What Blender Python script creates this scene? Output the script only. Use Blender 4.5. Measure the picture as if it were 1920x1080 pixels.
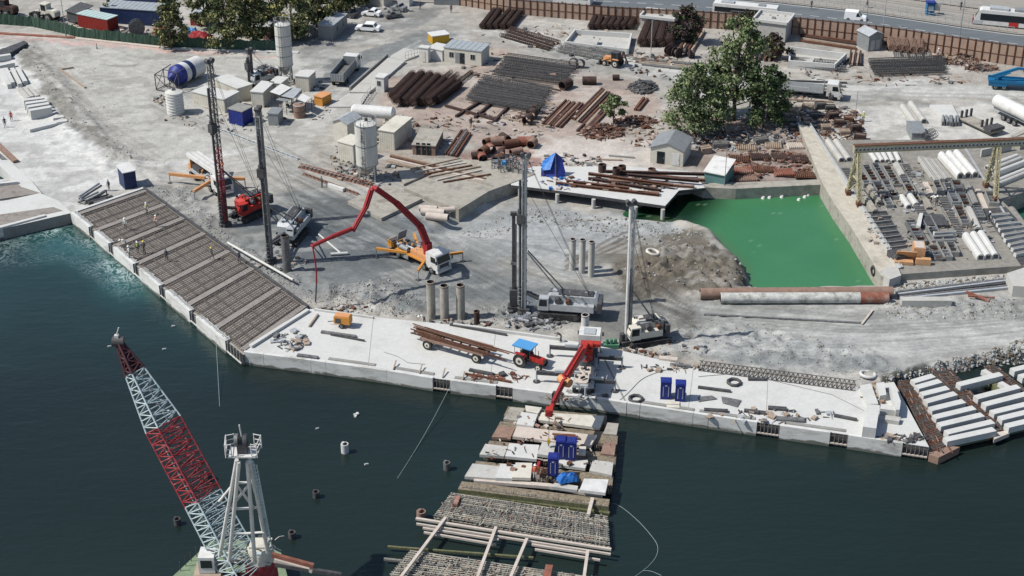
import bpy, bmesh, math, random
import numpy as np
from mathutils import Vector, Matrix
for o in list(bpy.data.objects): bpy.data.objects.remove(o)
S = bpy.context.scene
R = math.radians
# ---------------- camera, world, sun, exposure ----------------
F, TH, CH = 2850.0, R(28.0), 92.0
cam = bpy.data.cameras.new('camera'); cam.sensor_width = 36; cam.lens = F/1920*36
cam.clip_start = 1; cam.clip_end = 6000
camo = bpy.data.objects.new('camera', cam); S.collection.objects.link(camo)
camo.location = (0, 0, CH); camo.rotation_euler = (math.pi/2-TH, 0, 0); S.camera = camo
S.render.resolution_x = 1024; S.render.resolution_y = 576
SUNV = Vector((15.0, 2.6, -18.5)).normalized()      # direction the light travels
sun = bpy.data.lights.new('sun', 'SUN'); sun.energy = 4.3; sun.angle = R(0.5); sun.color = (1, .965, .90)
suno = bpy.data.objects.new('sun', sun); S.collection.objects.link(suno)
suno.rotation_euler = SUNV.to_track_quat('-Z', 'Y').to_euler()
w = bpy.data.worlds.new('World'); S.world = w; w.use_nodes = True
nt = w.node_tree; sky = nt.nodes.new('ShaderNodeTexSky'); sky.sky_type = 'NISHITA'; sky.sun_disc = False
sky.sun_elevation = math.asin(-SUNV.z); sky.sun_rotation = math.atan2(-SUNV.x, -SUNV.y)
sky.dust_density = 1.0; sky.ozone_density = 1.0
nt.links.new(sky.outputs[0], nt.nodes['Background'].inputs[0]); nt.nodes['Background'].inputs[1].default_value = .10
S.view_settings.view_transform = 'Standard'; S.view_settings.look = 'None'
S.view_settings.exposure = 0.33; S.view_settings.gamma = 1
# ---------------- picture <-> ground ----------------
sT, cT = math.sin(TH), math.cos(TH)
def G(px, py, z=0.0):
    u = (px-960)/F; v = (py-540)/F; t = (CH-z)/(sT+v*cT)
    return Vector((t*u, t*(cT-v*sT), z))
def PX(x, y, z=0.0):
    Z = y*cT+(CH-z)*sT
    return 960+F*x/Z, 540+F*((CH-z)*cT-y*sT)/Z
def HT(px, py, top, z=0.0):                # height of a vertical standing at (px,py) whose head is seen at row top
    p = G(px, py, z); v = (top-540)/F
    return CH-p.y*(sT+v*cT)/(cT-v*sT)-z
def SC(py): return cT*(py+975)/CH          # pixels per metre at a row
rnd = random.Random(7)
DZ, WZ, YZ, PZ = .6, -1.0, 1.0, -1.5                 # quay deck, water, casting yard levels
# ---------------- materials ----------------
MATS = {}
def lin(c):
    c = c/255.0
    return c/12.92 if c <= .04045 else ((c+.055)/1.055)**2.4
def RGB(r, g, b, k=1.36): return (lin(r)/k, lin(g)/k, lin(b)/k)
def mat(key, col, rough=.8, var=.22, sc=1.2, stain=None, amt=.45, ssc=.6, metal=0.0, bump=.0, streak=None, tide=0):
    m = bpy.data.materials.new(key); m.use_nodes = True; n = m.node_tree.nodes; l = m.node_tree.links
    b = n['Principled BSDF']; b.inputs['Roughness'].default_value = rough; b.inputs['Metallic'].default_value = metal
    b.inputs['Specular IOR Level'].default_value = .3
    g = n.new('ShaderNodeNewGeometry'); src = g.outputs['Position']
    if streak:
        mp = n.new('ShaderNodeMapping'); mp.inputs['Scale'].default_value = streak; l.new(src, mp.inputs[0]); src = mp.outputs[0]
    a = n.new('ShaderNodeTexNoise'); a.inputs['Scale'].default_value = sc; a.inputs['Detail'].default_value = 6; a.inputs['Roughness'].default_value = .65
    l.new(src, a.inputs['Vector'])
    r = n.new('ShaderNodeMapRange'); r.inputs[1].default_value = .3; r.inputs[2].default_value = .7
    r.inputs[3].default_value = 1-var; r.inputs[4].default_value = 1+var; l.new(a.outputs[0], r.inputs[0])
    mx = n.new('ShaderNodeVectorMath'); mx.operation = 'SCALE'; mx.inputs[0].default_value = col
    l.new(r.outputs[0], mx.inputs['Scale']); out = mx.outputs[0]
    if stain:
        s = n.new('ShaderNodeTexNoise'); s.inputs['Scale'].default_value = ssc; s.inputs['Detail'].default_value = 8; s.inputs['Roughness'].default_value = .7
        l.new(src, s.inputs['Vector'])
        rr = n.new('ShaderNodeMapRange'); rr.inputs[1].default_value = .5; rr.inputs[2].default_value = .68; rr.inputs[4].default_value = amt; l.new(s.outputs[0], rr.inputs[0])
        mm = n.new('ShaderNodeMix'); mm.data_type = 'RGBA'; l.new(rr.outputs[0], mm.inputs[0]); l.new(out, mm.inputs[6]); mm.inputs[7].default_value = (*stain, 1); out = mm.outputs[2]
    if tide:                                # algae and wet stains up to the high water mark
        sx = n.new('ShaderNodeSeparateXYZ'); l.new(g.outputs['Position'], sx.inputs[0]); ad = n.new('ShaderNodeMath'); ad.operation = 'MULTIPLY_ADD'; l.new(a.outputs[0], ad.inputs[0]); ad.inputs[1].default_value = -1.4; l.new(sx.outputs[2], ad.inputs[2])
        tr_ = n.new('ShaderNodeMapRange'); tr_.inputs[1].default_value = tide-.62; tr_.inputs[2].default_value = tide-.78; tr_.inputs[4].default_value = .85; l.new(ad.outputs[0], tr_.inputs[0])
        tm = n.new('ShaderNodeMix'); tm.data_type = 'RGBA'; l.new(tr_.outputs[0], tm.inputs[0]); l.new(out, tm.inputs[6]); tm.inputs[7].default_value = (.045, .05, .035, 1); out = tm.outputs[2]
    l.new(out, b.inputs['Base Color'])
    if bump:
        bp = n.new('ShaderNodeBump'); bp.inputs['Strength'].default_value = bump; bp.inputs['Distance'].default_value = .05; l.new(a.outputs[0], bp.inputs['Height']); l.new(bp.outputs[0], b.inputs['Normal'])
    MATS[key] = m; return m
DIRT = (.16, .15, .13); RUST = (.10, .045, .028)
mat('concrete', RGB(192, 190, 184), .9, .10, 2, (.25, .24, .21), .5, .35)
mat('white_concrete', RGB(208, 208, 204), .9, .07, 2.5, (.33, .32, .29), .4, .25)
mat('wall_concrete', RGB(218, 218, 214), .9, .12, .9, (.15, .13, .10), .6, .55, streak=(.5, .5, 1.4), tide=-.66)
mat('grey_concrete', RGB(150, 149, 144), .9, .14, 2, (.14, .13, .12), .5, .6)
mat('dirty_concrete', RGB(170, 165, 154), .9, .16, 1.5, (.12, .11, .09), .7, .5, bump=.3)
mat('mossy', (.10, .105, .05), .95, .4, 3, (.17, .15, .11), .8, 1.2)
mat('cream', RGB(216, 211, 197), .8, .06, 1.5, DIRT, .35, .5)
mat('white_paint', RGB(222, 221, 217), .5, .07, 1.5, (.27, .25, .22), .45, .8)
mat('white_car', (.75, .75, .75), .25, .02, 1)
mat('silo_white', RGB(210, 209, 202), .6, .08, 1.2, (.30, .27, .22), .4, .7, streak=(2, 2, .5))
mat('grey_metal', RGB(150, 154, 156), .55, .12, 1.5, DIRT, .4, .8, metal=.2)
mat('light_metal', RGB(190, 194, 196), .5, .12, 2, (.2, .2, .19), .4, .8, metal=.2)
mat('roof_grey', RGB(165, 172, 176), .6, .08, 1.5, (.2, .19, .17), .4, .6)
mat('dark_metal', (.055, .055, .058), .6, .35, 2, (.16, .15, .13), .4, 1.5)
mat('mast_metal', (.13, .13, .13), .5, .35, 2.5, (.35, .34, .32), .5, 1.5, metal=.2)
mat('rubber', (.022, .022, .022), .85, .3, 3, (.1, .095, .085), .5, 2)
mat('glass', (.015, .02, .024), .12, .1)
mat('rust', RUST, .9, .35, 2.5, (.19, .12, .085), .5, 1.2)
mat('dark_rust', (.048, .03, .026), .9, .4, 3, (.13, .07, .05), .5, 1.5)
mat('pale_rust', (.23, .15, .115), .9, .3, 2, (.1, .06, .045), .6, 1)
mat('red_rust', (.20, .075, .05), .85, .25, 1.2, (.33, .27, .23), .6, .5)
mat('rebar', (.075, .066, .06), .85, .4, 4, (.2, .16, .13), .5, 2)
mat('rebar_grey', (.17, .165, .15), .85, .4, 4, (.06, .055, .05), .5, 2)
mat('rebar_white', RGB(200, 200, 194), .9, .3, 1.2, (.10, .10, .07), .85, .9)
mat('cage_brown', RGB(184, 178, 164), .9, .35, 2, (.08, .075, .06), .8, 1)
mat('timber', (.30, .235, .18), .85, .25, 2, (.15, .11, .09), .5, 1)
mat('pale_timber', RGB(208, 196, 184), .85, .15, 2, (.2, .16, .13), .4, 1)
mat('orange_ply', RGB(206, 160, 118), .8, .12, 1.5, (.25, .13, .07), .4, 1)
mat('orange', RGB(214, 148, 66), .6, .12, 2, DIRT, .35, 1)
mat('orange_pale', RGB(218, 156, 104), .6, .14, 2, (.3, .22, .16), .5, 1.4)
mat('yellow', RGB(214, 168, 48), .5, .1, 2, DIRT, .3, 1)
mat('gantry_yellow', RGB(186, 178, 146), .6, .12, 1.5, (.2, .16, .09), .5, 1)
mat('red', RGB(160, 46, 50), .6, .12, 2, (.16, .05, .045), .5, 1)
mat('crane_red', RGB(150, 52, 58), .6, .25, 3, RGB(196, 140, 140), .55, 1.6)
mat('crane_dark_red', (.05, .018, .022), .5, .2, 3)
mat('boom_white', RGB(190, 206, 208), .5, .15, 2, (.22, .24, .24), .5, 1.2)
mat('bright_red', RGB(188, 50, 42), .6, .2, 2, (.14, .05, .04), .6, 1.3)
mat('container_red', RGB(142, 42, 36), .6, .12, 2, RUST, .4, 1)
mat('container_blue', RGB(40, 56, 96), .55, .12, 2, (.05, .06, .08), .4, 1)
mat('blue', RGB(38, 52, 132), .5, .1, 2, (.05, .06, .12), .35, 1)
mat('toilet_blue', RGB(34, 52, 122), .45, .08, 2)
mat('sky_blue', RGB(88, 158, 214), .5, .08, 2)
mat('tarp_blue', RGB(36, 106, 186), .5, .2, 3, (.09, .32, .62), .6, 1.5, bump=.5)
mat('truck_blue', RGB(32, 112, 158), .4, .1, 2, (.03, .07, .1), .4, 1)
mat('teal_light', RGB(188, 208, 206), .6, .06, 2)
mat('teal', RGB(96, 136, 134), .6, .1, 2, (.1, .13, .12), .4, 1)
mat('green_net', (.028, .06, .042), .9, .45, 2.5, (.06, .095, .07), .6, 1.0, streak=(1, 1, .3))
mat('tan_panel', RGB(176, 150, 132), .85, .1, 1.5, (.18, .11, .08), .5, .6)
mat('bark', (.08, .065, .05), .95, .3, 4)
mat('leaf_light', (.215, .25, .125), .95, .35, .8); mat('leaf_mid', (.115, .145, .065), .95, .35, .8); mat('leaf_dark', (.055, .085, .036), .95, .35, .8)
mat('olive_light', (.30, .28, .12), .95, .35, .8); mat('olive_dark', (.10, .105, .05), .95, .35, .8)
mat('purple_leaf', (.06, .042, .048), .8, .4, .8)
mat('rock', RGB(172, 173, 170), .95, .35, 1.5, (.13, .125, .115), .6, .8)
mat('rock_brown', RGB(118, 108, 94), .95, .35, 1.5, (.1, .08, .06), .6, .8)
mat('gravel_dark', (.12, .118, .11), .95, .3, 2)
mat('skin', (.38, .23, .16), .6, .05); mat('trousers', (.07, .075, .09), .9, .15); mat('trousers_grey', (.17, .16, .15), .9, .15)
mat('shirt_white', (.55, .55, .52), .9, .1); mat('shirt_dark', (.06, .07, .08), .9, .1); mat('shirt_red', (.45, .09, .08), .9, .1)
mat('vest_yellow', (.45, .5, .14), .8, .1); mat('vest_orange', (.65, .2, .06), .8, .1)
mat('helmet_white', (.75, .75, .72), .4, .03); mat('helmet_yellow', (.7, .5, .06), .4, .03)
mat('asphalt', RGB(104, 110, 114), .9, .08, 1.2, (.2, .2, .2), .35, .3, streak=(.15, 1, 1))
mat('pavement', RGB(158, 152, 143), .9, .08, 1, (.16, .14, .12), .4, .4)
mat('road_paint', (.55, .55, .53), .8, .2, 3)
mat('rope', (.22, .26, .26), .8, .1)
mat('green_machine', (.07, .19, .12), .6, .1)
# ---------------- mesh builder ----------------
class MB:
    def __init__(s): s.v = []; s.f = []; s.m = []; s.s = []
    def add(s, vs, fs, m, sm=False):
        o = len(s.v); s.v += [tuple(v) for v in vs]
        for f in fs: s.f.append(tuple(i+o for i in f)); s.m.append(m); s.s.append(sm)
        return s
    def box(s, c, d, m, rz=0, rx=0, ry=0, taper=1.0):
        M = Matrix.Translation(c) @ Matrix.Rotation(rz, 4, 'Z') @ Matrix.Rotation(ry, 4, 'Y') @ Matrix.Rotation(rx, 4, 'X')
        h = [x/2 for x in d]
        vs = [M @ Vector((sx*h[0]*(taper if sz > 0 else 1), sy*h[1]*(taper if sz > 0 else 1), sz*h[2])) for sz in (-1, 1) for sx, sy in ((-1, -1), (1, -1), (1, 1), (-1, 1))]
        return s.add(vs, [(3, 2, 1, 0), (4, 5, 6, 7), (0, 1, 5, 4), (1, 2, 6, 5), (2, 3, 7, 6), (3, 0, 4, 7)], m)
    def b(s, x0, x1, y0, y1, z0, z1, m): return s.box(((x0+x1)/2, (y0+y1)/2, (z0+z1)/2), (x1-x0, y1-y0, z1-z0), m)
    def beam(s, p, q, w, h, m):
        p, q = Vector(p), Vector(q); d = q-p; L = d.length
        if L < 1e-5: return s
        d.normalize(); up = Vector((0, 0, 1)) if abs(d.z) < .98 else Vector((0, 1, 0))
        x = d.cross(up).normalized(); y = x.cross(d).normalized()
        vs = [a+x*(sx*w/2)+y*(sy*h/2) for a in (p, q) for sx, sy in ((-1, -1), (1, -1), (1, 1), (-1, 1))]
        return s.add(vs, [(0, 1, 2, 3), (7, 6, 5, 4), (4, 5, 1, 0), (5, 6, 2, 1), (6, 7, 3, 2), (7, 4, 0, 3)], m)
    def cyl(s, p, q, r, m, r2=None, n=10, cap=True, hollow=0, mi=None):
        p, q = Vector(p), Vector(q); d = (q-p); r2 = r if r2 is None else r2
        if d.length < 1e-6: return s
        d.normalize(); up = Vector((0, 0, 1)) if abs(d.z) < .95 else Vector((1, 0, 0))
        x = d.cross(up).normalized(); y = d.cross(x).normalized()
        ring = lambda c, rr: [c+x*(rr*math.cos(2*math.pi*i/n))+y*(rr*math.sin(2*math.pi*i/n)) for i in range(n)]
        s.add(ring(p, r)+ring(q, r2), [(i, (i+1) % n, n+(i+1) % n, n+i) for i in range(n)], m, True)
        if hollow:
            a, b2 = r*hollow, r2*hollow; mi = mi or m
            s.add(ring(p, a)+ring(q, b2), [(n+i, n+(i+1) % n, (i+1) % n, i) for i in range(n)], mi, True)
            s.add(ring(p, r)+ring(p, a), [(i, n+i, n+(i+1) % n, (i+1) % n) for i in range(n)], m)
            s.add(ring(q, r2)+ring(q, b2), [((i+1) % n, n+(i+1) % n, n+i, i) for i in range(n)], m)
        elif cap:
            s.add(ring(p, r), [tuple(range(n))[::-1]], m); s.add(ring(q, r2), [tuple(range(n))], m)
        return s
    def tube(s, pts, r, m, n=6):
        for a, b in zip(pts[:-1], pts[1:]): s.cyl(a, b, r, m, n=n)
        return s
    def torus(s, c, ax, Rr, r, m, n=16, k=8):
        c = Vector(c); ax = Vector(ax).normalized(); up = Vector((0, 0, 1)) if abs(ax.z) < .9 else Vector((1, 0, 0))
        x = ax.cross(up).normalized(); y = ax.cross(x)
        vs = []
        for i in range(n):
            a = 2*math.pi*i/n; e = x*math.cos(a)+y*math.sin(a)
            for j in range(k):
                b = 2*math.pi*j/k; vs.append(c+e*(Rr+r*math.cos(b))+ax*(r*math.sin(b)))
        return s.add(vs, [(i*k+j, i*k+(j+1) % k, ((i+1) % n)*k+(j+1) % k, ((i+1) % n)*k+j) for i in range(n) for j in range(k)], m, True)
    def prism(s, pts, z0, z1, m, mt=None):
        n = len(pts); A = sum(pts[i][0]*pts[(i+1) % n][1]-pts[(i+1) % n][0]*pts[i][1] for i in range(n))
        if A < 0: pts = pts[::-1]
        vs = [(p[0], p[1], z0) for p in pts]+[(p[0], p[1], z1) for p in pts]
        s.add(vs, [(i, (i+1) % n, n+(i+1) % n, n+i) for i in range(n)]+[tuple(range(n))[::-1]], m)
        return s.add(vs[n:], [tuple(range(n))], mt or m)
    def quadz(s, pts, m): return s.add(pts, [tuple(range(len(pts)))], m)
    def ext(s, prof, x0, x1, m):           # profile of (y,z) pulled along x
        n = len(prof); vs = [(x0, y, z) for y, z in prof]+[(x1, y, z) for y, z in prof]
        A = sum(prof[i][0]*prof[(i+1) % n][1]-prof[(i+1) % n][0]*prof[i][1] for i in range(n))
        fs = [(i, (i+1) % n, n+(i+1) % n, n+i) for i in range(n)]+[tuple(range(n))[::-1], tuple(range(n, 2*n))]
        if A > 0: fs = [f for f in fs]
        else: fs = [f[::-1] for f in fs]
        return s.add(vs, fs, m)
    def exty(s, prof, y0, y1, m):          # profile of (x,z) pulled along y
        n = len(prof); vs = [(x, y0, z) for x, z in prof]+[(x, y1, z) for x, z in prof]
        A = sum(prof[i][0]*prof[(i+1) % n][1]-prof[(i+1) % n][0]*prof[i][1] for i in range(n))
        fs = [(i, (i+1) % n, n+(i+1) % n, n+i) for i in range(n)]+[tuple(range(n))[::-1], tuple(range(n, 2*n))]
        return s.add(vs, fs if A < 0 else [f[::-1] for f in fs], m)
    def lattice(s, p, q, w1, w2, n, r, m, h1=None, h2=None, rd=None):
        p, q = Vector(p), Vector(q); d = (q-p).normalized(); up = Vector((0, 0, 1)) if abs(d.z) < .97 else Vector((0, 1, 0))
        x = d.cross(up).normalized(); y = x.cross(d).normalized(); h1 = h1 or w1; h2 = h2 or w2; rd = rd or r*.6
        rows = []
        for i in range(n+1):
            t = i/n; c = p.lerp(q, t); a = (w1+(w2-w1)*t)/2; b = (h1+(h2-h1)*t)/2
            rows.append([c+x*(sx*a)+y*(sy*b) for sx, sy in ((-1, -1), (1, -1), (1, 1), (-1, 1))])
        for k in range(4): s.cyl(rows[0][k], rows[-1][k], r, m, n=5, cap=False)
        for i in range(n):
            for k in range(4):
                a, b = (rows[i][k], rows[i+1][(k+1) % 4]) if (i+k) % 2 else (rows[i][(k+1) % 4], rows[i+1][k])
                s.cyl(a, b, rd, m, n=4, cap=False); s.cyl(rows[i+1][k], rows[i+1][(k+1) % 4], rd, m, n=4, cap=False)
        return s
    def mesh(s, name):
        me = bpy.data.meshes.new(name); me.from_pydata([tuple(v) for v in s.v], [], s.f)
        ks = sorted(set(s.m)); ix = {k: i for i, k in enumerate(ks)}
        for k in ks: me.materials.append(MATS[k])
        if s.f:
            me.polygons.foreach_set('material_index', [ix[k] for k in s.m]); me.polygons.foreach_set('use_smooth', s.s)
        me.update(); return me
COL = S.collection
def link(name, data): o = bpy.data.objects.new(name, data); COL.objects.link(o); return o
def props(o, label, cat, group=None):
    o['label'] = label; o['category'] = cat
    if group: o['group'] = group
    return o
def thing(name, label, cat, loc=(0, 0, 0), rz=0, group=None):
    o = link(name, None); o.empty_display_size = .3; o.location = loc; o.rotation_euler = (0, 0, rz); return props(o, label, cat, group)
def part(name, mb, parent, label=None):
    o = link(name, mb.mesh(name)); o.parent = parent
    if label: o['label'] = label
    return o
def solo(name, mb, label, cat, loc=(0, 0, 0), rz=0, group=None):
    o = link(name, mb.mesh(name)); o.location = loc; o.rotation_euler = (0, 0, rz); return props(o, label, cat, group)
def struct(name, mb):
    o = link(name, mb.mesh(name) if isinstance(mb, MB) else mb); o['kind'] = 'structure'; return o
def copytree(o, loc=None, rz=None, label=None, group=None):
    def cp(a, par):
        c = a.copy(); COL.objects.link(c); c.parent = par
        for ch in KIDS(a): cp(ch, c)
        return c
    c = cp(o, None)
    if loc is not None: c.location = loc
    if rz is not None: c.rotation_euler = (0, 0, rz)
    if label: c['label'] = label
    if group: c['group'] = group
    return c
def KIDS(a): return [x for x in bpy.data.objects if x.parent == a]
def fr(a, b, dep=0.0, z=0.0):              # front base line a->b seen in the photo, depth dep behind it
    A, B = G(*a, z), G(*b, z); d = B-A; L = d.length; rz = math.atan2(d.y, d.x)
    n = Vector((-d.y, d.x, 0)).normalized(); c = (A+B)/2+n*(dep/2); return c, rz, L
ORD = ['first', 'second', 'third', 'fourth', 'fifth', 'sixth', 'seventh', 'eighth', 'ninth', 'tenth', 'eleventh', 'twelfth', 'thirteenth', 'fourteenth', 'fifteenth', 'sixteenth', 'seventeenth', 'eighteenth', 'nineteenth', 'twentieth']
def slab(name, pix, zt, th, m, label, cat, group=None, mt=None, par=None):   # flat thing whose top outline is pix at height zt
    P = [G(x, y, zt) for x, y in pix]; c = sum(P, Vector())/len(P); c.z = zt-th
    mb = MB().prism([(p.x-c.x, p.y-c.y) for p in P], 0, th, m, mt)
    if par is not None:
        o = link(name, mb.mesh(name)); o.location = c-par.location; o.parent = par; return o
    return solo(name, mb, label, cat, c, 0, group)
def lay(name, a, b, w, h, m, label, cat, z=0.0, group=None, rnd_=False, n=10, hollow=0, mi=None):  # beam or pipe lying between two photo points
    A, B = G(*a, z), G(*b, z); d = B-A; L = d.length; c = (A+B)/2; c.z = z; rz = math.atan2(d.y, d.x)
    mb = MB()
    if rnd_: mb.cyl((-L/2, 0, w/2), (L/2, 0, w/2), w/2, m, n=n, hollow=hollow, mi=mi)
    else: mb.box((0, 0, h/2), (L, w, h), m)
    return solo(name, mb, label, cat, c, rz, group)
# ---------------- ground ----------------
PT = np.random.RandomState(5).permutation(1024); PV = np.random.RandomState(6).rand(1024)
def vnoise(x, y, sc, seed=0):
    x = x*sc+seed*17.31; y = y*sc+seed*7.77; xi = np.floor(x).astype(np.int64); yi = np.floor(y).astype(np.int64)
    fx = x-xi; fy = y-yi; fx = fx*fx*(3-2*fx); fy = fy*fy*(3-2*fy)
    h = lambda a, b: PV[(PT[(PT[a & 1023]+b) & 1023]+seed*37) & 1023]
    return (h(xi, yi)*(1-fx)+h(xi+1, yi)*fx)*(1-fy)+(h(xi, yi+1)*(1-fx)+h(xi+1, yi+1)*fx)*fy
def fbm(x, y, sc, o=4, seed=0):
    r = 0; a = .5; t = 0
    for i in range(o): r = r+a*vnoise(x, y, sc*2**i, seed+i); t += a; a *= .55
    return r/t
def sdf(x, y, poly):                       # signed distance, negative inside
    d = np.full(x.shape, 1e18); ins = np.zeros(x.shape, bool); n = len(poly)
    for i in range(n):
        ax, ay = poly[i]; bx, by = poly[(i+1) % n]; ex, ey = bx-ax, by-ay
        t = np.clip(((x-ax)*ex+(y-ay)*ey)/(ex*ex+ey*ey+1e-9), 0, 1)
        d = np.minimum(d, (x-ax-t*ex)**2+(y-ay-t*ey)**2)
        c = ((ay > y) != (by > y)) & (x < (bx-ax)*(y-ay)/(by-ay+1e-12)+ax); ins ^= c
    d = np.sqrt(d); return np.where(ins, -d, d)
def sdl(x, y, pl):
    d = np.full(x.shape, 1e18)
    for (ax, ay), (bx, by) in zip(pl[:-1], pl[1:]):
        ex, ey = bx-ax, by-ay; t = np.clip(((x-ax)*ex+(y-ay)*ey)/(ex*ex+ey*ey+1e-9), 0, 1)
        d = np.minimum(d, (x-ax-t*ex)**2+(y-ay-t*ey)**2)
    return np.sqrt(d)
def gp(pix, z=0.0): return [(G(x, y, z).x, G(x, y, z).y) for x, y in pix]
def sst(a, b, x): t = np.clip((x-a)/(b-a), 0, 1); return t*t*(3-2*t)
LAND = gp([(-1500, 640), (-60, 430), (133, 402), (150, 412), (440, 640), (520, 636), (900, 690), (1120, 716), (1560, 745), (1640, 726), (1720, 706), (1800, 690), (1880, 676), (2100, 660), (4200, 640), (4200, -900), (-4200, -900)])
POND = gp([(1190, 402), (1240, 372), (1330, 362), (1545, 356), (1600, 450), (1658, 540), (1408, 548), (1402, 505), (1345, 440), (1285, 412)], PZ)
POND2 = gp([(1890, 372), (1990, 335), (2100, 330), (2100, 520), (1995, 520)], PZ)
POND3 = gp([(-60, 286), (0, 314), (40, 345), (-60, 362)], PZ)
LOW = gp([(800, 432), (845, 400), (900, 372), (958, 330), (1010, 322), (1265, 392), (1300, 430), (1230, 470), (1060, 470), (930, 440)])
def hts(x, y):
    n1 = fbm(x, y, .25, 4, 3)-.5; n2 = fbm(x, y, 1.1, 4, 9)-.5
    z = -4+ (4)*sst(1.4, -1.6, sdf(x, y, LAND)+n1*1.5)
    px, py = PX(x, np.maximum(y, 20.0))
    def k(poly, soft=18): return sst(soft, -soft, sdf(px, py, poly)+n1*25)
    z = z-1.35*sst(1.6, -2.0, sdf(x, y, LOW)+n1*1.2)
    z = z+n2*.10
    a = .75*k([(20, 100), (60, 85), (130, 160), (180, 240), (270, 310), (330, 300), (300, 340), (200, 320), (120, 250)], 14)*(n2+.5)
    a = a+1.0*k([(260, 350), (360, 350), (420, 420), (600, 520), (640, 570), (580, 560), (300, 400)], 12)*(n2+.15)
    a = a+1.3*k([(610, 545), (720, 520), (790, 560), (780, 610), (640, 590)], 12)*(n2+.15)
    a = a+1.6*k([(960, 380), (1250, 400), (1330, 440), (1250, 455), (1130, 420), (1000, 420)], 16)*n2
    rg = (1-np.abs(np.sin((x*.55+y*1.0)*1.25+n1*9))); a = a+.8*k([(1150, 500), (1230, 468), (1330, 450), (1410, 500), (1425, 560), (1180, 560)], 12)*rg
    a = a+1.2*k([(1170, 500), (1230, 470), (1330, 455), (1410, 500), (1425, 560), (1230, 540)], 14)*(n2+.25)
    a = a+1.0*k([(1180, 590), (1400, 600), (1650, 660), (1680, 710), (1300, 690), (1160, 640)], 16)*(n2+.1)
    a = a+1.8*k([(1640, 720), (1700, 690), (1800, 670), (1940, 640), (1940, 670), (1820, 700), (1700, 722)], 8)*(n2+.2)
    a = a+.9*k([(860, 590), (980, 560), (1000, 600), (960, 630)], 10)*(n2+.1)
    a = a+.8*k([(1640, 545), (1930, 560), (1930, 590), (1660, 600)], 10)*(n2+.1)
    a = a+.5*k([(690, 40), (960, 60), (960, 180), (700, 180)], 20)*n2*.3
    z = z+a
    z = np.where(sdf(x, y, LAND) < -2.5, np.maximum(z, -1.3), z)
    for P, s in ((POND, 2.2), (POND2, 1.5), (POND3, 1.5)):
        q = sst(-1.8 if P is not POND3 else -.4, s if P is not POND3 else .4, sdf(x, y, P)+n1*(1.2 if P is POND else .1)); z = np.minimum(z, -3.4+(z+3.4)*q)
    return z
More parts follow.
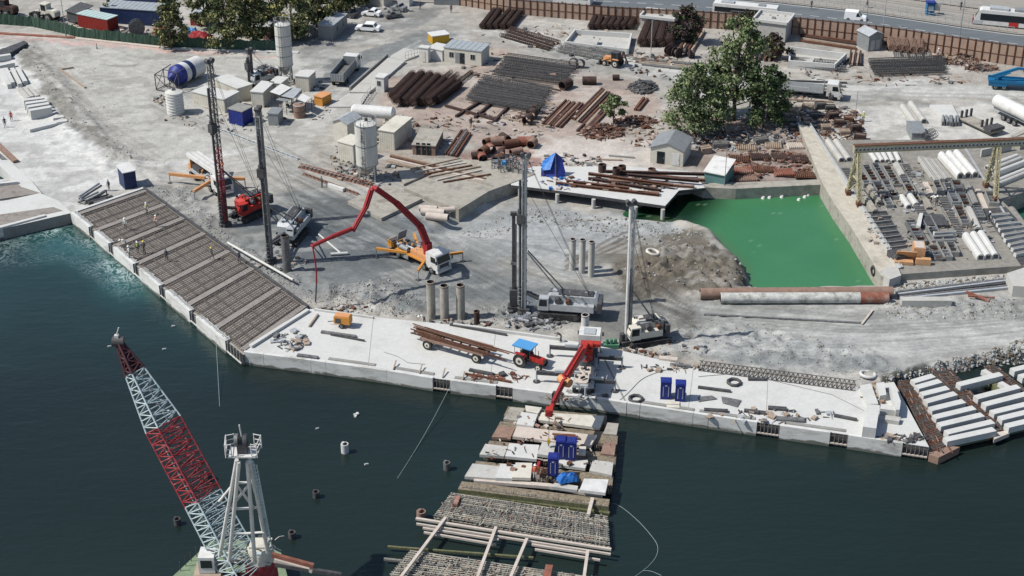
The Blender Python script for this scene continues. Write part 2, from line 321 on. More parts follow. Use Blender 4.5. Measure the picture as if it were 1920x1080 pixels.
ZN = [  # colour zones: (polygon in the photo, colour, softness, strength)
 ([(-50, 60), (560, 90), (700, 110), (620, 230), (560, 300), (330, 330), (-50, 420)], (187, 186, 180), 30, .7),
 ([(-50, 95), (20, 90), (130, 230), (260, 340), (150, 400), (-50, 440)], (206, 206, 203), 14, .9),
 ([(30, 100), (60, 95), (120, 175), (190, 250), (240, 300), (170, 275), (110, 215)], (128, 124, 116), 10, .7),
 ([(-50, 60), (300, 82), (560, 104), (560, 112), (300, 92), (-50, 68)], (205, 176, 168), 4, .8),
 ([(520, 85), (700, 90), (850, 60), (930, 40), (880, 80), (790, 90), (640, 180), (560, 140)], (168, 168, 164), 20, .8),
 ([(600, 125), (790, 58), (850, 60), (860, 72), (700, 120), (620, 160)], (122, 126, 126), 6, .85),
 ([(560, 60), (760, 20), (830, 15), (780, 60), (690, 70), (560, 105)], (122, 124, 124), 14, .7),  # parking ground, with tree shadows mixed into its dark colour
 ([(860, 20), (1200, 60), (1900, 110), (1940, 260), (1450, 180), (900, 110)], (172, 165, 156), 30, .8),
 ([(880, 50), (990, 85), (1160, 140), (1400, 180), (1930, 190), (1930, 160), (1450, 145), (1200, 110), (1010, 60)], (198, 198, 193), 10, .9),
 ([(1000, 80), (1190, 135), (1260, 145), (1270, 160), (1160, 140), (990, 92)], (140, 140, 136), 4, .7),
 ([(1560, 180), (1700, 185), (1850, 200), (1860, 210), (1700, 198), (1570, 192)], (140, 142, 138), 5, .8),
 ([(1590, 150), (1640, 150), (1680, 162), (1620, 160)], (142, 142, 138), 4, .8),
 ([(1600, 195), (1940, 205), (1940, 270), (1640, 280)], (192, 190, 184), 12, .9),
 ([(700, 150), (960, 90), (1230, 150), (1240, 260), (1000, 300), (740, 240)], (172, 156, 145), 24, .9),
 ([(1060, 260), (1300, 210), (1450, 250), (1330, 300), (1150, 320), (1020, 290)], (192, 184, 176), 16, .8),
 ([(1490, 190), (1940, 200), (1940, 282), (1530, 276)], (196, 194, 188), 10, .9),
 ([(1250, 205), (1500, 205), (1530, 345), (1340, 345), (1230, 290)], (140, 122, 112), 20, .85),  # tan rusty ground, its colour darkened for shade under the big trees
 ([(1350, 280), (1530, 280), (1530, 340), (1370, 340)], (128, 98, 86), 14, .6),
 ([(1010, 270), (1150, 265), (1200, 320), (1010, 330)], (204, 196, 188), 16, .8),
 ([(850, 290), (960, 268), (1010, 300), (1010, 345), (950, 340), (860, 320)], (150, 112, 102), 8, .75),
 ([(1480, 190), (1540, 190), (1660, 470), (1640, 530), (1545, 355)], (186, 178, 164), 8, .85),
 ([(700, 235), (850, 235), (880, 330), (700, 330)], (158, 148, 138), 16, .7),
 ([(560, 340), (700, 380), (820, 440), (960, 500), (1180, 560), (1250, 600), (1000, 620), (600, 560), (430, 470), (420, 400)], (116, 121, 122), 24, .95),
 ([(540, 360), (690, 385), (800, 430), (720, 520), (520, 480)], (104, 110, 113), 20, .85),
 ([(800, 430), (960, 360), (1270, 395), (1280, 450), (1080, 520), (900, 490)], (158, 161, 161), 20, .95),
 ([(1120, 445), (1290, 420), (1400, 500), (1420, 560), (1180, 560), (1140, 500)], (108, 102, 92), 16, .95),
 ([(1060, 470), (1180, 425), (1270, 440), (1160, 500), (1050, 500)], (122, 118, 110), 10, .8),
 ([(1100, 555), (1300, 570), (1940, 560), (1940, 670), (1700, 700), (1300, 680), (1160, 620)], (164, 165, 162), 16, .9),
 ([(1160, 560), (1300, 580), (1310, 620), (1260, 650), (1120, 640), (1100, 590)], (118, 118, 114), 12, .85),
 ([(1400, 630), (1620, 650), (1690, 700), (1560, 700), (1300, 680)], (136, 140, 140), 14, .8),
 ([(1310, 595), (1500, 590), (1940, 610), (1940, 640), (1600, 640), (1320, 612)], (182, 183, 178), 10, .7),
 ([(1650, 705), (1940, 650), (1940, 700), (1650, 730)], (72, 74, 68), 6, .9),
 ([(260, 350), (360, 350), (420, 420), (600, 520), (640, 575), (560, 560), (300, 400)], (142, 144, 142), 12, .8),
 ([(400, 240), (560, 300), (700, 350), (540, 340), (380, 270)], (176, 175, 168), 16, .7),
 ([(200, 118), (260, 122), (250, 132), (215, 130)], (128, 124, 116), 4, .7),
 ([(950, 550), (1000, 540), (1010, 600), (960, 610)], (96, 106, 122), 8, .7),
 ([(0, 270), (30, 300), (100, 360), (130, 400), (260, 350), (200, 320), (60, 200), (0, 200)], (208, 207, 202), 16, .5),
]
TR = []                                    # wheel tracks: (line, width, colour, strength)
def tracks(line, n, gap, w_, col, a, sd=1):
    r = random.Random(sd)
    for i in range(n):
        o = (i-n/2)*gap+r.uniform(-.3, .3)*gap; w_ = max(w_, 2.1); TR.append(([(x+r.uniform(-3, 3), y+o+r.uniform(-1.2, 1.2)) for x, y in line], w_, col, a*1.05*r.uniform(.4, 1)))
tracks([(60, 92), (120, 160), (180, 230), (240, 300), (330, 340)], 3, 9, 3.5, (128, 124, 116), .45, 21)
tracks([(110, 125), (200, 230), (300, 300)], 3, 14, 2.5, (150, 146, 138), .5, 22)
tracks([(560, 232), (620, 200), (700, 140), (790, 90)], 3, 10, 2.5, (204, 203, 199), .5, 23)
tracks([(280, 190), (330, 215), (420, 250), (520, 290)], 4, 6, 2.0, (130, 127, 120), .5, 24)
tracks([(600, 300), (680, 330), (760, 360)], 4, 7, 2.0, (120, 116, 108), .5, 25)
tracks([(1160, 560), (1230, 575), (1300, 600), (1290, 640)], 5, 6, 2.2, (96, 95, 90), .6, 26)
tracks([(1310, 640), (1450, 660), (1600, 690)], 5, 5, 2.0, (112, 116, 116), .5, 27)
tracks([(540, 350), (700, 430), (860, 520), (960, 575)], 9, 9, 1.4, (84, 86, 86), .55, 3)
tracks([(500, 330), (620, 400), (780, 480), (900, 560)], 9, 15, 1.2, (92, 96, 97), .5, 31)
tracks([(520, 340), (660, 410), (800, 470), (1000, 570)], 6, 19, 1.1, (140, 143, 143), .4, 32)
tracks([(860, 470), (980, 520), (1100, 560), (1200, 600)], 8, 7, 1.2, (134, 134, 130), .45, 33)
tracks([(1180, 520), (1260, 505), (1340, 515), (1400, 530)], 7, 6, 1.2, (140, 132, 120), .5, 34)
tracks([(1300, 600), (1500, 612), (1700, 625), (1930, 600)], 8, 6, 1.2, (150, 150, 146), .5, 35)
tracks([(560, 420), (690, 500), (790, 560)], 7, 10, 1.3, (90, 94, 95), .5, 4)
tracks([(880, 470), (1000, 520), (1150, 560), (1300, 590), (1600, 620), (1930, 600)], 10, 7, 1.5, (128, 129, 125), .6, 5)
tracks([(1250, 640), (1500, 645), (1700, 650), (1930, 625)], 7, 6, 1.3, (200, 201, 197), .55, 6)
tracks([(1190, 540), (1300, 500), (1400, 512)], 9, 7, 1.5, (74, 68, 60), .7, 7)
tracks([(1150, 520), (1240, 560), (1300, 590)], 6, 8, 1.5, (86, 82, 75), .7, 8)
tracks([(60, 250), (200, 330), (330, 330), (480, 300)], 6, 8, 1.6, (216, 215, 211), .5, 9)
tracks([(100, 100), (300, 150), (420, 240), (560, 330)], 8, 12, 1.4, (164, 161, 154), .5, 10)
tracks([(560, 100), (700, 70), (860, 50)], 5, 7, 1.2, (150, 150, 148), .5, 11)
tracks([(900, 70), (1100, 125), (1300, 160), (1600, 172), (1930, 180)], 6, 5, 1.2, (160, 159, 153), .6, 12)
tracks([(960, 430), (1090, 440), (1180, 410)], 6, 8, 1.4, (184, 186, 186), .5, 13)
tracks([(1060, 500), (1130, 460), (1200, 430)], 4, 9, 2.2, (78, 70, 62), .75, 14)
def paint(x, y):
    px, py = PX(x, np.maximum(y, 20.0)); nz = fbm(x, y, .12, 5, 21)-.5; nf = fbm(x, y, .9, 4, 31)-.5
    wx = px+(fbm(x, y, .3, 3, 41)-.5)*40; wy = py+(fbm(x, y, .3, 3, 51)-.5)*26
    c = np.empty(x.shape+(3,)); c[...] = RGB(172, 168, 160)
    for poly, col, soft, st in ZN:
        a = (st*sst(soft*.45, -soft*.45, sdf(wx, wy, poly)+nz*soft*2.2))[..., None]; c = c*(1-a)+np.array(RGB(*col))*a
    # scraped pale and damp dark patches over all the ground
    a = (sst(.55, .62, fbm(x+fbm(x, y, .2, 3, 64)*9, y*2.2, .13, 5, 61))*.30)[..., None]; c = c*(1-a)+np.array(RGB(206, 204, 198))*a
    a = (sst(.57, .62, fbm(x+fbm(x, y, .25, 3, 74)*8, y*1.8, .16, 6, 71))*.30)[..., None]; c = c*(1-a)+np.array(RGB(112, 110, 104))*a
    for pl, wd, col, st in TR:
        a = (st*sst(wd*1.7, wd*.5, sdl(px+nz*8, py+nz*6, pl)+np.abs(nf)*2.5))[..., None]; c = c*(1-a)+np.array(RGB(*col))*a
    return np.clip(c*(1+nf[..., None]*.5), .01, .9)
def gridmesh(name, xs, ys, zf, cf, m):
    X, Y = np.meshgrid(xs, ys); nx, ny = len(xs), len(ys); Z = zf(X, Y); C = cf(X, Y)
    me = bpy.data.meshes.new(name); co = np.stack([X, Y, Z], -1).reshape(-1, 3).astype(np.float32)
    me.vertices.add(nx*ny); me.vertices.foreach_set('co', co.ravel())
    i = np.arange(nx*ny).reshape(ny, nx); q = np.stack([i[:-1, :-1], i[:-1, 1:], i[1:, 1:], i[1:, :-1]], -1).reshape(-1, 4).astype(np.int32)
    me.loops.add(q.size); me.loops.foreach_set('vertex_index', q.ravel()); me.polygons.add(len(q))
    me.polygons.foreach_set('loop_start', np.arange(0, q.size, 4, dtype=np.int32)); me.update(calc_edges=True)
    at = me.color_attributes.new('tint', 'FLOAT_COLOR', 'POINT')
    C = C if C.shape[-1] == 4 else np.concatenate([C, np.zeros(C.shape[:-1]+(1,))], -1); at.data.foreach_set('color', C.astype(np.float32).ravel())
    me.materials.append(m); me.polygons.foreach_set('use_smooth', np.ones(len(q), bool)); return me
def ground_mat():
    m = bpy.data.materials.new('ground'); m.use_nodes = True; n = m.node_tree.nodes; l = m.node_tree.links; b = n['Principled BSDF']
    b.inputs['Roughness'].default_value = .95; b.inputs['Specular IOR Level'].default_value = .15
    at = n.new('ShaderNodeVertexColor'); at.layer_name = 'tint'; g = n.new('ShaderNodeNewGeometry')
    def noise(sc, d, src=None):
        a = n.new('ShaderNodeTexNoise'); a.inputs['Scale'].default_value = sc; a.inputs['Detail'].default_value = d; a.inputs['Roughness'].default_value = .7; l.new(src or g.outputs['Position'], a.inputs['Vector']); return a.outputs[0]
    def mr(s, a, b_, c, d):
        r = n.new('ShaderNodeMapRange'); r.inputs[1].default_value = a; r.inputs[2].default_value = b_; r.inputs[3].default_value = c; r.inputs[4].default_value = d; l.new(s, r.inputs[0]); return r.outputs[0]
    fine = noise(2.2, 9); sp = noise(5.0, 6)
    mp = n.new('ShaderNodeMapping'); mp.inputs['Rotation'].default_value = (0, 0, .5); mp.inputs['Scale'].default_value = (.35, 1.6, 1); l.new(g.outputs['Position'], mp.inputs[0]); stq = noise(1.2, 7, mp.outputs[0])
    f1 = mr(fine, .3, .7, .80, 1.18); f2 = mr(sp, .58, .72, 1.0, .55); f3 = mr(stq, .3, .7, .93, 1.07)
    mu = n.new('ShaderNodeMath'); mu.operation = 'MULTIPLY'; l.new(f1, mu.inputs[0]); l.new(f2, mu.inputs[1])
    mu2 = n.new('ShaderNodeMath'); mu2.operation = 'MULTIPLY'; l.new(mu.outputs[0], mu2.inputs[0]); l.new(f3, mu2.inputs[1])
    vm = n.new('ShaderNodeVectorMath'); vm.operation = 'SCALE'; l.new(at.outputs[0], vm.inputs[0]); l.new(mu2.outputs[0], vm.inputs['Scale']); l.new(vm.outputs[0], b.inputs['Base Color'])
    bp = n.new('ShaderNodeBump'); bp.inputs['Strength'].default_value = .45; bp.inputs['Distance'].default_value = .13; l.new(fine, bp.inputs['Height']); l.new(bp.outputs[0], b.inputs['Normal']); return m
def ax(a, b, st, far):
    f = np.arange(a, b, st); o = np.array([2.5**i for i in range(1, 20)]); o = o[o < far]; return np.concatenate([(a-o)[::-1], f, f[-1]+o])
struct('ground', gridmesh('ground', ax(-108, 110, .36, 3000), ax(132, 306, .36, 3000), hts, paint, ground_mat()))
def zat(x, y): return float(hts(np.array([x]), np.array([y]))[0])
# ---------------- water ----------------
def water_mat(key, rough, bsc, bst, streak=(1, 1, 1), spec=.5):
    m = bpy.data.materials.new(key); m.use_nodes = True; n = m.node_tree.nodes; l = m.node_tree.links; b = n['Principled BSDF']
    b.inputs['Roughness'].default_value = rough; b.inputs['IOR'].default_value = 1.33; b.inputs['Specular IOR Level'].default_value = spec
    at = n.new('ShaderNodeVertexColor'); at.layer_name = 'tint'; g = n.new('ShaderNodeNewGeometry'); wn = n.new('ShaderNodeTexNoise'); wn.inputs['Scale'].default_value = .55; wn.inputs['Detail'].default_value = 8; wn.inputs['Roughness'].default_value = .6; wn.inputs['Distortion'].default_value = 2.2; l.new(g.outputs['Position'], wn.inputs['Vector'])
    s1 = n.new('ShaderNodeMath'); s1.operation = 'SUBTRACT'; l.new(wn.outputs[0], s1.inputs[0]); s1.inputs[1].default_value = .5; s2 = n.new('ShaderNodeMath'); s2.operation = 'ABSOLUTE'; l.new(s1.outputs[0], s2.inputs[0])
    s3 = n.new('ShaderNodeMapRange'); s3.inputs[1].default_value = .055; s3.inputs[2].default_value = .008; s3.inputs[4].default_value = .75; l.new(s2.outputs[0], s3.inputs[0]); s4 = n.new('ShaderNodeMath'); s4.operation = 'MULTIPLY'; l.new(s3.outputs[0], s4.inputs[0]); l.new(at.outputs['Alpha'], s4.inputs[1])
    fm = n.new('ShaderNodeMix'); fm.data_type = 'RGBA'; l.new(s4.outputs[0], fm.inputs[0]); l.new(at.outputs[0], fm.inputs[6]); fm.inputs[7].default_value = (.42, .52, .52, 1); l.new(fm.outputs[2], b.inputs['Base Color'])
    mp = n.new('ShaderNodeMapping'); mp.inputs['Scale'].default_value = streak; mp.inputs['Rotation'].default_value = (0, 0, -.15); l.new(g.outputs['Position'], mp.inputs[0])
    a = n.new('ShaderNodeTexNoise'); a.inputs['Scale'].default_value = bsc; a.inputs['Detail'].default_value = 7; a.inputs['Roughness'].default_value = .62; l.new(mp.outputs[0], a.inputs['Vector'])
    bp = n.new('ShaderNodeBump'); bp.inputs['Strength'].default_value = bst; bp.inputs['Distance'].default_value = .25; l.new(a.outputs[0], bp.inputs['Height']); l.new(bp.outputs[0], b.inputs['Normal']); return m
def sea_col(x, y):
    px, py = PX(x, np.maximum(y, 20.0), WZ); n1 = fbm(x, y, .07, 5, 81); n2 = n1
    c = np.empty(x.shape+(3,)); c[...] = (.0098, .0168, .0150)
    g = sst(150, -80, sdf(px, py, [(-80, 470), (110, 430), (200, 450), (310, 560), (380, 640), (200, 600), (60, 570), (-80, 600)])+(n1-.5)*160)*.7
    c = c+g[..., None]*(np.array((.004, .020, .021)))
    g = sst(60, -50, sdf(px, py, [(60, 445), (120, 425), (190, 450), (260, 520), (280, 560), (215, 545), (180, 500), (90, 470)])+(n1-.5)*90)
    c = c+g[..., None]*np.array((.008, .055, .055))
    g = sst(500, 0, sdf(px, py, [(950, 900), (1500, 900), (1600, 1000), (1100, 1100)])+(n1-.5)*200)*.45; c = c+g[..., None]*np.array((.0002, .004, .003))
    fo = sst(26, -6, sdl(px, py, [(-60, 480), (40, 452), (110, 432), (170, 458)])+(n1-.5)*30)+sst(34, -4, sdl(px, py, [(170, 450), (205, 500), (250, 520)])+(n1-.5)*40)*.8+sst(40, -4, sdl(px, py, [(300, 570), (400, 620)]))*.15+sst(26, 0, sdf(px, py, [(-60, 455), (120, 420), (200, 460), (270, 540), (230, 545), (120, 470), (-60, 500)]))*.25
    rid = 1-np.abs(n2-.5)*2; n3 = 1-np.abs(fbm(x+n1*6, y*1.5+n1*4, .42, 2, 107)-.5)*2; fo = fo*(.35+.65*sst(.4, .6, fbm(x, y, .2, 3, 101)))
    return np.concatenate([np.clip(c*(.8+.4*fbm(x*.5, y, .05, 3, 141)[..., None]), 0, 1), np.clip(fo, 0, 1)[..., None]], -1)
wm = water_mat('sea_water', .16, .55, .42, (.55, 1.3, 1))
struct('sea', gridmesh('sea', ax(-104, 104, .5, 3000), ax(90, 200, .37, 3000)[6:], lambda x, y: WZ-7*sst(-2.5, -5, sdf(x, y, LAND)), sea_col, wm))
def pond_col(c0, c1, sc):
    def f(x, y):
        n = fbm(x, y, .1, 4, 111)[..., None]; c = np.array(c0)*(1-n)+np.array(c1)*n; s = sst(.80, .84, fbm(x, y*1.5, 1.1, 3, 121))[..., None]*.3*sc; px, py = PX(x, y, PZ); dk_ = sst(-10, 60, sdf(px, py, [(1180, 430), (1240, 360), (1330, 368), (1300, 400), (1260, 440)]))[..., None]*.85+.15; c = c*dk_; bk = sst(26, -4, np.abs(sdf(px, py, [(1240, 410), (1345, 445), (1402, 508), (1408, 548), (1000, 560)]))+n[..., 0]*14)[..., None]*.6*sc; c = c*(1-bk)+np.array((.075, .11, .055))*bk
        return c*(1-s)+np.array((.2, .32, .22))*s
    return f
def pond(name, poly, cf, m):
    xs = [p[0] for p in poly]; ys = [p[1] for p in poly]
    struct(name, gridmesh(name, np.arange(min(xs)-4, max(xs)+4, .5), np.arange(min(ys)-4, max(ys)+4, .5), lambda x, y: x*0+PZ+.08, cf, m))
gm = water_mat('green_water', .22, .8, .2, (1, 1, 1), .35)
pond('pond', POND, pond_col((.032, .128, .054), (.048, .170, .078), 1), gm)
pond('basin_water', POND2, pond_col((.012, .07, .045), (.02, .09, .06), 0), gm)
pond('dock_water', POND3, pond_col((.006, .022, .022), (.008, .03, .028), 0), gm)
# ---------------- quays and decks ----------------
TL = lambda tx, ty, pts: [(tx+x/4.0, ty+y/4.0) for x, y in pts]
def origin_slab(name, pix, zt, z0, m, mt, par):
    P = [G(x, y, zt) for x, y in pix]; o = link(name, MB().prism([(p.x-par.location.x, p.y-par.location.y) for p in P], z0-par.location.z, zt-par.location.z, m, mt).mesh(name)); o.parent = par; return o
c = G(1000, 690, 0); q = thing('quay', 'long white concrete quay deck with the truck crane and tractor on it', 'quay', (c.x, c.y, 0))
FRONT = [(457, 659), (600, 677), (730, 695), (815, 709), (960, 727), (1035, 737), (1122, 746), (1177, 755), (1302, 774), (1425, 792), (1590, 815), (1742, 838)]
BACK = [(1676, 716), (1602, 727), (1440, 705), (1310, 688), (1235, 674), (1160, 656), (1077, 640), (960, 624), (850, 609), (667, 591), (582, 579)]
origin_slab('deck_slab', FRONT+BACK, DZ, WZ-2, 'wall_concrete', 'white_concrete', q)
def alongf(x):
    for a, b in zip(FRONT[:-1], FRONT[1:]):
        if a[0] <= x <= b[0]: return (x, a[1]+(b[1]-a[1])*(x-a[0])/(b[0]-a[0]))
    return FRONT[-1]
rec = [(814, 845), (932, 962), (1037, 1050), (1421, 1462), (1558, 1590), (1694, 1741)]
def panel(x0, x1, par, name, z0, z1, out0, out1, m):
    a, b = G(*alongf(x0), DZ), G(*alongf(x1), DZ); d = (b-a).normalized(); n = Vector((d.y, -d.x, 0)); o = par.location
    ps = [a+n*out0-o, b+n*out0-o, b+n*out1-o, a+n*out1-o]
    return part(name, MB().prism([(p.x, p.y) for p in ps], z0-o.z, z1-o.z, m), par)
xs = [459, 494, 584, 612, 700, 728, 814]
for a, b in zip([459, 496, 585, 613, 727], [495.4, 584.4, 612.4, 726.4, 813]): panel(a, b, q, 'edge_panel', WZ-.5, DZ+.18, .0, .38, 'wall_concrete')
for a, b in ((846, 931), (963, 1036), (1051, 1120), (1121, 1176), (1177, 1201), (1202, 1300.4), (1301, 1329), (1330, 1420), (1463, 1557), (1591, 1693)): panel(a, b, q, 'edge_panel', WZ-.5, DZ+.18, .0, .38, 'wall_concrete')
for a, b in rec:
    A, B = G(*alongf(a), DZ), G(*alongf(b), DZ); d = (B-A); L = d.length; d.normalize(); n = Vector((d.y, -d.x, 0)); mb = MB(); o = q.location
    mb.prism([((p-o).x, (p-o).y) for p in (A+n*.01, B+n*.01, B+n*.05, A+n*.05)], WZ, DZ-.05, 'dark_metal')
    k = max(4, int(L/.38))
    for i in range(k+1):
        p = A.lerp(B, i/k)+n*.3-o; mb.cyl((p.x, p.y, DZ+rnd.uniform(-.1, .25)), (p.x, p.y, WZ+.5), .045, 'rebar_grey', n=5)
    for zz in (WZ+.45, DZ-.2): mb.beam(A+n*.3-o+Vector((0, 0, zz-DZ)), B+n*.3-o+Vector((0, 0, zz-DZ)), .16 if zz < 0 else .06, .14, 'pale_timber' if zz < 0 else 'rebar')
    part('fender_recess', mb, q)
# kerb beam lines set back from the edge
for x0, x1, off in ((612, 700, -1.0), (735, 810, -1.0), (850, 930, -.9), (1060, 1110, -1), (1200, 1300, -.8), (1310, 1415, -.8), (1470, 1585, -.9)):
    a, b = G(*alongf(x0), DZ), G(*alongf(x1), DZ); d = (b-a).normalized(); n = Vector((d.y, -d.x, 0)); o = q.location
    ps = [a+n*off-o, b+n*off-o, b+n*(off+.5)-o, a+n*(off+.5)-o]; part('edge_channel', MB().prism([(p.x, p.y) for p in ps], DZ+.01, DZ+.09, 'grey_concrete'), q)
def line_on(par, name, a, b, w_, h, m, z=DZ):
    o = par.location; part(name, MB().beam(G(*a, z)-o+Vector((0, 0, h/2+.005)), G(*b, z)-o+Vector((0, 0, h/2+.005)), w_, h, m), par)
line_on(q, 'parapet', (470, 652), (578, 584), .5, .35, 'white_concrete')
line_on(q, 'back_kerb', (590, 582), (700, 597), .25, .25, 'white_concrete'); line_on(q, 'back_kerb', (850, 611), (1050, 638), .3, .35, 'white_concrete')
line_on(q, 'joint_strip', (1120, 646), (1172, 752), .2, .03, 'grey_concrete'); 
# rebar deck
C4 = [G(137, 399, DZ), G(456, 664, DZ), G(578, 576, DZ), G(270, 353, DZ)]
def Q(u, v, z=0): p = C4[0].lerp(C4[1], u).lerp(C4[3].lerp(C4[2], u), v); return Vector((p.x, p.y, DZ+z))
o = Q(.5, .5); rd = thing('unfinished_deck', 'grey rebar mesh deck waiting for concrete along the left quay', 'deck', (o.x, o.y, 0)); o = rd.location
part('base_slab', MB().prism([((p-o).x, (p-o).y) for p in C4], WZ-2, DZ-.12, 'grey_concrete', 'dirty_concrete'), rd)
mat('mat_base', RGB(150, 143, 136), .95, .15, 2, RGB(92, 84, 80), .6, .8)
part('formwork', MB().prism([((p-o).x, (p-o).y) for p in (Q(0, .02), Q(1, .02), Q(1, 1), Q(0, 1))], DZ-.119, DZ-.06, 'mat_base'), rd)
L1, L2 = (C4[1]-C4[0]).length, (C4[3]-C4[0]).length; mb = MB()
for i in range(int(L1/.45)):
    u = i*.45/L1; mb.beam(Q(u, .02, .0)-o, Q(u, .99, .0)-o, .05, .03, 'rebar')
for i in range(1, int(L2/.45)):
    v = i*.45/L2; mb.beam(Q(0.0, v, .05)-o, Q(.99, v, .05)-o, .05, .03, 'rebar')
part('rebar_mesh', mb, rd)
US = [0.02, .15, .275, .41, .56, .70, .85, .985]
mat('cross_strip', RGB(150, 144, 138), .95, .15, 3, RGB(118, 110, 104), .6, 1)
for i, u in enumerate(US): part('concrete_strip', MB().beam(Q(u, .03, .09)-o, Q(u, .985, .03)-o, .95 if 0 < i < 7 else .8, .03, 'cross_strip'), rd)
mb = MB()
for i in range(len(US)-1):
    u0, u1 = US[i]+.018, US[i+1]-.018
    for u in (u0, u1): mb.beam(Q(u, .05, .1)-o, Q(u, .96, .06)-o, .2, .03, 'rebar')
    for j in range(7):
        v = .06+j*.148; mb.beam(Q(u0, v, .12)-o, Q(u1, v, .065)-o, .17, .03, 'rebar')
    for j in range(1, 3): mb.beam(Q(u0+(u1-u0)*j/3, .05, .11)-o, Q(u0+(u1-u0)*j/3, .96, .055)-o, .10, .03, 'rebar')
part('top_bars', mb, rd)
part('edge_beam', MB().beam(Q(0, 1.0, -.05)-o, Q(1, 1.0, -.05)-o, .35, .5, 'dark_metal'), rd)
part('edge_beam', MB().beam(Q(0.0, .0, .0)-o, Q(0, 1.0, .0)-o, .5, .3, 'white_concrete'), rd)
wl = [(0.0, .125), (.16, .255), (.285, .41), (.445, .565), (.60, .735), (.77, .925)]
dn = (C4[1]-C4[0]).normalized(); nn = Vector((dn.y, -dn.x, 0))
def face(u0, u1, z0, z1, o0, o1, nm, m, jag=False):
    a, b = Q(u0, 0), Q(u1, 0); mb = MB(); mb.prism([((p-o).x, (p-o).y) for p in (a+nn*o0, b+nn*o0, b+nn*o1, a+nn*o1)], z0, z1, m)
    if jag:
        k = int((b-a).length/.3)
        for i in range(k): p = a.lerp(b, (i+.5)/k)-nn*rnd.uniform(.1, .35)-o; mb.box((p.x, p.y, z1-.03), (.14, .5, .06), m, rz=math.atan2(dn.y, dn.x))
    return part(nm, mb, rd)
for a, b in wl: face(a, b, WZ-.6, DZ+.25, -.05, .4, 'edge_panel', 'wall_concrete', True)
for (a, b) in [(.125, .16), (.255, .285), (.41, .445), (.565, .60), (.735, .77), (.925, 1.0)]:
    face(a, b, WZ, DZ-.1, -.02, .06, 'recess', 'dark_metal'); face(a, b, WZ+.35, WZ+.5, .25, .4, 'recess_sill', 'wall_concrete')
    mb = MB(); A, B = Q(a, 0)+nn*.3-o, Q(b, 0)+nn*.3-o; k = max(3, int((B-A).length/.35))
    for i in range(k+1): p = A.lerp(B, i/k); mb.cyl((p.x, p.y, WZ+.5), (p.x, p.y, DZ+.2), .05, 'rebar_white' if i % 2 else 'rebar', n=5)
    part('recess_bars', mb, rd)
# left old quay
lq = thing('old_quay', 'old concrete quay with a rusty brown strip at the left edge of the photo', 'quay', (G(40, 400).x, G(40, 400).y, 0))
origin_slab('deck_slab', [(-90, 392), (0, 378), (75, 362), (108, 376), (135, 399), (100, 407), (0, 430), (-90, 450)], DZ, WZ-2, 'grey_concrete', 'white_concrete', lq)
origin_slab('rusty_strip', [(-90, 412), (0, 402), (100, 388), (118, 395), (84, 402), (0, 422), (-90, 440)], DZ+.03, DZ+.005, 'mat_base', 'mat_base', lq)
origin_slab('coping', [(-90, 448), (0, 427), (85, 404), (84, 401), (0, 423), (-90, 443)], DZ+.25, WZ-.6, 'wall_concrete', 'white_concrete', lq)
dk = thing('dock_wall', 'pale quay wall round the narrow dark dock at far left', 'quay', (G(30, 340).x, G(30, 340).y, 0))
origin_slab('wall_top', [(-40, 278), (0, 300), (16, 300), (60, 340), (78, 362), (40, 350), (2, 313), (-40, 292)], .35, -2.5, 'white_concrete', 'white_concrete', dk)
origin_slab('brown_deck', [(-60, 357), (38, 344), (76, 362), (0, 373), (-60, 380)], .3, -2.5, 'mat_base', 'mat_base', dk)
line_on(dk, 'white_rail', (-40, 352), (34, 344), .5, .4, 'white_paint', .3)
# pond walls, pile platform, concrete platforms
solo('pond_wall', MB().prism([(p[0], p[1]) for p in gp([(1318, 351), (1380, 354), (1540, 346), (1546, 336), (1380, 342), (1300, 344)], .3)], PZ-2, .3, 'dirty_concrete'), 'weathered concrete wall along the far side of the green pond', 'quay wall')
pf = thing('pile_platform', 'concrete platform on piles over the rubble, loaded with steel beams', 'platform', (G(1130, 350).x, G(1130, 350).y, 0))
origin_slab('deck_slab', [(958, 347), (1035, 356), (1130, 369), (1247, 386), (1273, 357), (1322, 352), (1300, 322), (1180, 312), (1000, 312), (958, 328)], DZ, DZ-.45, 'dark_metal', 'white_concrete', pf)
mb = MB()
for x, y in ((975, 358), (1045, 368), (1113, 378), (1192, 392), (1243, 397)):
    p = G(x, y-4, DZ-.5)-pf.location; part('pile', MB().cyl((p.x, p.y, DZ-.46), (p.x, p.y, -3.2), .3, 'concrete'), pf)
for x, y in ((1060, 340), (1140, 345), (1220, 350), (1275, 345)):
    p = G(x, y, DZ-.5)-pf.location; part('pile', MB().cyl((p.x, p.y, DZ-.46), (p.x, p.y, -3.2), .3, 'concrete'), pf)
slab('concrete_platform', [(757, 352), (860, 393), (917, 358), (964, 341), (1004, 326), (920, 300), (822, 321)], .7, 2.9, 'dirty_concrete', 'large stained concrete block platform above the gravel pit', 'platform')
slab('concrete_slab', [(652, 377), (715, 409), (792, 372), (726, 346)], .5, .9, 'dirty_concrete', 'low stained concrete slab behind the red pump boom', 'slab')
slab('concrete_slab', [(745, 318), (800, 296), (900, 300), (960, 330), (922, 343), (820, 318), (757, 345)], .35, .6, 'dirty_concrete', 'rough concrete ledge with rails above the stained platform', 'slab')
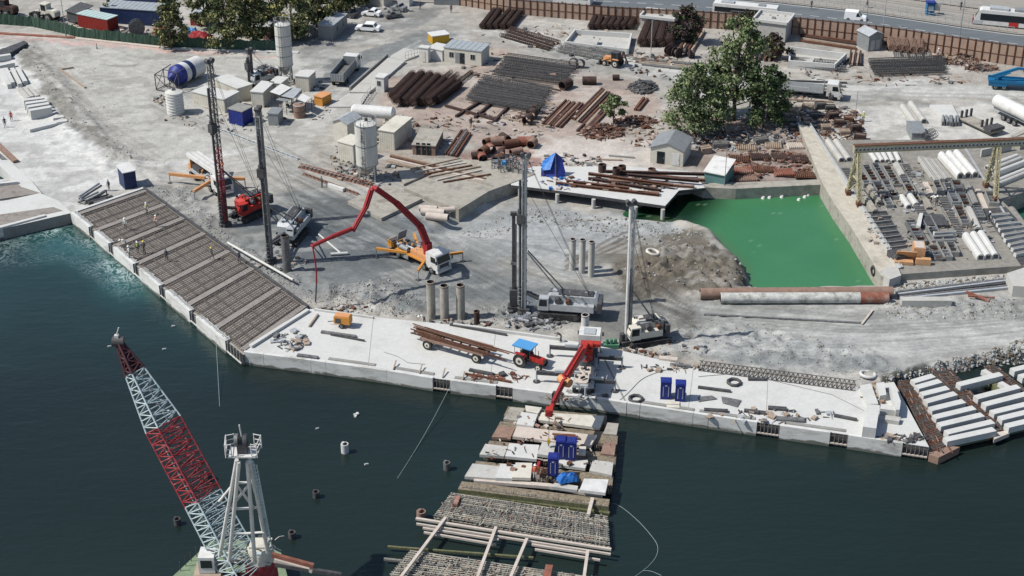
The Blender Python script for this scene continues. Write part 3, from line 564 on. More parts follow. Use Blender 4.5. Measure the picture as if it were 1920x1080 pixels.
# casting yard
cy = thing('casting_yard', 'raised concrete casting yard quay beside the green pond under the gantry', 'quay', (G(1750, 400).x, G(1750, 400).y, 0))
mat('yard_top', RGB(146, 142, 134), .95, .22, 1.6, RGB(118, 114, 106), .75, .45, bump=.3)
origin_slab('yard_slab', [(1520, 262), (1560, 344), (1584, 384), (1614, 426), (1652, 500), (1668, 520), (1690, 514), (1890, 500), (2010, 494), (1880, 378), (1990, 332), (2010, 262)], YZ, WZ-2, 'dirty_concrete', 'yard_top', cy)
mat('walk_top', RGB(196, 189, 174), .95, .16, 1.2, RGB(150, 142, 126), .6, .4, bump=.3)
origin_slab('walkway', [(1496, 232), (1542, 344), (1566, 384), (1596, 426), (1638, 496), (1652, 516), (1668, 524), (1684, 503), (1516, 236)], YZ+.006, WZ-2, 'dirty_concrete', 'walk_top', cy)
origin_slab('west_kerb', [(1517, 236), (1524, 236), (1694, 500), (1682, 503)], YZ+.2, YZ+.005, 'concrete', 'concrete', cy)
origin_slab('corner_cap', [(1650, 508), (1668, 524), (1690, 516), (1684, 502), (1664, 498)], YZ+.3, -.5, 'concrete', 'concrete', cy)
# ---------------- jetty under construction ----------------
mat('jetty_cap', RGB(138, 126, 108), .95, .45, 3, (.05, .045, .035), .8, 1.4, bump=.5)
jt = thing('jetty', 'narrow unfinished jetty reaching out into the dark water below the red crane', 'jetty', (G(1020, 850).x, G(1020, 850).y, 0))
for l_, r_, d in (((953, 762), (1138, 779), 17), ((938, 790), (1159, 812), 22), ((918, 826), (1156, 850), 22), ((893, 864), (1150, 890), 22), ((866, 902), (1143, 936), 15)):
    dx = -d*.62; origin_slab('cap_beam', [l_, r_, (r_[0]-d*.1, r_[1]+d), (l_[0]+dx*.8, l_[1]+d)], 0.0, WZ-.2, 'mossy' if d == 15 else 'jetty_cap', 'jetty_cap', jt)
mb = MB(); rr = random.Random(3)
A, B = G(866, 912, 0)-jt.location, G(1141, 949, 0)-jt.location
for i in range(60):
    p = A.lerp(B, i/59)+Vector((0, -.12, 0)); mb.cyl((p.x, p.y, .15+rr.uniform(-.1, .2)), (p.x, p.y, WZ+.5), .04, 'rust' if rr.random() < .4 else 'rebar_white', n=4)
for z in (-.9, -.4, .05): mb.beam(A+Vector((0, -.16, z)), B+Vector((0, -.16, z)), .05, .06, 'rebar_grey')
mb.beam(A+Vector((-.2, -.35, WZ+.35)), B+Vector((.1, -.35, WZ+.35)), .35, .25, 'mossy'); part('rebar_skirt', mb, jt)
mb = MB()
for k, (l_, r_) in enumerate((((950, 778), (1130, 792)), ((925, 812), (1150, 836)), ((903, 848), (1150, 873)), ((880, 886), (1146, 912)))):
    A, B = G(*l_, -.1)-jt.location, G(*r_, -.1)-jt.location
    for i in range(150):
        p = A.lerp(B, rr.random()); yy = p.y-.3+rr.uniform(-.5, .5); mb.cyl((p.x, yy, -.6), (p.x+rr.uniform(-.15, .15), yy+rr.uniform(-.1, .1), .1+rr.uniform(0, .3)), .035, rr.choice(['pale_rust', 'rust', 'rebar_white', 'rebar']), n=4)
    mb.beam(A+Vector((0, -.3, .1)), B+Vector((0, -.3, .1)), .06, .06, 'rebar_grey')
part('starter_bars', mb, jt)
for pix, m, zt, lb in (
    ([(957, 763), (984, 766), (972, 789), (944, 785)], 'dirty_concrete', .3, 'grey slab at the landward left corner of the jetty'),
    ([(985, 760), (1016, 764), (1009, 775), (987, 771)], 'cream', .4, 'cream strip slab at the landward end of the jetty'),
    ([(978, 772), (1008, 777), (1000, 799), (968, 795)], 'white_concrete', .75, 'small raised slab with four lifting marks near the crane jib'),
    ([(1016, 773), (1133, 780), (1124, 802), (1009, 787)], 'cream', .5, 'long cream slab with loose timber at the landward end of the jetty'),
    ([(934, 798), (966, 802), (957, 821), (922, 819)], 'pale_rust', .3, 'rust stained slab at the left end of the second jetty row'),
    ([(969, 799), (1119, 816), (1107, 837), (961, 818)], 'pale_timber', .5, 'long pale slab across the jetty carrying rust red channels'),
    ([(1139, 792), (1160, 794), (1156, 815), (1131, 813)], 'dirty_concrete', .2, 'small grey slab at the right end of the second jetty row'),
    ([(910, 832), (952, 837), (945, 855), (899, 852)], 'concrete', .3, 'grey slab at the left end of the third jetty row'),
    ([(955, 831), (1011, 834), (1006, 861), (947, 855)], 'white_concrete', .55, 'white slab with a dark hole left of the crane hook'),
    ([(1017, 828), (1042, 830), (1037, 855), (1007, 851)], 'concrete', .95, 'thick grey block hanging under the crane hook'),
    ([(1086, 836), (1099, 837), (1098, 850), (1085, 849)], 'cream', 1.0, 'small cream box right of the blue toilet pair'),
    ([(1133, 828), (1155, 830), (1152, 853), (1126, 850)], 'pale_rust', .25, 'pale rusty slab at the right end of the third jetty row'),
    ([(1049, 862), (1102, 862), (1097, 878), (1045, 871)], 'white_concrete', .5, 'white slab just below the blue toilet pair'),
    ([(886, 869), (936, 874), (929, 897), (871, 893)], 'concrete', .35, 'grey slab at the left end of the lowest jetty row'),
    ([(938, 869), (967, 871), (960, 897), (929, 896)], 'white_concrete', .5, 'white slab second from the left in the lowest jetty row'),
    ([(967, 867), (998, 868), (995, 896), (960, 895)], 'cream', .65, 'stained square slab beside the worker in red'),
    ([(1112, 862), (1150, 867), (1147, 891), (1105, 882)], 'concrete', .3, 'grey slab with a rusty mark at the right end of the lowest jetty row'),
    ([(1095, 897), (1141, 899), (1135, 924), (1087, 918)], 'white_paint', .85, 'clean white square slab at the lower right corner of the jetty'),
    ([(1040, 905), (1084, 911), (1082, 919), (1034, 912)], 'concrete', .3, 'flat slab below the blue tarp on the jetty'),
    ([(890, 895), (1030, 906), (1130, 925), (1130, 930), (1030, 912), (888, 901)], 'pale_timber', .12, 'long pale plank along the seaward edge of the jetty')):
    slab('precast_slab', pix, zt, .35, m, lb, 'slab')
def cage(pix, z0, z1, nu, nv, label, m='rebar_grey', m2='cage_brown', lay_=3, r=.035):
    P = [G(x, y, z1) for x, y in pix]; c = sum(P, Vector())/4; c.z = z0; mb = MB(); rr = random.Random(nu)
    Bq = lambda u, v, z: P[0].lerp(P[1], u).lerp(P[3].lerp(P[2], u), v)-c+Vector((0, 0, z-z1+z0-z0))
    for k in range(lay_):
        z = -(z1-z0)*k/(max(1, lay_-1))
        for i in range(nu+1):
            u = i/nu+rr.uniform(-.007, .007); mb.beam(Bq(u, rr.uniform(-.03, .02), z1+z), Bq(u+rr.uniform(-.01, .01), 1+rr.uniform(-.02, .03), z1+z), r*2, r*2, m2 if rr.random() < .45 else m)
        for j in range(nv+1):
            v = j/nv; mb.beam(Bq(-.01, v, z1+z+.07), Bq(1.01, v+rr.uniform(-.01, .01), z1+z+.07), r*2.4, r*2, m2 if rr.random() < .55 else m)
    for i in range(nu*6):
        u, v = rr.random(), rr.random(); mb.beam(Bq(u, v, z1+rr.uniform(.0, .2)), Bq(u+rr.uniform(-.02, .02), v+rr.uniform(-.12, .12), z1+rr.uniform(-.1, .25)), r*2, r*2, rr.choice([m2, m, 'pale_rust', 'dark_metal']))
    for i in range(0, nu+1, 2):
        for v in (0, 1): mb.beam(Bq(i/nu, v, z1), Bq(i/nu, v, z0), r*2, r*2, m)
    return solo('rebar_cage', mb, label, 'rebar cage', c)
cage([(848, 926), (1137, 970), (1140, 1022), (817, 968)], -1.2, -.3, 75, 14, 'long grey rebar cage over the water just below the jetty', lay_=4, r=.04)
cage([(772, 1034), (1148, 1090), (1150, 1130), (735, 1078)], -1.2, -.4, 80, 12, 'pale rebar cage at the bottom edge of the photo under the timber frame', lay_=4, r=.04)
for i, (a, b, w_, m, z, lb) in enumerate((
    ((780, 974), (1146, 1032), .26, 'pale_timber', -.1, 'long pale cross beam, topmost of the frame'), ((781, 984), (1145, 1041), .16, 'pale_timber', -.25, 'long pale cross beam just below the topmost one'),
    ((793, 992), (935, 1014), .18, 'pale_timber', -.3, 'short cross beam at the upper left of the frame'), ((795, 1000), (930, 1023), .16, 'pale_timber', -.35, 'second short cross beam at the upper left of the frame'),
    ((997, 1023), (1105, 1040), .18, 'pale_timber', -.3, 'short cross beam at the right of the frame'), ((1003, 1032), (1125, 1052), .16, 'pale_timber', -.35, 'second short cross beam at the right of the frame'),
    ((727, 1027), (1000, 1048), .22, 'mossy', -.6, 'dark mossy rail sticking out to the left'), ((720, 1050), (1120, 1092), .24, 'rebar_grey', -.6, 'grey rail crossing the bottom of the frame'),
    ((836, 972), (752, 1084), .3, 'pale_timber', .1, 'sloping long beam at the left of the frame'), ((930, 990), (893, 1090), .3, 'pale_timber', .1, 'second long beam from the left of the frame'),
    ((988, 1012), (955, 1090), .3, 'pale_timber', .1, 'third long beam from the left of the frame'), ((1102, 1034), (1094, 1092), .3, 'pale_timber', .1, 'rightmost long beam of the frame'),
    ((1030, 1062), (1024, 1090), .7, 'red_rust', .15, 'short orange beam at the bottom edge'), ((1111, 936), (1103, 967), .35, 'pale_timber', .1, 'short pale beam linking the jetty to the grey cage'))):
    lay('scaffold_beam', a, b, w_, .22, m, lb, 'beam', z, 'timber frame beams at the end of the jetty')
# ---------------- right hand beam framework over the water ----------------
T4 = lambda a: (1440+a[0]/4, 540+a[1]/4)
cols = [[((1080, 742), (1235, 696)), ((1110, 785), (1285, 736)), ((1145, 837), (1342, 788)), ((1175, 892), (1400, 830)), ((1210, 950), (1462, 888)), ((1240, 1010), (1540, 938)), ((1275, 1068), (1602, 990)), ((1330, 1125), (1680, 1042)), ((1322, 1180), (1690, 1100))],
        [((1422, 764), (1742, 684)), ((1552, 862), (1872, 778)), ((1612, 915), (1960, 826)), ((1672, 974), (1990, 896)), ((1732, 1020), (2010, 952)), ((1782, 1076), (2030, 1016)), ((1825, 655), (1990, 614)), ((1885, 704), (2010, 672))]]
for k, cc in enumerate(cols):
    for i, (a, b) in enumerate(cc):
        lay('precast_beam', T4(a), T4(b), .85, .75, 'white_concrete', f"{ORD[i]} pale beam from the top in the {'left' if k == 0 else 'right'} row of the open framework over the water", 'beam', -.15, 'precast beams of the open framework')
lay('precast_beam', T4((1610, 645)), T4((1680, 690)), .7, .6, 'white_concrete', 'short pale link beam at the top of the open framework', 'beam', -.2)
lay('precast_beam', T4((1735, 738)), T4((1805, 780)), .7, .6, 'white_concrete', 'short pale link beam in the middle of the open framework', 'beam', -.2)
cage([(1684, 716), (1706, 714), (1778, 836), (1748, 846)], -.9, -.1, 14, 60, 'brown rebar strip beside the right end of the white quay', 'rust', 'rebar', 3, .05)
cage([(1750, 698), (1784, 694), (1884, 806), (1856, 812)], -.9, -.2, 16, 60, 'brown rebar strip between the two rows of pale beams', 'rust', 'rebar', 3, .05)
cage([(1846, 690), (1866, 686), (1960, 760), (1940, 790)], -.9, -.2, 12, 40, 'short brown rebar strip at the right photo edge', 'rust', 'rebar', 3, .05)
slab('concrete_stub', [(1742, 838), (1752, 846), (1776, 836), (1800, 838), (1760, 858), (1742, 852)], -.1, 1.2, 'pale_rust', 'broken corner cap at the seaward tip of the white quay', 'pile cap')
slab('concrete_stub', [(1850, 700), (1872, 706), (1900, 738), (1872, 742)], -.1, 1.2, 'mossy', 'mossy brown cap among the pale beams near the shore', 'pile cap')
slab('concrete_stub', [(1862, 812), (1892, 806), (1893, 812), (1864, 824)], -.1, .5, 'pale_timber', 'pale beam end sticking out beyond the right framework', 'pile cap')
# ---------------- vehicle helpers ----------------
def hd(a, b, z=0.0):
    A, B = G(*a, z), G(*b, z); d = B-A; return (A+B)/2, math.atan2(d.y, d.x), d.length
def loc(p, o, rz):                          # world -> local
    return Matrix.Rotation(-rz, 3, 'Z') @ (Vector(p)-Vector(o))
def wheel(par, x, y, r=.5, w_=.35, hub='grey_metal', z=None):
    z = r if z is None else z; s = 1 if y > 0 else -1
    o = part('wheel', MB().cyl((x, y-w_/2, z), (x, y+w_/2, z), r, 'rubber', n=16), par)
    part('rim', MB().cyl((x, y+s*w_/2, z), (x, y+s*(w_/2+.03), z), r*.55, hub, n=12).cyl((x, y+s*(w_/2+.03), z), (x, y+s*(w_/2+.08), z), r*.2, 'dark_metal', n=8), o); return o
def truck_cab(t, xf, m='white_paint', l_=2.2, w_=2.45, z0=.75, h=2.9):
    c_ = part('cab', MB().exty([(xf, z0), (xf+.03, z0+.95), (xf-.28, h-.12), (xf-.42, h), (xf-l_, h), (xf-l_, z0)], -w_/2, w_/2, m), t)
    part('windscreen', MB().add([(xf+.05, -w_/2+.12, z0+1.0), (xf+.05, w_/2-.12, z0+1.0), (xf-.23, w_/2-.16, h-.28), (xf-.23, -w_/2+.16, h-.28)], [(0, 1, 2, 3)], 'glass'), c_)
    for s in (-1, 1):
        y = s*(w_/2+.012); part('side_window', MB().add([(xf-.18, y, z0+1.0), (xf-1.25, y, z0+1.0), (xf-1.25, y, h-.35), (xf-.38, y, h-.35)], [(0, 1, 2, 3)], 'glass'), c_)
        part('mirror', MB().box((xf+.05, s*(w_/2+.2), z0+1.3), (.1, .2, .5), 'dark_metal'), c_)
        part('headlight', MB().box((xf+.06, s*.85, z0+.12), (.06, .32, .18), 'light_metal'), t)
    part('bumper', MB().b(xf-.3, xf+.12, -w_/2, w_/2, .4, z0-.01, 'white_paint'), t)
    part('grille', MB().b(xf+.01, xf+.055, -.8, .8, z0+.25, z0+.8, 'dark_metal'), t); return c_
def chassis(t, x0, x1, m='dark_metal'):
    mb = MB()
    for s in (-1, 1): mb.b(x0, x1, s*.42-.08, s*.42+.08, .75, 1.0, m)
    for i in range(5): x = x0+(x1-x0)*(i+.5)/5; mb.b(x-.06, x+.06, -.34, .34, .8, .95, m)
    part('chassis', mb, t)
def fittings(t, x0, x1, y0, y1, z0, z1, n, sd, ms=('dark_metal', 'light_metal', 'mast_metal', 'grey_metal', 'rubber')):
    r_ = random.Random(sd); mb = MB()
    for i in range(n):
        p = Vector((r_.uniform(x0, x1), r_.uniform(y0, y1), r_.uniform(z0, z1))); m = r_.choice(ms)
        if i % 2: mb.box(p, (r_.uniform(.15, .6), r_.uniform(.12, .45), r_.uniform(.08, .3)), m, rz=r_.choice([0, 0, 1.57, r_.uniform(0, 3)]))
        else: q_ = p+Vector((r_.uniform(-.9, .9), r_.uniform(-.6, .6), r_.uniform(-.15, .25))); mb.tube([p, p.lerp(q_, .5)+Vector((0, 0, .15)), q_], r_.uniform(.03, .06), m, 5)
    o = part('fittings', mb, t); o['kind'] = 'stuff'; return o
# ---------------- concrete pump trucks ----------------
f = G(834, 514); rz = R(-45); d = Vector((math.cos(rz), math.sin(rz), 0)); c = f-d*5.2
t = thing('pump_truck', 'orange and white concrete pump truck with its red boom unfolded', 'pump truck', c, rz)
truck_cab(t, 5.1); chassis(t, -5.2, 4.8, 'orange')
for x in (3.9, 2.4, -2.6, -4.0):
    for s in (-1, 1): wheel(t, x, s*1.05)
part('fender_deck', MB().b(-3.2, 2.6, -1.15, 1.15, 1.02, 1.25, 'orange').b(-.5, 2.5, -.9, .9, 1.26, 1.9, 'orange_pale').b(-3.2, -.8, .35, 1.1, 1.26, 1.8, 'dark_metal'), t)
part('hopper', MB().box((-4.6, 0, 1.25), (1.3, 1.7, .9), 'orange', taper=1.0).b(-5.1, -4.1, -.7, .7, 1.71, 1.76, 'dark_metal'), t)
part('hopper_lid', MB().box((-3.6, .4, 2.6), (.12, 1.5, 1.3), 'grey_metal', ry=.25), t)
part('water_tank', MB().cyl((-2.9, -.75, 1.65), (-1.0, -.75, 1.65), .36, 'grey_metal', n=12), t)
part('pump_cylinder', MB().cyl((-3.8, .1, 1.5), (-.6, .1, 1.5), .16, 'light_metal').cyl((-3.8, -.3, 1.5), (-.6, -.3, 1.5), .16, 'light_metal'), t)
[part('toolbox', MB().b(-2.0, -.6, s*1.22-.06, s*1.22+.06, .5, 1.0, 'grey_metal'), t) for s in (-1, 1)]
for (x0, y0, x1, y1) in ((2.4, 1, 4.2, 4.2), (2.4, -1, 4.0, -3.6), (-1.0, 1.0, -4.6, 3.4), (-1.0, -1.0, -4.8, -3.2)):
    g = part('outrigger', MB().beam((x0, y0, 1.3), (x1, y1, 1.35), .28, .32, 'orange'), t)
    part('outrigger_leg', MB().cyl((x1, y1, 1.3), (x1, y1, .08), .08, 'light_metal', n=8).box((x1, y1, .05), (.6, .6, .08), 'dark_metal'), g)
tb = loc(c+d*1.9, c, rz); part('turret', MB().cyl((tb.x, 0, 1.3), (tb.x, 0, 2.6), .55, 'red', n=14).box((tb.x, 0, 3.0), (.9, .9, 1.0), 'red'), t)
B0 = c+d*1.9; TIP = G(594, 578)
b0x, b0y = PX(B0.x, B0.y); 
def onl(px, row, b0=None):                  # point above the line B0->TIP whose image is (px,row)
    for k in range(12):
        t_ = 0
    best = None
    for i in range(201):
        p = B0.lerp(TIP, i/200); q0, q1 = PX(p.x, p.y); h_ = HT(q0, q1, row); qq = PX(p.x, p.y, h_)
        if best is None or abs(qq[0]-px) < best[0]: best = (abs(qq[0]-px), Vector((p.x, p.y, h_)))
    return best[1]
def boom(par, pts, w0, w1, m, nm='boom_section', o=None, r=0):
    mb = MB(); P = [loc(p, o, r) for p in pts]; n = len(P)
    for i in range(n-1):
        a = w0+(w1-w0)*i/(n-1); mb.beam(P[i], P[i+1]+(P[i+1]-P[i]).normalized()*.1, a*.62, a, m)
    s_ = Vector((0, 0, 1)).cross((P[-1]-P[0]).normalized()).normalized()*(w0*.42)
    mb.tube([p+s_+Vector((0, 0, .12)) for p in P], .07, m, 6)       # delivery pipe
    for p in P: mb.cyl(p-s_*1.3, p+s_*1.3, w0*.32, m, n=10)
    return part(nm, mb, par)
s1 = [c+d*1.9+Vector((0, 0, 3.3)), onl(788, 424), onl(744, 381), onl(704, 353)]
s2 = [onl(697, 356), onl(686, 388), onl(662, 431)]; s3 = [onl(660, 429), onl(622, 444), onl(578, 461)]
boom(t, s1, .85, .65, 'red', o=c, r=rz); boom(t, s2, .62, .5, 'red', o=c, r=rz); boom(t, s3, .5, .34, 'red', o=c, r=rz)
e0, e1 = s3[-1], TIP+Vector((0, 0, .9)); hp = [loc(e0.lerp(e1, k/6)+Vector((.25*math.sin(k*.6), 0, 0)), c, rz) for k in range(7)]
part('hose', MB().tube(hp[:5], .11, 'red').tube(hp[4:], .1, 'dark_metal'), t)
a_, b_ = loc(s1[0]+(s1[1]-s1[0])*.05-Vector((0, 0, 1.0)), c, rz), loc(s1[1].lerp(s1[0], .4)-Vector((0, 0, .3)), c, rz)
part('lift_ram', MB().cyl(a_, b_, .13, 'light_metal', n=8), t)
fittings(t, -5.0, 2.4, -1.1, 1.1, 1.3, 2.1, 40, 3, ('dark_metal', 'orange', 'orange_pale', 'light_metal', 'mast_metal'))
# folded pump truck
c, rz, L = hd((362, 322), (424, 368)); d = Vector((math.cos(rz), math.sin(rz), 0))
t = thing('pump_truck', 'white pump truck with folded boom and spread orange outriggers on the left', 'pump truck', c, rz)
truck_cab(t, 5.6); chassis(t, -4.5, 5.2, 'grey_metal')
for x in (4.3, 2.8, -2.4, -3.7):
    for s in (-1, 1): wheel(t, x, s*1.05)
part('deck', MB().b(-3.8, 3.2, -1.1, 1.1, 1.02, 1.4, 'light_metal').b(-3.4, -1.2, -.9, .9, 1.41, 2.1, 'dark_metal'), t)
for i, y in enumerate((-.62, -.05, .55)): part('folded_boom', MB().beam((-5.4+i*.5, y, 3.0+.16*i), (5.2-i*.8, y, 3.25+.1*i), .42, .55, 'white_paint'), t)
part('boom_rest', MB().b(-4.3, -4.1, -.9, .9, 1.0, 2.7, 'orange_pale').b(2.7, 2.9, -.9, .9, 1.4, 2.9, 'white_paint'), t)
for (x0, y0, x1, y1) in ((1.0, -1, -3.6, -4.6), (2.6, -1, 4.3, -4.4), (1.0, 1, -2.6, 3.6), (2.6, 1, 4.6, 3.6)):
    g = part('outrigger', MB().beam((x0, y0, 1.6), (x1, y1, 1.5), .35, .45, 'orange_pale'), t)
    part('outrigger_leg', MB().cyl((x1, y1, 1.5), (x1, y1, .08), .09, 'light_metal', n=8).box((x1, y1, .05), (.6, .6, .08), 'dark_metal'), g)
part('hopper', MB().box((-4.7, 0, 1.2), (1.1, 1.6, .9), 'orange_pale'), t)
fittings(t, -4.6, 3.0, -1.1, 1.1, 1.4, 2.6, 30, 5, ('dark_metal', 'orange_pale', 'light_metal', 'mast_metal'))
# ---------------- drilling rigs ----------------
def rig(base, body, top, label, bm, mm='mast_metal', kind='box', body_l=6.0, strings=1, mw=.75, foot=None, mlean=0):
    B, C = G(*base), G(*body); d = (B-C); rz = math.atan2(d.y, d.x); D = d.length; H = HT(*base, top)
    t = thing('drilling_rig', label, 'drilling rig', C, rz)
    for s in (-1, 1):
        tr = MB().ext([(0, 0)], 0, 0, 'rubber') if False else MB()
        pr = [(-2.6, .35), (-2.35, .05), (2.35, .05), (2.6, .35), (2.6, .6), (2.3, .85), (-2.3, .85), (-2.6, .6)]
        tr.exty(pr, s*1.35-.32, s*1.35+.32, 'rubber'); k = part('track', tr, t)
        part('track_wheels', MB().cyl((-2.1, s*1.35-.35, .45), (-2.1, s*1.35+.35, .45), .3, 'dark_metal').cyl((2.1, s*1.35-.35, .45), (2.1, s*1.35+.35, .45), .3, 'dark_metal').cyl((0, s*1.35-.34, .3), (0, s*1.35+.34, .3), .2, 'dark_metal'), k)
    part('undercarriage', MB().b(-1.6, 1.6, -1.0, 1.0, .35, .95, 'dark_metal').cyl((0, 0, .95), (0, 0, 1.2), .8, 'dark_metal', n=14), t)
    x0 = -body_l/2-.6; bd = part('engine_body', MB().exty([(x0, 1.25), (x0, 2.7), (x0+.3, 2.95), (1.2, 2.95), (1.6, 2.5), (1.6, 1.25)], -1.35, .55, bm).b(x0+.4, 1.3, .56, 1.35, 1.25, 2.1, bm).b(x0+.6, .2, -1.1, .3, 2.96, 3.1, 'dark_metal').b(.4, 1.0, -.9, -.3, 2.96, 3.2, bm), t)
    part('vent_panel', MB().b(x0+.5, x0+2.4, -1.40, -1.36, 1.6, 2.5, 'dark_metal').b(x0+2.7, 1.0, -1.40, -1.36, 1.7, 2.3, 'grey_metal'), bd)
    part('exhaust', MB().cyl((x0+1.2, .1, 3.0), (x0+1.2, .1, 3.7), .09, 'dark_metal'), bd)
    part('counterweight', MB().b(x0-.55, x0-.01, -1.35, 1.35, 1.3, 2.6, 'dark_metal'), t)
    part('winch', MB().cyl((.2, .6, 2.5), (.2, 1.3, 2.5), .35, 'dark_metal', n=12), t); part('winch', MB().cyl((-1.1, .6, 2.45), (-1.1, 1.3, 2.45), .3, 'rust', n=12), t)
    cb = part('cab', MB().exty([(1.3, 1.2), (2.6, 1.2), (2.75, 1.9), (2.5, 2.85), (1.3, 2.85)], .35, 1.4, bm), t)
    part('cab_window', MB().add([(2.71, .45, 1.6), (2.71, 1.3, 1.6), (2.57, 1.3, 2.7), (2.57, .45, 2.7)], [(0, 1, 2, 3)], 'glass').add([(1.5, 1.415, 1.8), (2.5, 1.415, 1.8), (2.4, 1.415, 2.7), (1.5, 1.415, 2.7)], [(0, 1, 2, 3)], 'glass'), cb)
    x = D
    if kind == 'box':
        ms = MB().beam((x, 0, .6), (x, 0, H), mw*.75, mw, mm); n = int(H/1.5)
        for i in range(n): z = .8+i*1.5; ms.box((x+mw*.5+.03, 0, z), (.06, mw*.8, .12), 'dark_metal').box((x, 0, z+.6), (mw+.05, mw*.75+.05, .07), 'light_metal')
        for s in (-1, 1): ms.cyl((x+mw*.65, s*.28, .8), (x+mw*.65, s*.28, H-.5), .06, 'light_metal', n=6)
    elif kind == 'white':
        ms = MB().cyl((x, 0, .2), (x, 0, H-2.2), .2, 'white_paint', n=10).beam((x-.45, 0, 1.0), (x-.45, 0, H*.55), .35, .4, 'mast_metal')
        ms.lattice((x-.28, 0, H*.45), (x-.28, 0, H-.8), .45, .4, 14, .05, 'white_paint')
        ms.cyl((x, 0, H-2.2), (x, 0, H), .24, 'white_paint', n=10)
    else:
        ms = MB().lattice((x, 0, .4), (x, 0, H*.5), mw, mw, 16, .07, 'crane_red', rd=.05).lattice((x, 0, H*.5), (x, 0, H), mw, mw*.9, 16, .07, 'mast_metal', rd=.05).beam((x, 0, .4), (x, 0, H*.22), .5, .5, 'dark_metal')
    ms = part('mast', ms, t)
    part('mast_head', MB().box((x, 0, H+.15), (1.1, .5, .45), mm).cyl((x+.4, -.3, H+.35), (x+.4, .3, H+.35), .28, 'dark_metal', n=12).cyl((x-.4, -.3, H+.35), (x-.4, .3, H+.35), .28, 'dark_metal', n=12), ms)
    part('mast_foot', MB().box((x, 0, .35), (1.3, 1.2, .6), 'dark_metal').cyl((x+.5, 0, .1), (x+.5, 0, 1.6), .32, 'dark_metal', n=10), ms)
    if strings:
        xs_ = x+mw*.5+.38; g_ = MB().cyl((xs_, 0, .1), (xs_, 0, H*.86), .17, 'dark_metal' if kind != 'white' else 'light_metal', n=8)
        for i in range(int(H*.3)): g_.torus((xs_, 0, .6+i*.55), (0, 0, 1), .27, .06, 'mast_metal', 10, 5)
        part('drill_string', g_, t)
        part('drive_head', MB().box((xs_-.1, 0, H*.62), (.9, .9, 1.2), 'dark_metal').cyl((xs_, 0, H*.62-.9), (xs_, 0, H*.62+1.1), .33, 'dark_metal', n=10), t)
    for s in (-1, 1):
        part('backstay', MB().cyl((-1.2, s*.8, 2.2), (x-.3, s*.25, min(H*.42, 8.5)), .09, 'mast_metal', n=6), t)
    part('mast_link', MB().beam((1.4, -.35, 1.6), (x-.2, -.2, 2.8), .25, .3, 'dark_metal').beam((1.4, .35, 1.6), (x-.2, .2, 2.8), .25, .3, 'dark_metal'), t)
    cb = MB()
    for s, zz in ((-.25, H), (.25, H), (0, H*.8)): cb.cyl((x-.2, s*.6, zz), (x0+1.0, s, 2.9), .025, 'dark_metal', n=4)
    part('cable', cb, t); fittings(t, x0, 1.4, -1.2, 1.2, 2.9, 3.15, 16, int(H*10)); fittings(t, 1.6, x-.2, -1.1, 1.1, .6, 2.2, 14, int(H*7)); return t
rig((423, 424), (470, 404), 118, 'drilling rig with a slender red and grey lattice mast and a red body', 'bright_red', kind='lattice', body_l=4.2, mw=.6)
rig((508, 494), (547, 448), 208, 'tall dark mast drilling rig with a dusty white body beside the rebar deck', 'light_metal', body_l=7.5, mw=.7)
rig((984, 585), (1050, 590), 296, 'drilling rig with a tall grey mast and a long white body at the site middle', 'light_metal', 'grey_metal', body_l=8.2, mw=.5)
rig((1173, 646), (1212, 640), 384, 'drilling rig with a thin white mast and a small dusty body beside the quay', 'cream', kind='white', body_l=2.6, strings=0)
rig((474, 166), (492, 160), 96, 'small drilling rig with a short dark mast behind the white containers', 'light_metal', 'dark_metal', body_l=3, mw=.6)
B = G(963, 580); H = HT(963, 580, 402)
solo('pile_leader', MB().beam((0, 0, .3), (0, 0, H), .42, .42, 'dark_metal').box((0, 0, .3), (1.5, 1.2, .6), 'dark_metal').box((0, 0, H*.14), (1.0, 1.0, 2.2), 'dark_metal').box((0, 0, H*.5), (.7, .6, .4), 'mast_metal').cyl((.3, 0, .6), (.3, 0, H*.9), .09, 'mast_metal', n=6).box((0, 0, H+.1), (.8, .5, .4), 'dark_metal'), 'slim black pile leader standing just left of the tall grey mast', 'pile leader', B)
def tubepile(x, y, top, r, label, m='dirty_concrete', group=None):
    H = HT(x, y, top); solo('steel_pile', MB().cyl((0, 0, -.8), (0, 0, H), r, m, n=14, hollow=.86, mi='dark_rust').torus((0, 0, H*.97), (0, 0, 1), r+.01, .04, 'rust', 14, 5), label, 'pile', G(x, y), 0, group)
for x, y, tp, lb in ((809, 596, 528, 'left pile of the three tall piles in front of the pump truck'), (834, 598, 535, 'middle pile of the three tall piles in front of the pump truck'), (864, 597, 534, 'right pile of the three tall piles in front of the pump truck')): tubepile(x, y, tp, .55, lb, group='piles in front of the pump truck')
tubepile(894, 607, 583, .36, 'short stub pile right of the three tall piles', 'dark_rust')
for x, y, tp, lb in ((1073, 505, 448, 'left pile of the three slim piles in the gravel'), (1091, 511, 449, 'middle pile of the three slim piles in the gravel'), (1108, 518, 453, 'right pile of the three slim piles in the gravel')): tubepile(x, y, tp, .42, lb, 'concrete', 'slim piles in the gravel')
tubepile(539, 510, 441, .55, 'dark grey pile beside the tall dark mast', 'mast_metal')
tubepile(1096, 650, 590, .48, 'white casing pipe standing behind the crane cab', 'white_paint')
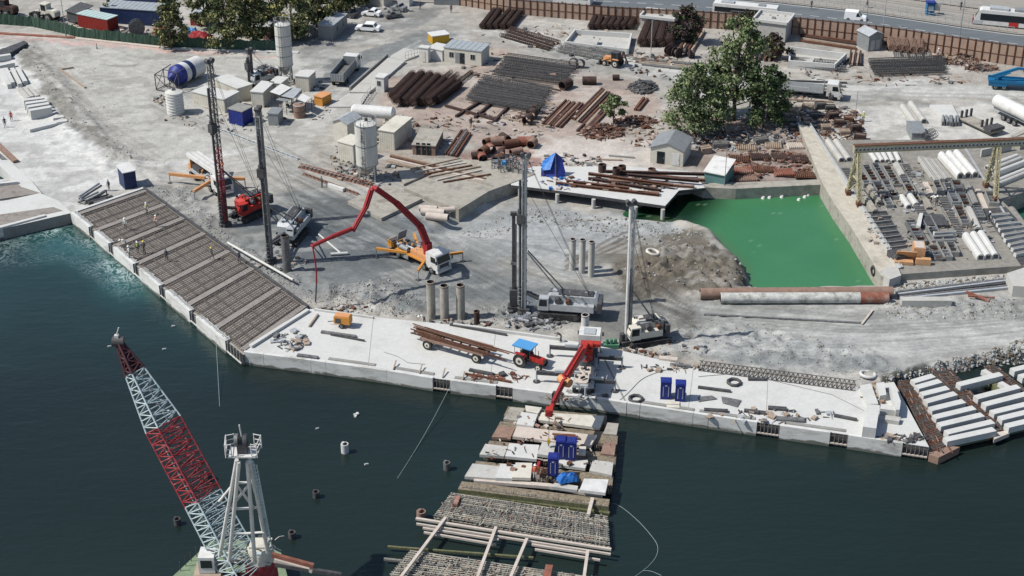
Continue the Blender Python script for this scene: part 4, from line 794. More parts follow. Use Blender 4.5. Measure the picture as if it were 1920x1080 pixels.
# ---------------- truck crane on the quay ----------------
c, rz, L = hd((1092, 748), (1107, 654), DZ); d = Vector((math.cos(rz), math.sin(rz), 0)); n_ = Vector((-d.y, d.x, 0))
t = thing('truck_crane', 'white truck crane with a red folding boom reaching over the quay edge', 'crane', c, rz)
truck_cab(t, L/2-.1, 'white_paint', 2.5, 2.5, .85, 3.3); chassis(t, -L/2+.3, L/2-.6, 'mast_metal')
part('sleeper_roof', MB().b(L/2-2.4, L/2-1.0, -.7, .7, 3.31, 3.4, 'light_metal'), t)
for x in (L/2-1.3, L/2-3.3, -L/2+1.4, -L/2+2.8, -L/2+4.2):
    for s in (-1, 1): wheel(t, x, s*1.05)
part('deck', MB().b(-L/2+.6, L/2-3.2, -1.2, 1.2, 1.05, 1.35, 'light_metal').b(-L/2+1, -1.0, -1.0, 1.0, 1.36, 1.5, 'pale_timber').b(L/2-4.2, L/2-3.1, -1.1, 1.1, 1.36, 2.4, 'dark_metal'), t)
for px_, py_, x_ in ((1031, 668, 3.2), (1166, 690, 3.2), (1006, 716, -2.6), (1153, 734, -2.6)):
    p = loc(G(px_, py_, DZ), c, rz); y0 = 1.1 if p.y > 0 else -1.1
    g = part('outrigger', MB().beam((p.x, y0*.5, 1.25), (p.x, p.y, 1.25), .34, .42, 'dark_metal').beam((p.x, y0*.5, 1.6), (p.x, p.y*.62, 1.6), .3, .3, 'light_metal'), t)
    part('outrigger_leg', MB().cyl((p.x, p.y, 1.6), (p.x, p.y, .1), .11, 'light_metal', n=8).cyl((p.x, p.y, .02), (p.x, p.y, .12), .42, 'dark_metal', n=12), g)
part('rear_leg', MB().cyl((-L/2+.3, -.3, 1.4), (-L/2+.3, -.3, .1), .13, 'light_metal', n=8).cyl((-L/2+.3, -.3, .02), (-L/2+.3, -.3, .12), .42, 'dark_metal', n=12), t)
tr = loc(G(1099, 700, DZ), c, rz)
part('turntable', MB().cyl((tr.x, tr.y, 1.36), (tr.x, tr.y, 2.0), .9, 'dark_metal', n=16), t)
part('column', MB().cyl((tr.x, tr.y, 2.0), (tr.x, tr.y, 3.2), .75, 'bright_red', r2=.55, n=12).box((tr.x+.3, tr.y-.1, 3.1), (1.5, 1.1, .9), 'bright_red').box((tr.x+1.2, tr.y-.4, 3.3), (.8, 2.2, .4), 'bright_red'), t)
P0 = G(1099, 700, DZ)+Vector((0, 0, 3.9)); HK = G(1028, 842, .8)
def ovr(fr_, row):
    p = Vector((P0.x, P0.y, DZ)).lerp(Vector((HK.x, HK.y, DZ)), fr_); q = PX(p.x, p.y, 0); v = (row-540)/F
    return Vector((p.x, p.y, CH-p.y*(sT+v*cT)/(cT-v*sT)))
K1, K2 = ovr(.60, 714), ovr(.99, 772); l0, l1, l2 = loc(P0, c, rz), loc(K1, c, rz), loc(K2, c, rz)
bb = part('main_boom', MB().beam(l0, l1, .5, .65, 'bright_red').beam(l0+Vector((0, .55, -.3)), l1+Vector((0, .5, -.2)), .22, .28, 'red').cyl(l0-Vector((0, .7, 0)), l0+Vector((0, .7, 0)), .45, 'bright_red'), t)
part('boom_ram', MB().cyl(l0-Vector((0, 0, 1.4)), l0.lerp(l1, .6)-Vector((0, 0, .5)), .16, 'light_metal', n=8).cyl(l0.lerp(l1, .2)+Vector((0, .1, .75)), l1+Vector((0, .1, .8)), .15, 'red', n=8), bb)
part('knuckle', MB().box(l1, (.9, .8, 1.0), 'bright_red', rz=.5, rx=.5).cyl(l1-Vector((.5, .6, 0)), l1+Vector((.5, .6, 0)), .5, 'orange_pale', n=12), bb)
jb = part('jib', MB().beam(l1, l2, .36, .44, 'bright_red').beam(l1.lerp(l2, .1)+Vector((0, 0, .5)), l1.lerp(l2, .8)+Vector((0, 0, .42)), .28, .28, 'red').cyl(l1+Vector((.4, 0, .1)), l2+Vector((.35, 0, .1)), .08, 'dark_metal', n=6).cyl(l1-Vector((.4, 0, -.1)), l2-Vector((.35, 0, -.1)), .08, 'dark_metal', n=6), t)
part('jib_head', MB().box(l2, (.75, .75, .8), 'bright_red').cyl(l2-Vector((.5, 0, 0)), l2+Vector((.5, 0, 0)), .3, 'red', n=10), jb)
hl = loc(HK+Vector((0, 0, .5)), c, rz); part('hook_cable', MB().cyl(l2, (l2.x, l2.y, hl.z+.6), .035, 'dark_metal', n=5), t); part('hook', MB().box((l2.x, l2.y, hl.z+.4), (.3, .3, .5), 'yellow').torus((l2.x, l2.y, hl.z), (0, 1, 0), .16, .05, 'dark_metal', 10, 5), t)
fittings(t, -L/2+.6, L/2-3.0, -1.15, 1.15, 1.4, 1.9, 44, 9); fittings(t, tr.x-.8, tr.x+1.4, tr.y-.9, tr.y+.9, 2.4, 3.9, 16, 10, ('bright_red', 'dark_metal', 'red', 'light_metal'))
# ---------------- trailer and tractor ----------------
A, B = G(802, 655, DZ), G(893, 680, DZ); d = (B-A).normalized(); rz = math.atan2(d.y, d.x); n_ = Vector((-d.y, d.x, 0)); c = (A+B)/2+n_*1.1; hw = (B-A).length/2
t = thing('flat_trailer', 'rusty four wheeled flat trailer carrying long steel sections', 'trailer', c, rz)
for x in (-hw, hw):
    for y in (-1.1, 1.1): wheel(t, x, y, .62, .32, 'cream')
    part('axle', MB().cyl((x, -1.0, .62), (x, 1.0, .62), .1, 'dark_metal').b(x-.3, x+.3, -.6, .6, .75, 1.15, 'dark_rust'), t)
mb = MB()
for y in (-1.15, 1.15): mb.b(-hw-1.0, hw+1.0, y-.09, y+.09, 1.16, 1.42, 'pale_rust')
for i in range(8): x = -hw-.9+i*(2*hw+1.8)/7; mb.b(x-.08, x+.08, -1.05, 1.05, 1.2, 1.38, 'pale_rust')
part('frame', mb, t); part('drawbar', MB().beam((-hw-1, .5, 1.25), (-hw-3, 0, .9), .12, .12, 'dark_rust').beam((-hw-1, -.5, 1.25), (-hw-3, 0, .9), .12, .12, 'dark_rust'), t)
rr = random.Random(5)
for i in range(16):
    y = -1.0+i*.135; x0 = -hw-2.2+rr.uniform(-.8, 1.6); x1 = x0+rr.uniform(8.5, 12.5); o = Vector((0, 0, 0)); zz = DZ+1.45+(.16 if i % 3 == 0 else 0)+(.3 if 4 < i < 10 else 0)
    a = c+d*x0+n_*(y+rr.uniform(-.25, .25)); b = c+d*x1+n_*(y-.5+rr.uniform(-.3, .3)); m_ = (a+b)/2; m_.z = zz; dd = b-a
    solo('steel_section', MB().b(-dd.length/2, dd.length/2, -.06, .06, 0, .05, rr.choice(['rust', 'pale_rust', 'dark_rust'])).b(-dd.length/2, dd.length/2, -.02, .02, .052, .14, 'rust'), f'{ORD[i]} rusty steel section from the near side on the flat trailer', 'steel section', m_, math.atan2(dd.y, dd.x), 'steel sections on the flat trailer')
A, B = G(973, 687, DZ), G(1008, 697, DZ); d = (B-A).normalized(); rz = math.atan2(d.y, d.x); n_ = Vector((-d.y, d.x, 0)); c = (A+B)/2+n_*.85
t = thing('tractor', 'red farm tractor with a sky blue canopy parked on the white quay', 'tractor', c, rz)
for y in (-.85, .85): wheel(t, -1.1, y, .85, .42, 'cream'); wheel(t, 1.25, y*.85, .48, .26, 'cream')
part('hood', MB().exty([(-.1, .8), (-.1, 1.45), (1.5, 1.35), (1.7, 1.2), (1.7, .75)], -.33, .33, 'bright_red'), t)
part('chassis', MB().b(-1.4, 1.6, -.25, .25, .55, .79, 'dark_metal'), t); part('grille', MB().b(1.701, 1.74, -.28, .28, .8, 1.15, 'dark_metal'), t)
for y in (-.85, .85): part('fender', MB().b(-1.75, -.5, y-.24, y+.24, 1.72, 1.78, 'red').box((-.42, y, 1.5), (.06, .48, .5), 'red', ry=.4), t)
part('seat', MB().b(-1.1, -.6, -.25, .25, 1.2, 1.3, 'dark_metal').b(-1.2, -1.1, -.25, .25, 1.3, 1.75, 'dark_metal'), t)
part('steering_wheel', MB().torus((-.25, 0, 1.65), (1, 0, 1), .2, .025, 'dark_metal', 12, 5).cyl((-.1, 0, 1.4), (-.25, 0, 1.65), .03, 'dark_metal'), t)
part('canopy', MB().box((-.9, 0, 2.62), (2.5, 1.75, .1), 'sky_blue').b(-2.13, .33, -.85, .85, 2.5, 2.569, 'sky_blue'), t)
for x in (-1.9, .1):
    for y in (-.7, .7): part('canopy_post', MB().cyl((x, y, 1.0), (x, y, 2.56), .03, 'dark_metal', n=6), t)
part('exhaust', MB().cyl((.8, .2, 1.4), (.8, .2, 2.1), .04, 'dark_metal', n=6), t)
# ---------------- generic yard trucks, cars ----------------
def truck(label, rear, front, bodyf, m='white_paint', name='truck', cat='truck', axles=None, h=2.9):
    c, rz, L = hd(rear, front); t = thing(name, label, cat, c, rz); truck_cab(t, L/2, m, h=h); chassis(t, -L/2+.1, L/2-.3)
    for x in axles or (L/2-1.3, -L/2+1.2, -L/2+2.5):
        for s in (-1, 1): wheel(t, x, s*1.05, .52)
    bodyf(t, -L/2, L/2-2.5); return t
def tipper(t, a, b):
    mb = MB(); mb.b(a, b, -1.2, 1.2, 1.05, 1.2, 'dirty_concrete')
    for s in (-1, 1):
        mb.b(a, b, s*1.2-.05*s-.04, s*1.2-.05*s+.04, 1.21, 2.6, 'grey_metal')
        for i in range(6): x = a+(b-a)*(i+.5)/6; mb.b(x-.05, x+.05, s*1.24-.05, s*1.24+.05, 1.21, 2.55, 'grey_metal')
    mb.b(b-.08, b, -1.1, 1.1, 1.21, 3.0, 'grey_metal').b(a, a+.08, -1.1, 1.1, 1.21, 2.4, 'grey_metal')
    for i in range(5): mb.b(a-.04, a-.001, -1.0+i*.45, -.9+i*.45, 1.21, 2.4, 'light_metal')
    p = part('tipper_body', mb, t); part('load', MB().box(((a+b)/2, 0, 1.5), (b-a-.3, 2.1, .5), 'gravel_dark', taper=.7), p)
truck('grey tipper truck seen from behind next to the weighbridge', (633, 164), (664, 127), tipper)
def flat(t, a, b):
    part('dropside_body', MB().b(a, b-.2, -1.2, 1.2, 1.05, 1.2, 'grey_metal').b(a, b-2.7, -1.24, -1.16, 1.21, 1.9, 'light_metal').b(b-2.6, b-.2, -1.24, -1.16, 1.21, 2.3, 'light_metal').b(a, b-.2, 1.16, 1.24, 1.21, 1.9, 'light_metal').b(b-.28, b-.2, -1.1, 1.1, 1.21, 2.5, 'grey_metal'), t)
truck('white flatbed truck parked in the shade under the big trees', (1432, 172), (1574, 186), flat)
def bluebed(t, a, b):
    part('blue_bed', MB().b(a, b, -1.25, 1.25, 1.1, 1.35, 'truck_blue').b(a, b, -1.29, -1.21, 1.36, 1.75, 'truck_blue').b(a, b, 1.21, 1.29, 1.36, 1.75, 'truck_blue').b(a, a+3, -1.3, -1.25, .7, 1.05, 'truck_blue'), t)
    p = part('crane_arm', MB().cyl((a+1.8, 0, 1.3), (a+1.8, 0, 2.2), .4, 'truck_blue').beam((a+.6, 0, 2.0), (a+4.6, 0, 3.7), .4, .45, 'truck_blue').beam((a+4.6, 0, 3.7), (b-.2, 0, 3.5), .35, .4, 'truck_blue').beam((a+1.0, -.5, 1.9), (a+3.4, -.5, 3.0), .2, .25, 'truck_blue').beam((a+5.5, .3, 3.6), (a+6.3, .3, 1.4), .25, .25, 'truck_blue'), t)
truck('blue flatbed truck with a folded blue loading crane at the right photo edge', (1851, 163), (1975, 172), bluebed, 'truck_blue', axles=(4.8, -2.8, -4.2))
c, rz, L = hd((1866, 212), (1968, 262)); t = thing('tank_trailer', 'white bulk tank trailer with three wheels at the right photo edge', 'trailer', c, rz)
part('tank', MB().cyl((-L/2, 0, 2.2), (L/2, 0, 2.2), 1.1, 'white_paint', n=20).cyl((-L/2-.5, 0, 2.2), (-L/2, 0, 2.2), .6, 'white_paint', r2=1.1, n=20), t)
part('frame', MB().b(-L/2, L/2, -.5, .5, .9, 1.2, 'grey_metal'), t)
for x in (-3.2, -1.9, -.6):
    for s in (-1, 1): wheel(t, x, s*1.05, .52)
def car(label, rear, front, m='white_car', h=1.45, van=False, w_=1.75, name='parked_car', cat='car', group=None):
    c, rz, L = hd(rear, front); t = thing(name, label, cat, c, rz, group); a, b = -L/2, L/2
    if van: pr = [(a, .3), (a, 1.0), (a+.05, h-.1), (a+.2, h), (b-1.6, h), (b-.95, 1.05), (b-.1, .85), (b, .6), (b, .3)]
    else: pr = [(a, .3), (a, .85), (a+.15, .95), (a+.75, 1.0), (a+1.05, h-.08), (a+1.4, h), (b-1.9, h), (b-1.2, .98), (b-.15, .82), (b, .6), (b, .3)]
    part('body', MB().exty(pr, -w_/2, w_/2, m), t)
    wm_ = MB()
    for s in (-1, 1):
        y = s*(w_/2+.01); x0, x1 = (b-1.75, b-1.15) if van else (a+1.15, b-1.45)
        wm_.add([(x0-.2, y, .98), (x1+.1, y, .98), (x1-.35, y, h-.12), (x0, y, h-.12)], [(0, 1, 2, 3)], 'glass')
    part('side_windows', wm_, t)
    if van: part('windscreen', MB().add([(b-.93, -w_/2+.15, 1.08), (b-.93, w_/2-.15, 1.08), (b-1.56, w_/2-.2, h-.04), (b-1.56, -w_/2+.2, h-.04)], [(0, 1, 2, 3)], 'glass'), t)
    else:
        part('windscreen', MB().add([(b-1.17, -w_/2+.15, 1.0), (b-1.17, w_/2-.15, 1.0), (b-1.85, w_/2-.2, h-.02), (b-1.85, -w_/2+.2, h-.02)], [(0, 1, 2, 3)], 'glass'), t)
        part('rear_window', MB().add([(a+.76, -w_/2+.15, 1.02), (a+.76, w_/2-.15, 1.02), (a+1.03, w_/2-.2, h-.1), (a+1.03, -w_/2+.2, h-.1)], [(3, 2, 1, 0)], 'glass'), t)
    for x in (a+.8, b-.8):
        for s in (-1, 1): wheel(t, x, s*(w_/2-.08), .32, .2)
    for s in (-1, 1): part('headlight', MB().box((b-.02, s*.6, .68), (.06, .3, .14), 'light_metal'), t); part('tail_light', MB().box((a, s*.7, .8), (.05, .2, .15), 'bright_red'), t)
    return t
car('white car parked nearest the grey cabin in the tree shade', (713, 59), (668, 56), h=1.6)
car('white car parked behind the nearest white car', (714, 31), (680, 28)); car('dark grey car parked beside the white cars', (722, 35), (752, 31), 'mast_metal')
car('grey car parked at the top edge beside the white storage box', (760, 22), (736, 18), 'grey_metal'); car('dark car half hidden under the trees left of the white cars', (668, 34), (646, 30), 'dark_metal')
car('white delivery van driving on the main road', (1583, 36), (1624, 40), h=1.85, van=True, name='van', cat='van')
def bus(label, rear, front, h=3.0, m='white_paint', name='bus', cat='bus'):
    c, rz, L = hd(rear, front); t = thing(name, label, cat, c, rz); a, b = -L/2, L/2
    part('body', MB().exty([(a, .35), (a, h-.2), (a+.2, h), (b-.3, h), (b, h-.5), (b+.05, .35)], -1.25, 1.25, m), t)
    mb = MB()
    for s in (-1, 1): mb.b(a+.4, b-.5, s*1.255-.005, s*1.255+.005, 1.4, h-.6, 'glass')
    part('window_band', mb, t); part('roof_unit', MB().b(a+1.5, a+4, -.7, .7, h+.001, h+.25, 'light_metal'), t); part('roof_hatch', MB().b(b-4, b-2.6, -.6, .6, h+.001, h+.15, 'grey_metal'), t)
    for x in (a+2, b-2.2):
        for s in (-1, 1): wheel(t, x, s*1.1, .48, .28)
    return t
bus('white bus behind the brown retaining fence near the big trees', (1337, 30), (1459, 42)); 
bus('white bus at the top photo edge behind the brown fence', (1040, 4), (1109, 11))
# tram
c, rz, L = hd((1826, 45), (2010, 62)); t = thing('tram', 'white and black tram with a red door at the top right corner', 'tram', c, rz); a, b = -L/2, L/2
part('body', MB().exty([(a-.3, .5), (a, 1.6), (a+.7, 3.1), (a+1.2, 3.3), (b, 3.3), (b, .5)], -1.3, 1.3, 'white_paint'), t)
part('window_band', MB().b(a+1.0, b-.1, -1.33, -1.305, 1.35, 2.65, 'glass').b(a+1.2, b, -1.32, -1.31, .35, .49, 'dark_metal'), t)
part('windscreen', MB().add([(a-.02, -1.1, 1.6), (a-.02, 1.1, 1.6), (a+.66, 1.0, 3.02), (a+.66, -1.0, 3.02)], [(3, 2, 1, 0)], 'glass'), t)
part('red_front', MB().b(a-.42, a-.25, -1.25, 1.25, .5, 1.4, 'crane_red').b(a-.3, a+1.5, -1.34, -1.31, .5, 1.2, 'light_metal'), t)
part('red_door', MB().b(a+6.3, a+8.0, -1.36, -1.33, .5, 1.35, 'bright_red'), t)
part('roof_unit', MB().b(a+2.5, a+6, -.9, .9, 3.31, 3.7, 'light_metal').b(a+7, a+10.5, -.9, .9, 3.31, 3.75, 'grey_metal').b(a+12, b-.5, -.9, .9, 3.31, 3.7, 'light_metal'), t)
for x in (a+2.5, a+4.2, b-3): part('bogie', MB().cyl((x, -1.1, .35), (x, 1.1, .35), .34, 'dark_metal', n=14), t)
# wheel loaders and backhoe
def loader(label, rear, front, m='cream', s=1.0):
    c, rz, L = hd(rear, front); t = thing('wheel_loader', label, 'loader', c, rz)
    for x in (-1.5, 1.5):
        for y in (-1.05, 1.05): wheel(t, x, y, .82, .5, 'grey_metal')
    part('engine_hood', MB().exty([(-3.0, 1.0), (-3.0, 1.9), (-2.7, 2.15), (-.9, 2.2), (-.9, 1.0)], -.8, .8, m), t)
    cb = part('cab', MB().b(-.88, .6, -.7, .7, 1.2, 3.1, m).b(-.98, .75, -.8, .8, 3.101, 3.25, m), t); part('cab_window', MB().b(-.7, .5, -.73, -.701, 1.9, 2.95, 'glass').b(-.7, .5, .701, .73, 1.9, 2.95, 'glass').b(.601, .63, -.6, .6, 1.8, 2.95, 'glass'), cb)
    part('front_frame', MB().b(.62, 2.4, -.45, .45, .8, 1.5, m), t)
    for y in (-.55, .55): part('lift_arm', MB().beam((1.0, y, 1.8), (3.1, y, .7), .18, .3, m), t)
    part('bucket', MB().exty([(2.9, .1), (4.0, .1), (4.05, .2), (3.2, .35), (3.1, 1.2), (2.9, 1.1)], -1.4, 1.4, 'dark_metal'), t); return t
loader('cream wheel loader parked behind the green net fence', (118, 42), (58, 30)); loader('darker wheel loader at the very top left corner', (34, 33), (-14, 24), 'dark_rust')
c, rz, L = hd((1172, 128), (1128, 118)); t = thing('backhoe_loader', 'orange backhoe loader with a dark cab on the upper dirt road', 'backhoe', c, rz)
for y in (-.85, .85): wheel(t, -.9, y, .72, .4, 'cream'); wheel(t, 1.3, y, .48, .3, 'cream')
part('hood', MB().exty([(.2, .8), (.2, 1.7), (1.8, 1.5), (1.9, .8)], -.45, .45, 'orange_pale'), t)
cb = part('cab', MB().b(-1.2, .15, -.65, .65, 1.0, 2.6, 'dark_metal').b(-1.3, .25, -.75, .75, 2.61, 2.72, 'dark_metal'), t); part('cab_window', MB().b(-1.0, 0, -.68, -.651, 1.5, 2.5, 'glass').b(-1.0, 0, .651, .68, 1.5, 2.5, 'glass'), cb)
part('fender', MB().b(-1.5, -.3, -1.05, -.67, 1.46, 1.55, 'orange_pale').b(-1.5, -.3, .67, 1.05, 1.46, 1.55, 'orange_pale'), t)
for y in (-.5, .5): part('loader_arm', MB().beam((.5, y, 1.5), (2.4, y, .6), .14, .2, 'orange_pale'), t)
part('bucket', MB().exty([(2.2, .1), (3.0, .1), (2.5, .35), (2.4, .95), (2.2, .9)], -1.1, 1.1, 'dark_metal'), t)
part('backhoe_arm', MB().beam((-1.5, 0, 1.0), (-2.0, 0, 3.0), .25, .3, 'dark_rust').beam((-2.0, 0, 3.0), (-2.7, 0, 1.4), .2, .25, 'dark_rust').box((-2.7, 0, 1.1), (.5, .5, .6), 'dark_metal'), t)
# ---------------- floating crane ----------------
def at(px, py, Z):                           # point at camera depth Z
    u, v = (px-960)/F, (py-540)/F; return Vector((Z*u, Z*(cT-v*sT), CH-Z*(sT+v*cT)))
base = at(462, 1085, 134); tip = at(222, 640, 133); O = Vector((base.x, base.y-4, WZ))
t = thing('floating_crane', 'floating crane barge with a red and white lattice boom and white tower at lower left', 'floating crane', O, 0)
def lo(p): return p-O
hull = MB().prism([((G(x, y, .2)-O).x, (G(x, y, .2)-O).y) for x, y in ((325, 1090), (396, 1024), (470, 1018), (528, 1046), (545, 1110), (575, 1350), (260, 1350))], -.8, 1.8, 'crane_dark_red', 'green_deck' if 'green_deck' in MATS else 'dirty_concrete')
mat('green_deck', RGB(128, 146, 116), .8, .2, 1.5, (.2, .19, .15), .5, .8)
for i, f_ in enumerate(hull.m):
    if f_ == 'dirty_concrete': hull.m[i] = 'green_deck'
part('hull', hull, t)
segs = [(0, .34, 'boom_white', 2.9, 2.6), (.34, .65, 'crane_red', 2.6, 2.5), (.65, .87, 'boom_white', 2.5, 1.35), (.87, 1.0, 'crane_dark_red', 1.35, .35)]
for a, b, m, w0, w1 in segs:
    n = max(3, int((b-a)*44)); p = MB().lattice(lo(base.lerp(tip, a)), lo(base.lerp(tip, b)), w0, w1, n, .085 if m != 'crane_dark_red' else .13, m, w0*.9, w1*.9, rd=.06 if m != 'crane_dark_red' else .1)
    if m == 'crane_dark_red':
        P1, P2 = lo(base.lerp(tip, .87)), lo(tip); p.beam(P1, P2, .5, .5, m); p.beam(P1+Vector((.5, 0, 0)), P2, .3, .3, m); p.beam(P1-Vector((.5, 0, 0)), P2, .3, .3, m)
    part('boom_section', p, t)
mb = MB(); P1, P2 = base, base.lerp(tip, .85); ax_ = (P2-P1).normalized(); sx = Vector((1, 0, 0))
for k in range(14):                          # walkway ladder on the boom
    q = lo(P1.lerp(P2, k/14+.02)); mb.cyl(q+Vector((-1.4, 0, 1.2)), q+Vector((.4, -.3, 1.5)), .05, 'dark_metal', n=5)
mb.cyl(lo(P1)+Vector((-1.4, 0, 1.2)), lo(P1.lerp(P2, .6))+Vector((-1.4, 0, 1.2)), .06, 'boom_white', n=5); part('walkway', mb, t)
part('boom_head', MB().cyl(lo(tip)+Vector((-.5, 0, 0)), lo(tip)+Vector((.5, 0, 0)), .45, 'dark_metal', n=12).box(lo(tip)+Vector((-.1, 0, .4)), (.35, .35, .5), 'white_paint').cyl(lo(tip)+Vector((-.1, 0, .6)), lo(tip)+Vector((.2, 0, 1.4)), .05, 'white_paint'), t)
FT = [at(415, 1050, 130), at(505, 1035, 128), at(452, 1010, 134), at(492, 1090, 126)]; TP = at(456, 850, 124)
tw = MB()
for (fx, fy), (tx, ty) in zip(((412, 1042), (502, 1036), (430, 1050), (478, 1056)), ((444, 862), (468, 862), (448, 866), (464, 866))):
    tw.cyl(lo(at(fx, fy, 131)), lo(at(tx, ty, 122)), .17, 'white_paint', n=10)
for (x0, y0), (x1, y1) in (((428, 955), (482, 952)), ((411, 940), (440, 905)), ((440, 905), (470, 905)), ((440, 905), (474, 950)), ((470, 905), (434, 950)), ((420, 1003), (496, 998))):
    dz = lambda yy: 131-(1045-yy)/185*9
    tw.cyl(lo(at(x0, y0, dz(y0))), lo(at(x1, y1, dz(y1))), .11, 'white_paint', n=8)
la_, lb_ = lo(at(476, 872, 122)), lo(at(506, 1030, 131))
for s in (-.22, .22): tw.cyl(la_+Vector((s, 0, 0)), lb_+Vector((s, 0, 0)), .05, 'boom_white', n=5)
for i in range(26): m_ = la_.lerp(lb_, i/25); tw.cyl(m_-Vector((.22, 0, 0)), m_+Vector((.22, 0, 0)), .035, 'boom_white', n=4)
tw.cyl(lo(at(470, 868, 122.5)), lo(at(500, 1000, 130)), .3, 'boom_white', n=8)
p_ = part('tower', tw, t)
T0 = lo(at(456, 848, 121.5)); pl = MB().box(T0, (2.2, 1.5, .12), 'white_paint').box(T0+Vector((0, 0, .5)), (.8, .8, .9), 'dark_metal').cyl(T0+Vector((-.55, 0, 1.2)), T0+Vector((-.3, 0, 1.2)), .5, 'mast_metal', n=14).cyl(T0+Vector((.1, 0, 1.2)), T0+Vector((.4, 0, 1.2)), .5, 'dark_metal', n=14).cyl(T0+Vector((0, 0, 1.5)), T0+Vector((-.1, 0, 2.6)), .06, 'white_paint')
part('sheave_platform', pl, t)
rl = MB()
for s in (-1, 1):
    for zz in (.3, .75, 1.2): rl.tube([T0+Vector((s*.8, -.7, zz)), T0+Vector((s*1.25, -.8, zz)), T0+Vector((s*1.4, .6, zz)), T0+Vector((s*.8, .8, zz))], .045, 'white_paint', 4)
    for x, y in ((.8, -.7), (1.25, -.8), (1.4, .6), (.8, .8)): rl.cyl(T0+Vector((s*x, y, 0)), T0+Vector((s*x, y, 1.25)), .045, 'white_paint', n=4)
part('railing', rl, t)
H0 = lo(at(486, 1024, 134)); H0.z = 0
part('machine_house', MB().cyl(H0+Vector((0, 0, 1.3)), H0+Vector((0, 0, 8.7)), 1.7, 'crane_red', r2=1.35, n=14).cyl(H0+Vector((0, 0, 8.7)), H0+Vector((0, 0, 10.2)), 1.35, 'cream', r2=1.1, n=14), t)
part('deck_gear', MB().box(H0+Vector((0, 0, 10.0)), (1.6, 1.4, .8), 'cream').cyl(H0+Vector((-3, .5, 7.5)), H0+Vector((-.6, 0, 8.9)), .22, 'white_paint').torus(H0+Vector((-2.4, .5, 8.4)), (0, 1, 0), .7, .18, 'white_paint', 14, 6), t)
cb_ = lo(at(390, 1050, 134)); part('crane_cab', MB().box(cb_, (1.4, 1.6, 1.7), 'white_paint').box(cb_+Vector((0, 0, -1.6)), (2.4, 2.2, 1.4), 'timber').box(cb_+Vector((0, -.82, .15)), (1.0, .04, .8), 'glass'), t)
fittings(t, H0.x-3.4, H0.x+1.2, H0.y-1.5, H0.y+1.5, 8.2, 10.8, 46, 12, ('cream', 'white_paint', 'dark_metal', 'boom_white', 'rust')); fittings(t, -4.5, 4, -2, 6, 1.9, 3.2, 50, 13, ('green_deck', 'dark_metal', 'white_paint', 'grey_metal', 'cream'))
rm = MB()
for k in range(6): q = lo(G(340+k*10, 1080-k*9.2, .2)); rm.cyl((q.x, q.y, 1.8), (q.x, q.y, 2.9), .04, 'dark_metal', n=4)
part('deck_railing', rm, t)
pb = lo(at(440, 1100, 133)); pb.z = 0; part('boom_pedestal', MB().box(lo(base)+Vector((0, -.5, -1.6)), (4.6, 3.0, 3.0), 'crane_dark_red').box(lo(base)+Vector((0, 0, -3.5)), (5, 4, 3), 'crane_dark_red').box((lo(base).x, lo(base).y, (lo(base).z-4)/2+.6), (5.4, 5.0, max(.5, lo(base).z-5.2)), 'crane_red'), t)
bmv = MB(); 
for a, b, m in (((510, 1040), (588, 1061), 'red_rust'), ((514, 1050), (586, 1070), 'pale_timber'), ((516, 1058), (640, 1078), 'dark_metal')): bmv.beam(lo(at(*a, 126)), lo(at(*b, 126)), .3, .35, m)
part('side_gangway', bmv, t)
def q(c_, r_, x, y): return (480*c_+x/4.0, 270*r_+y/4.0)
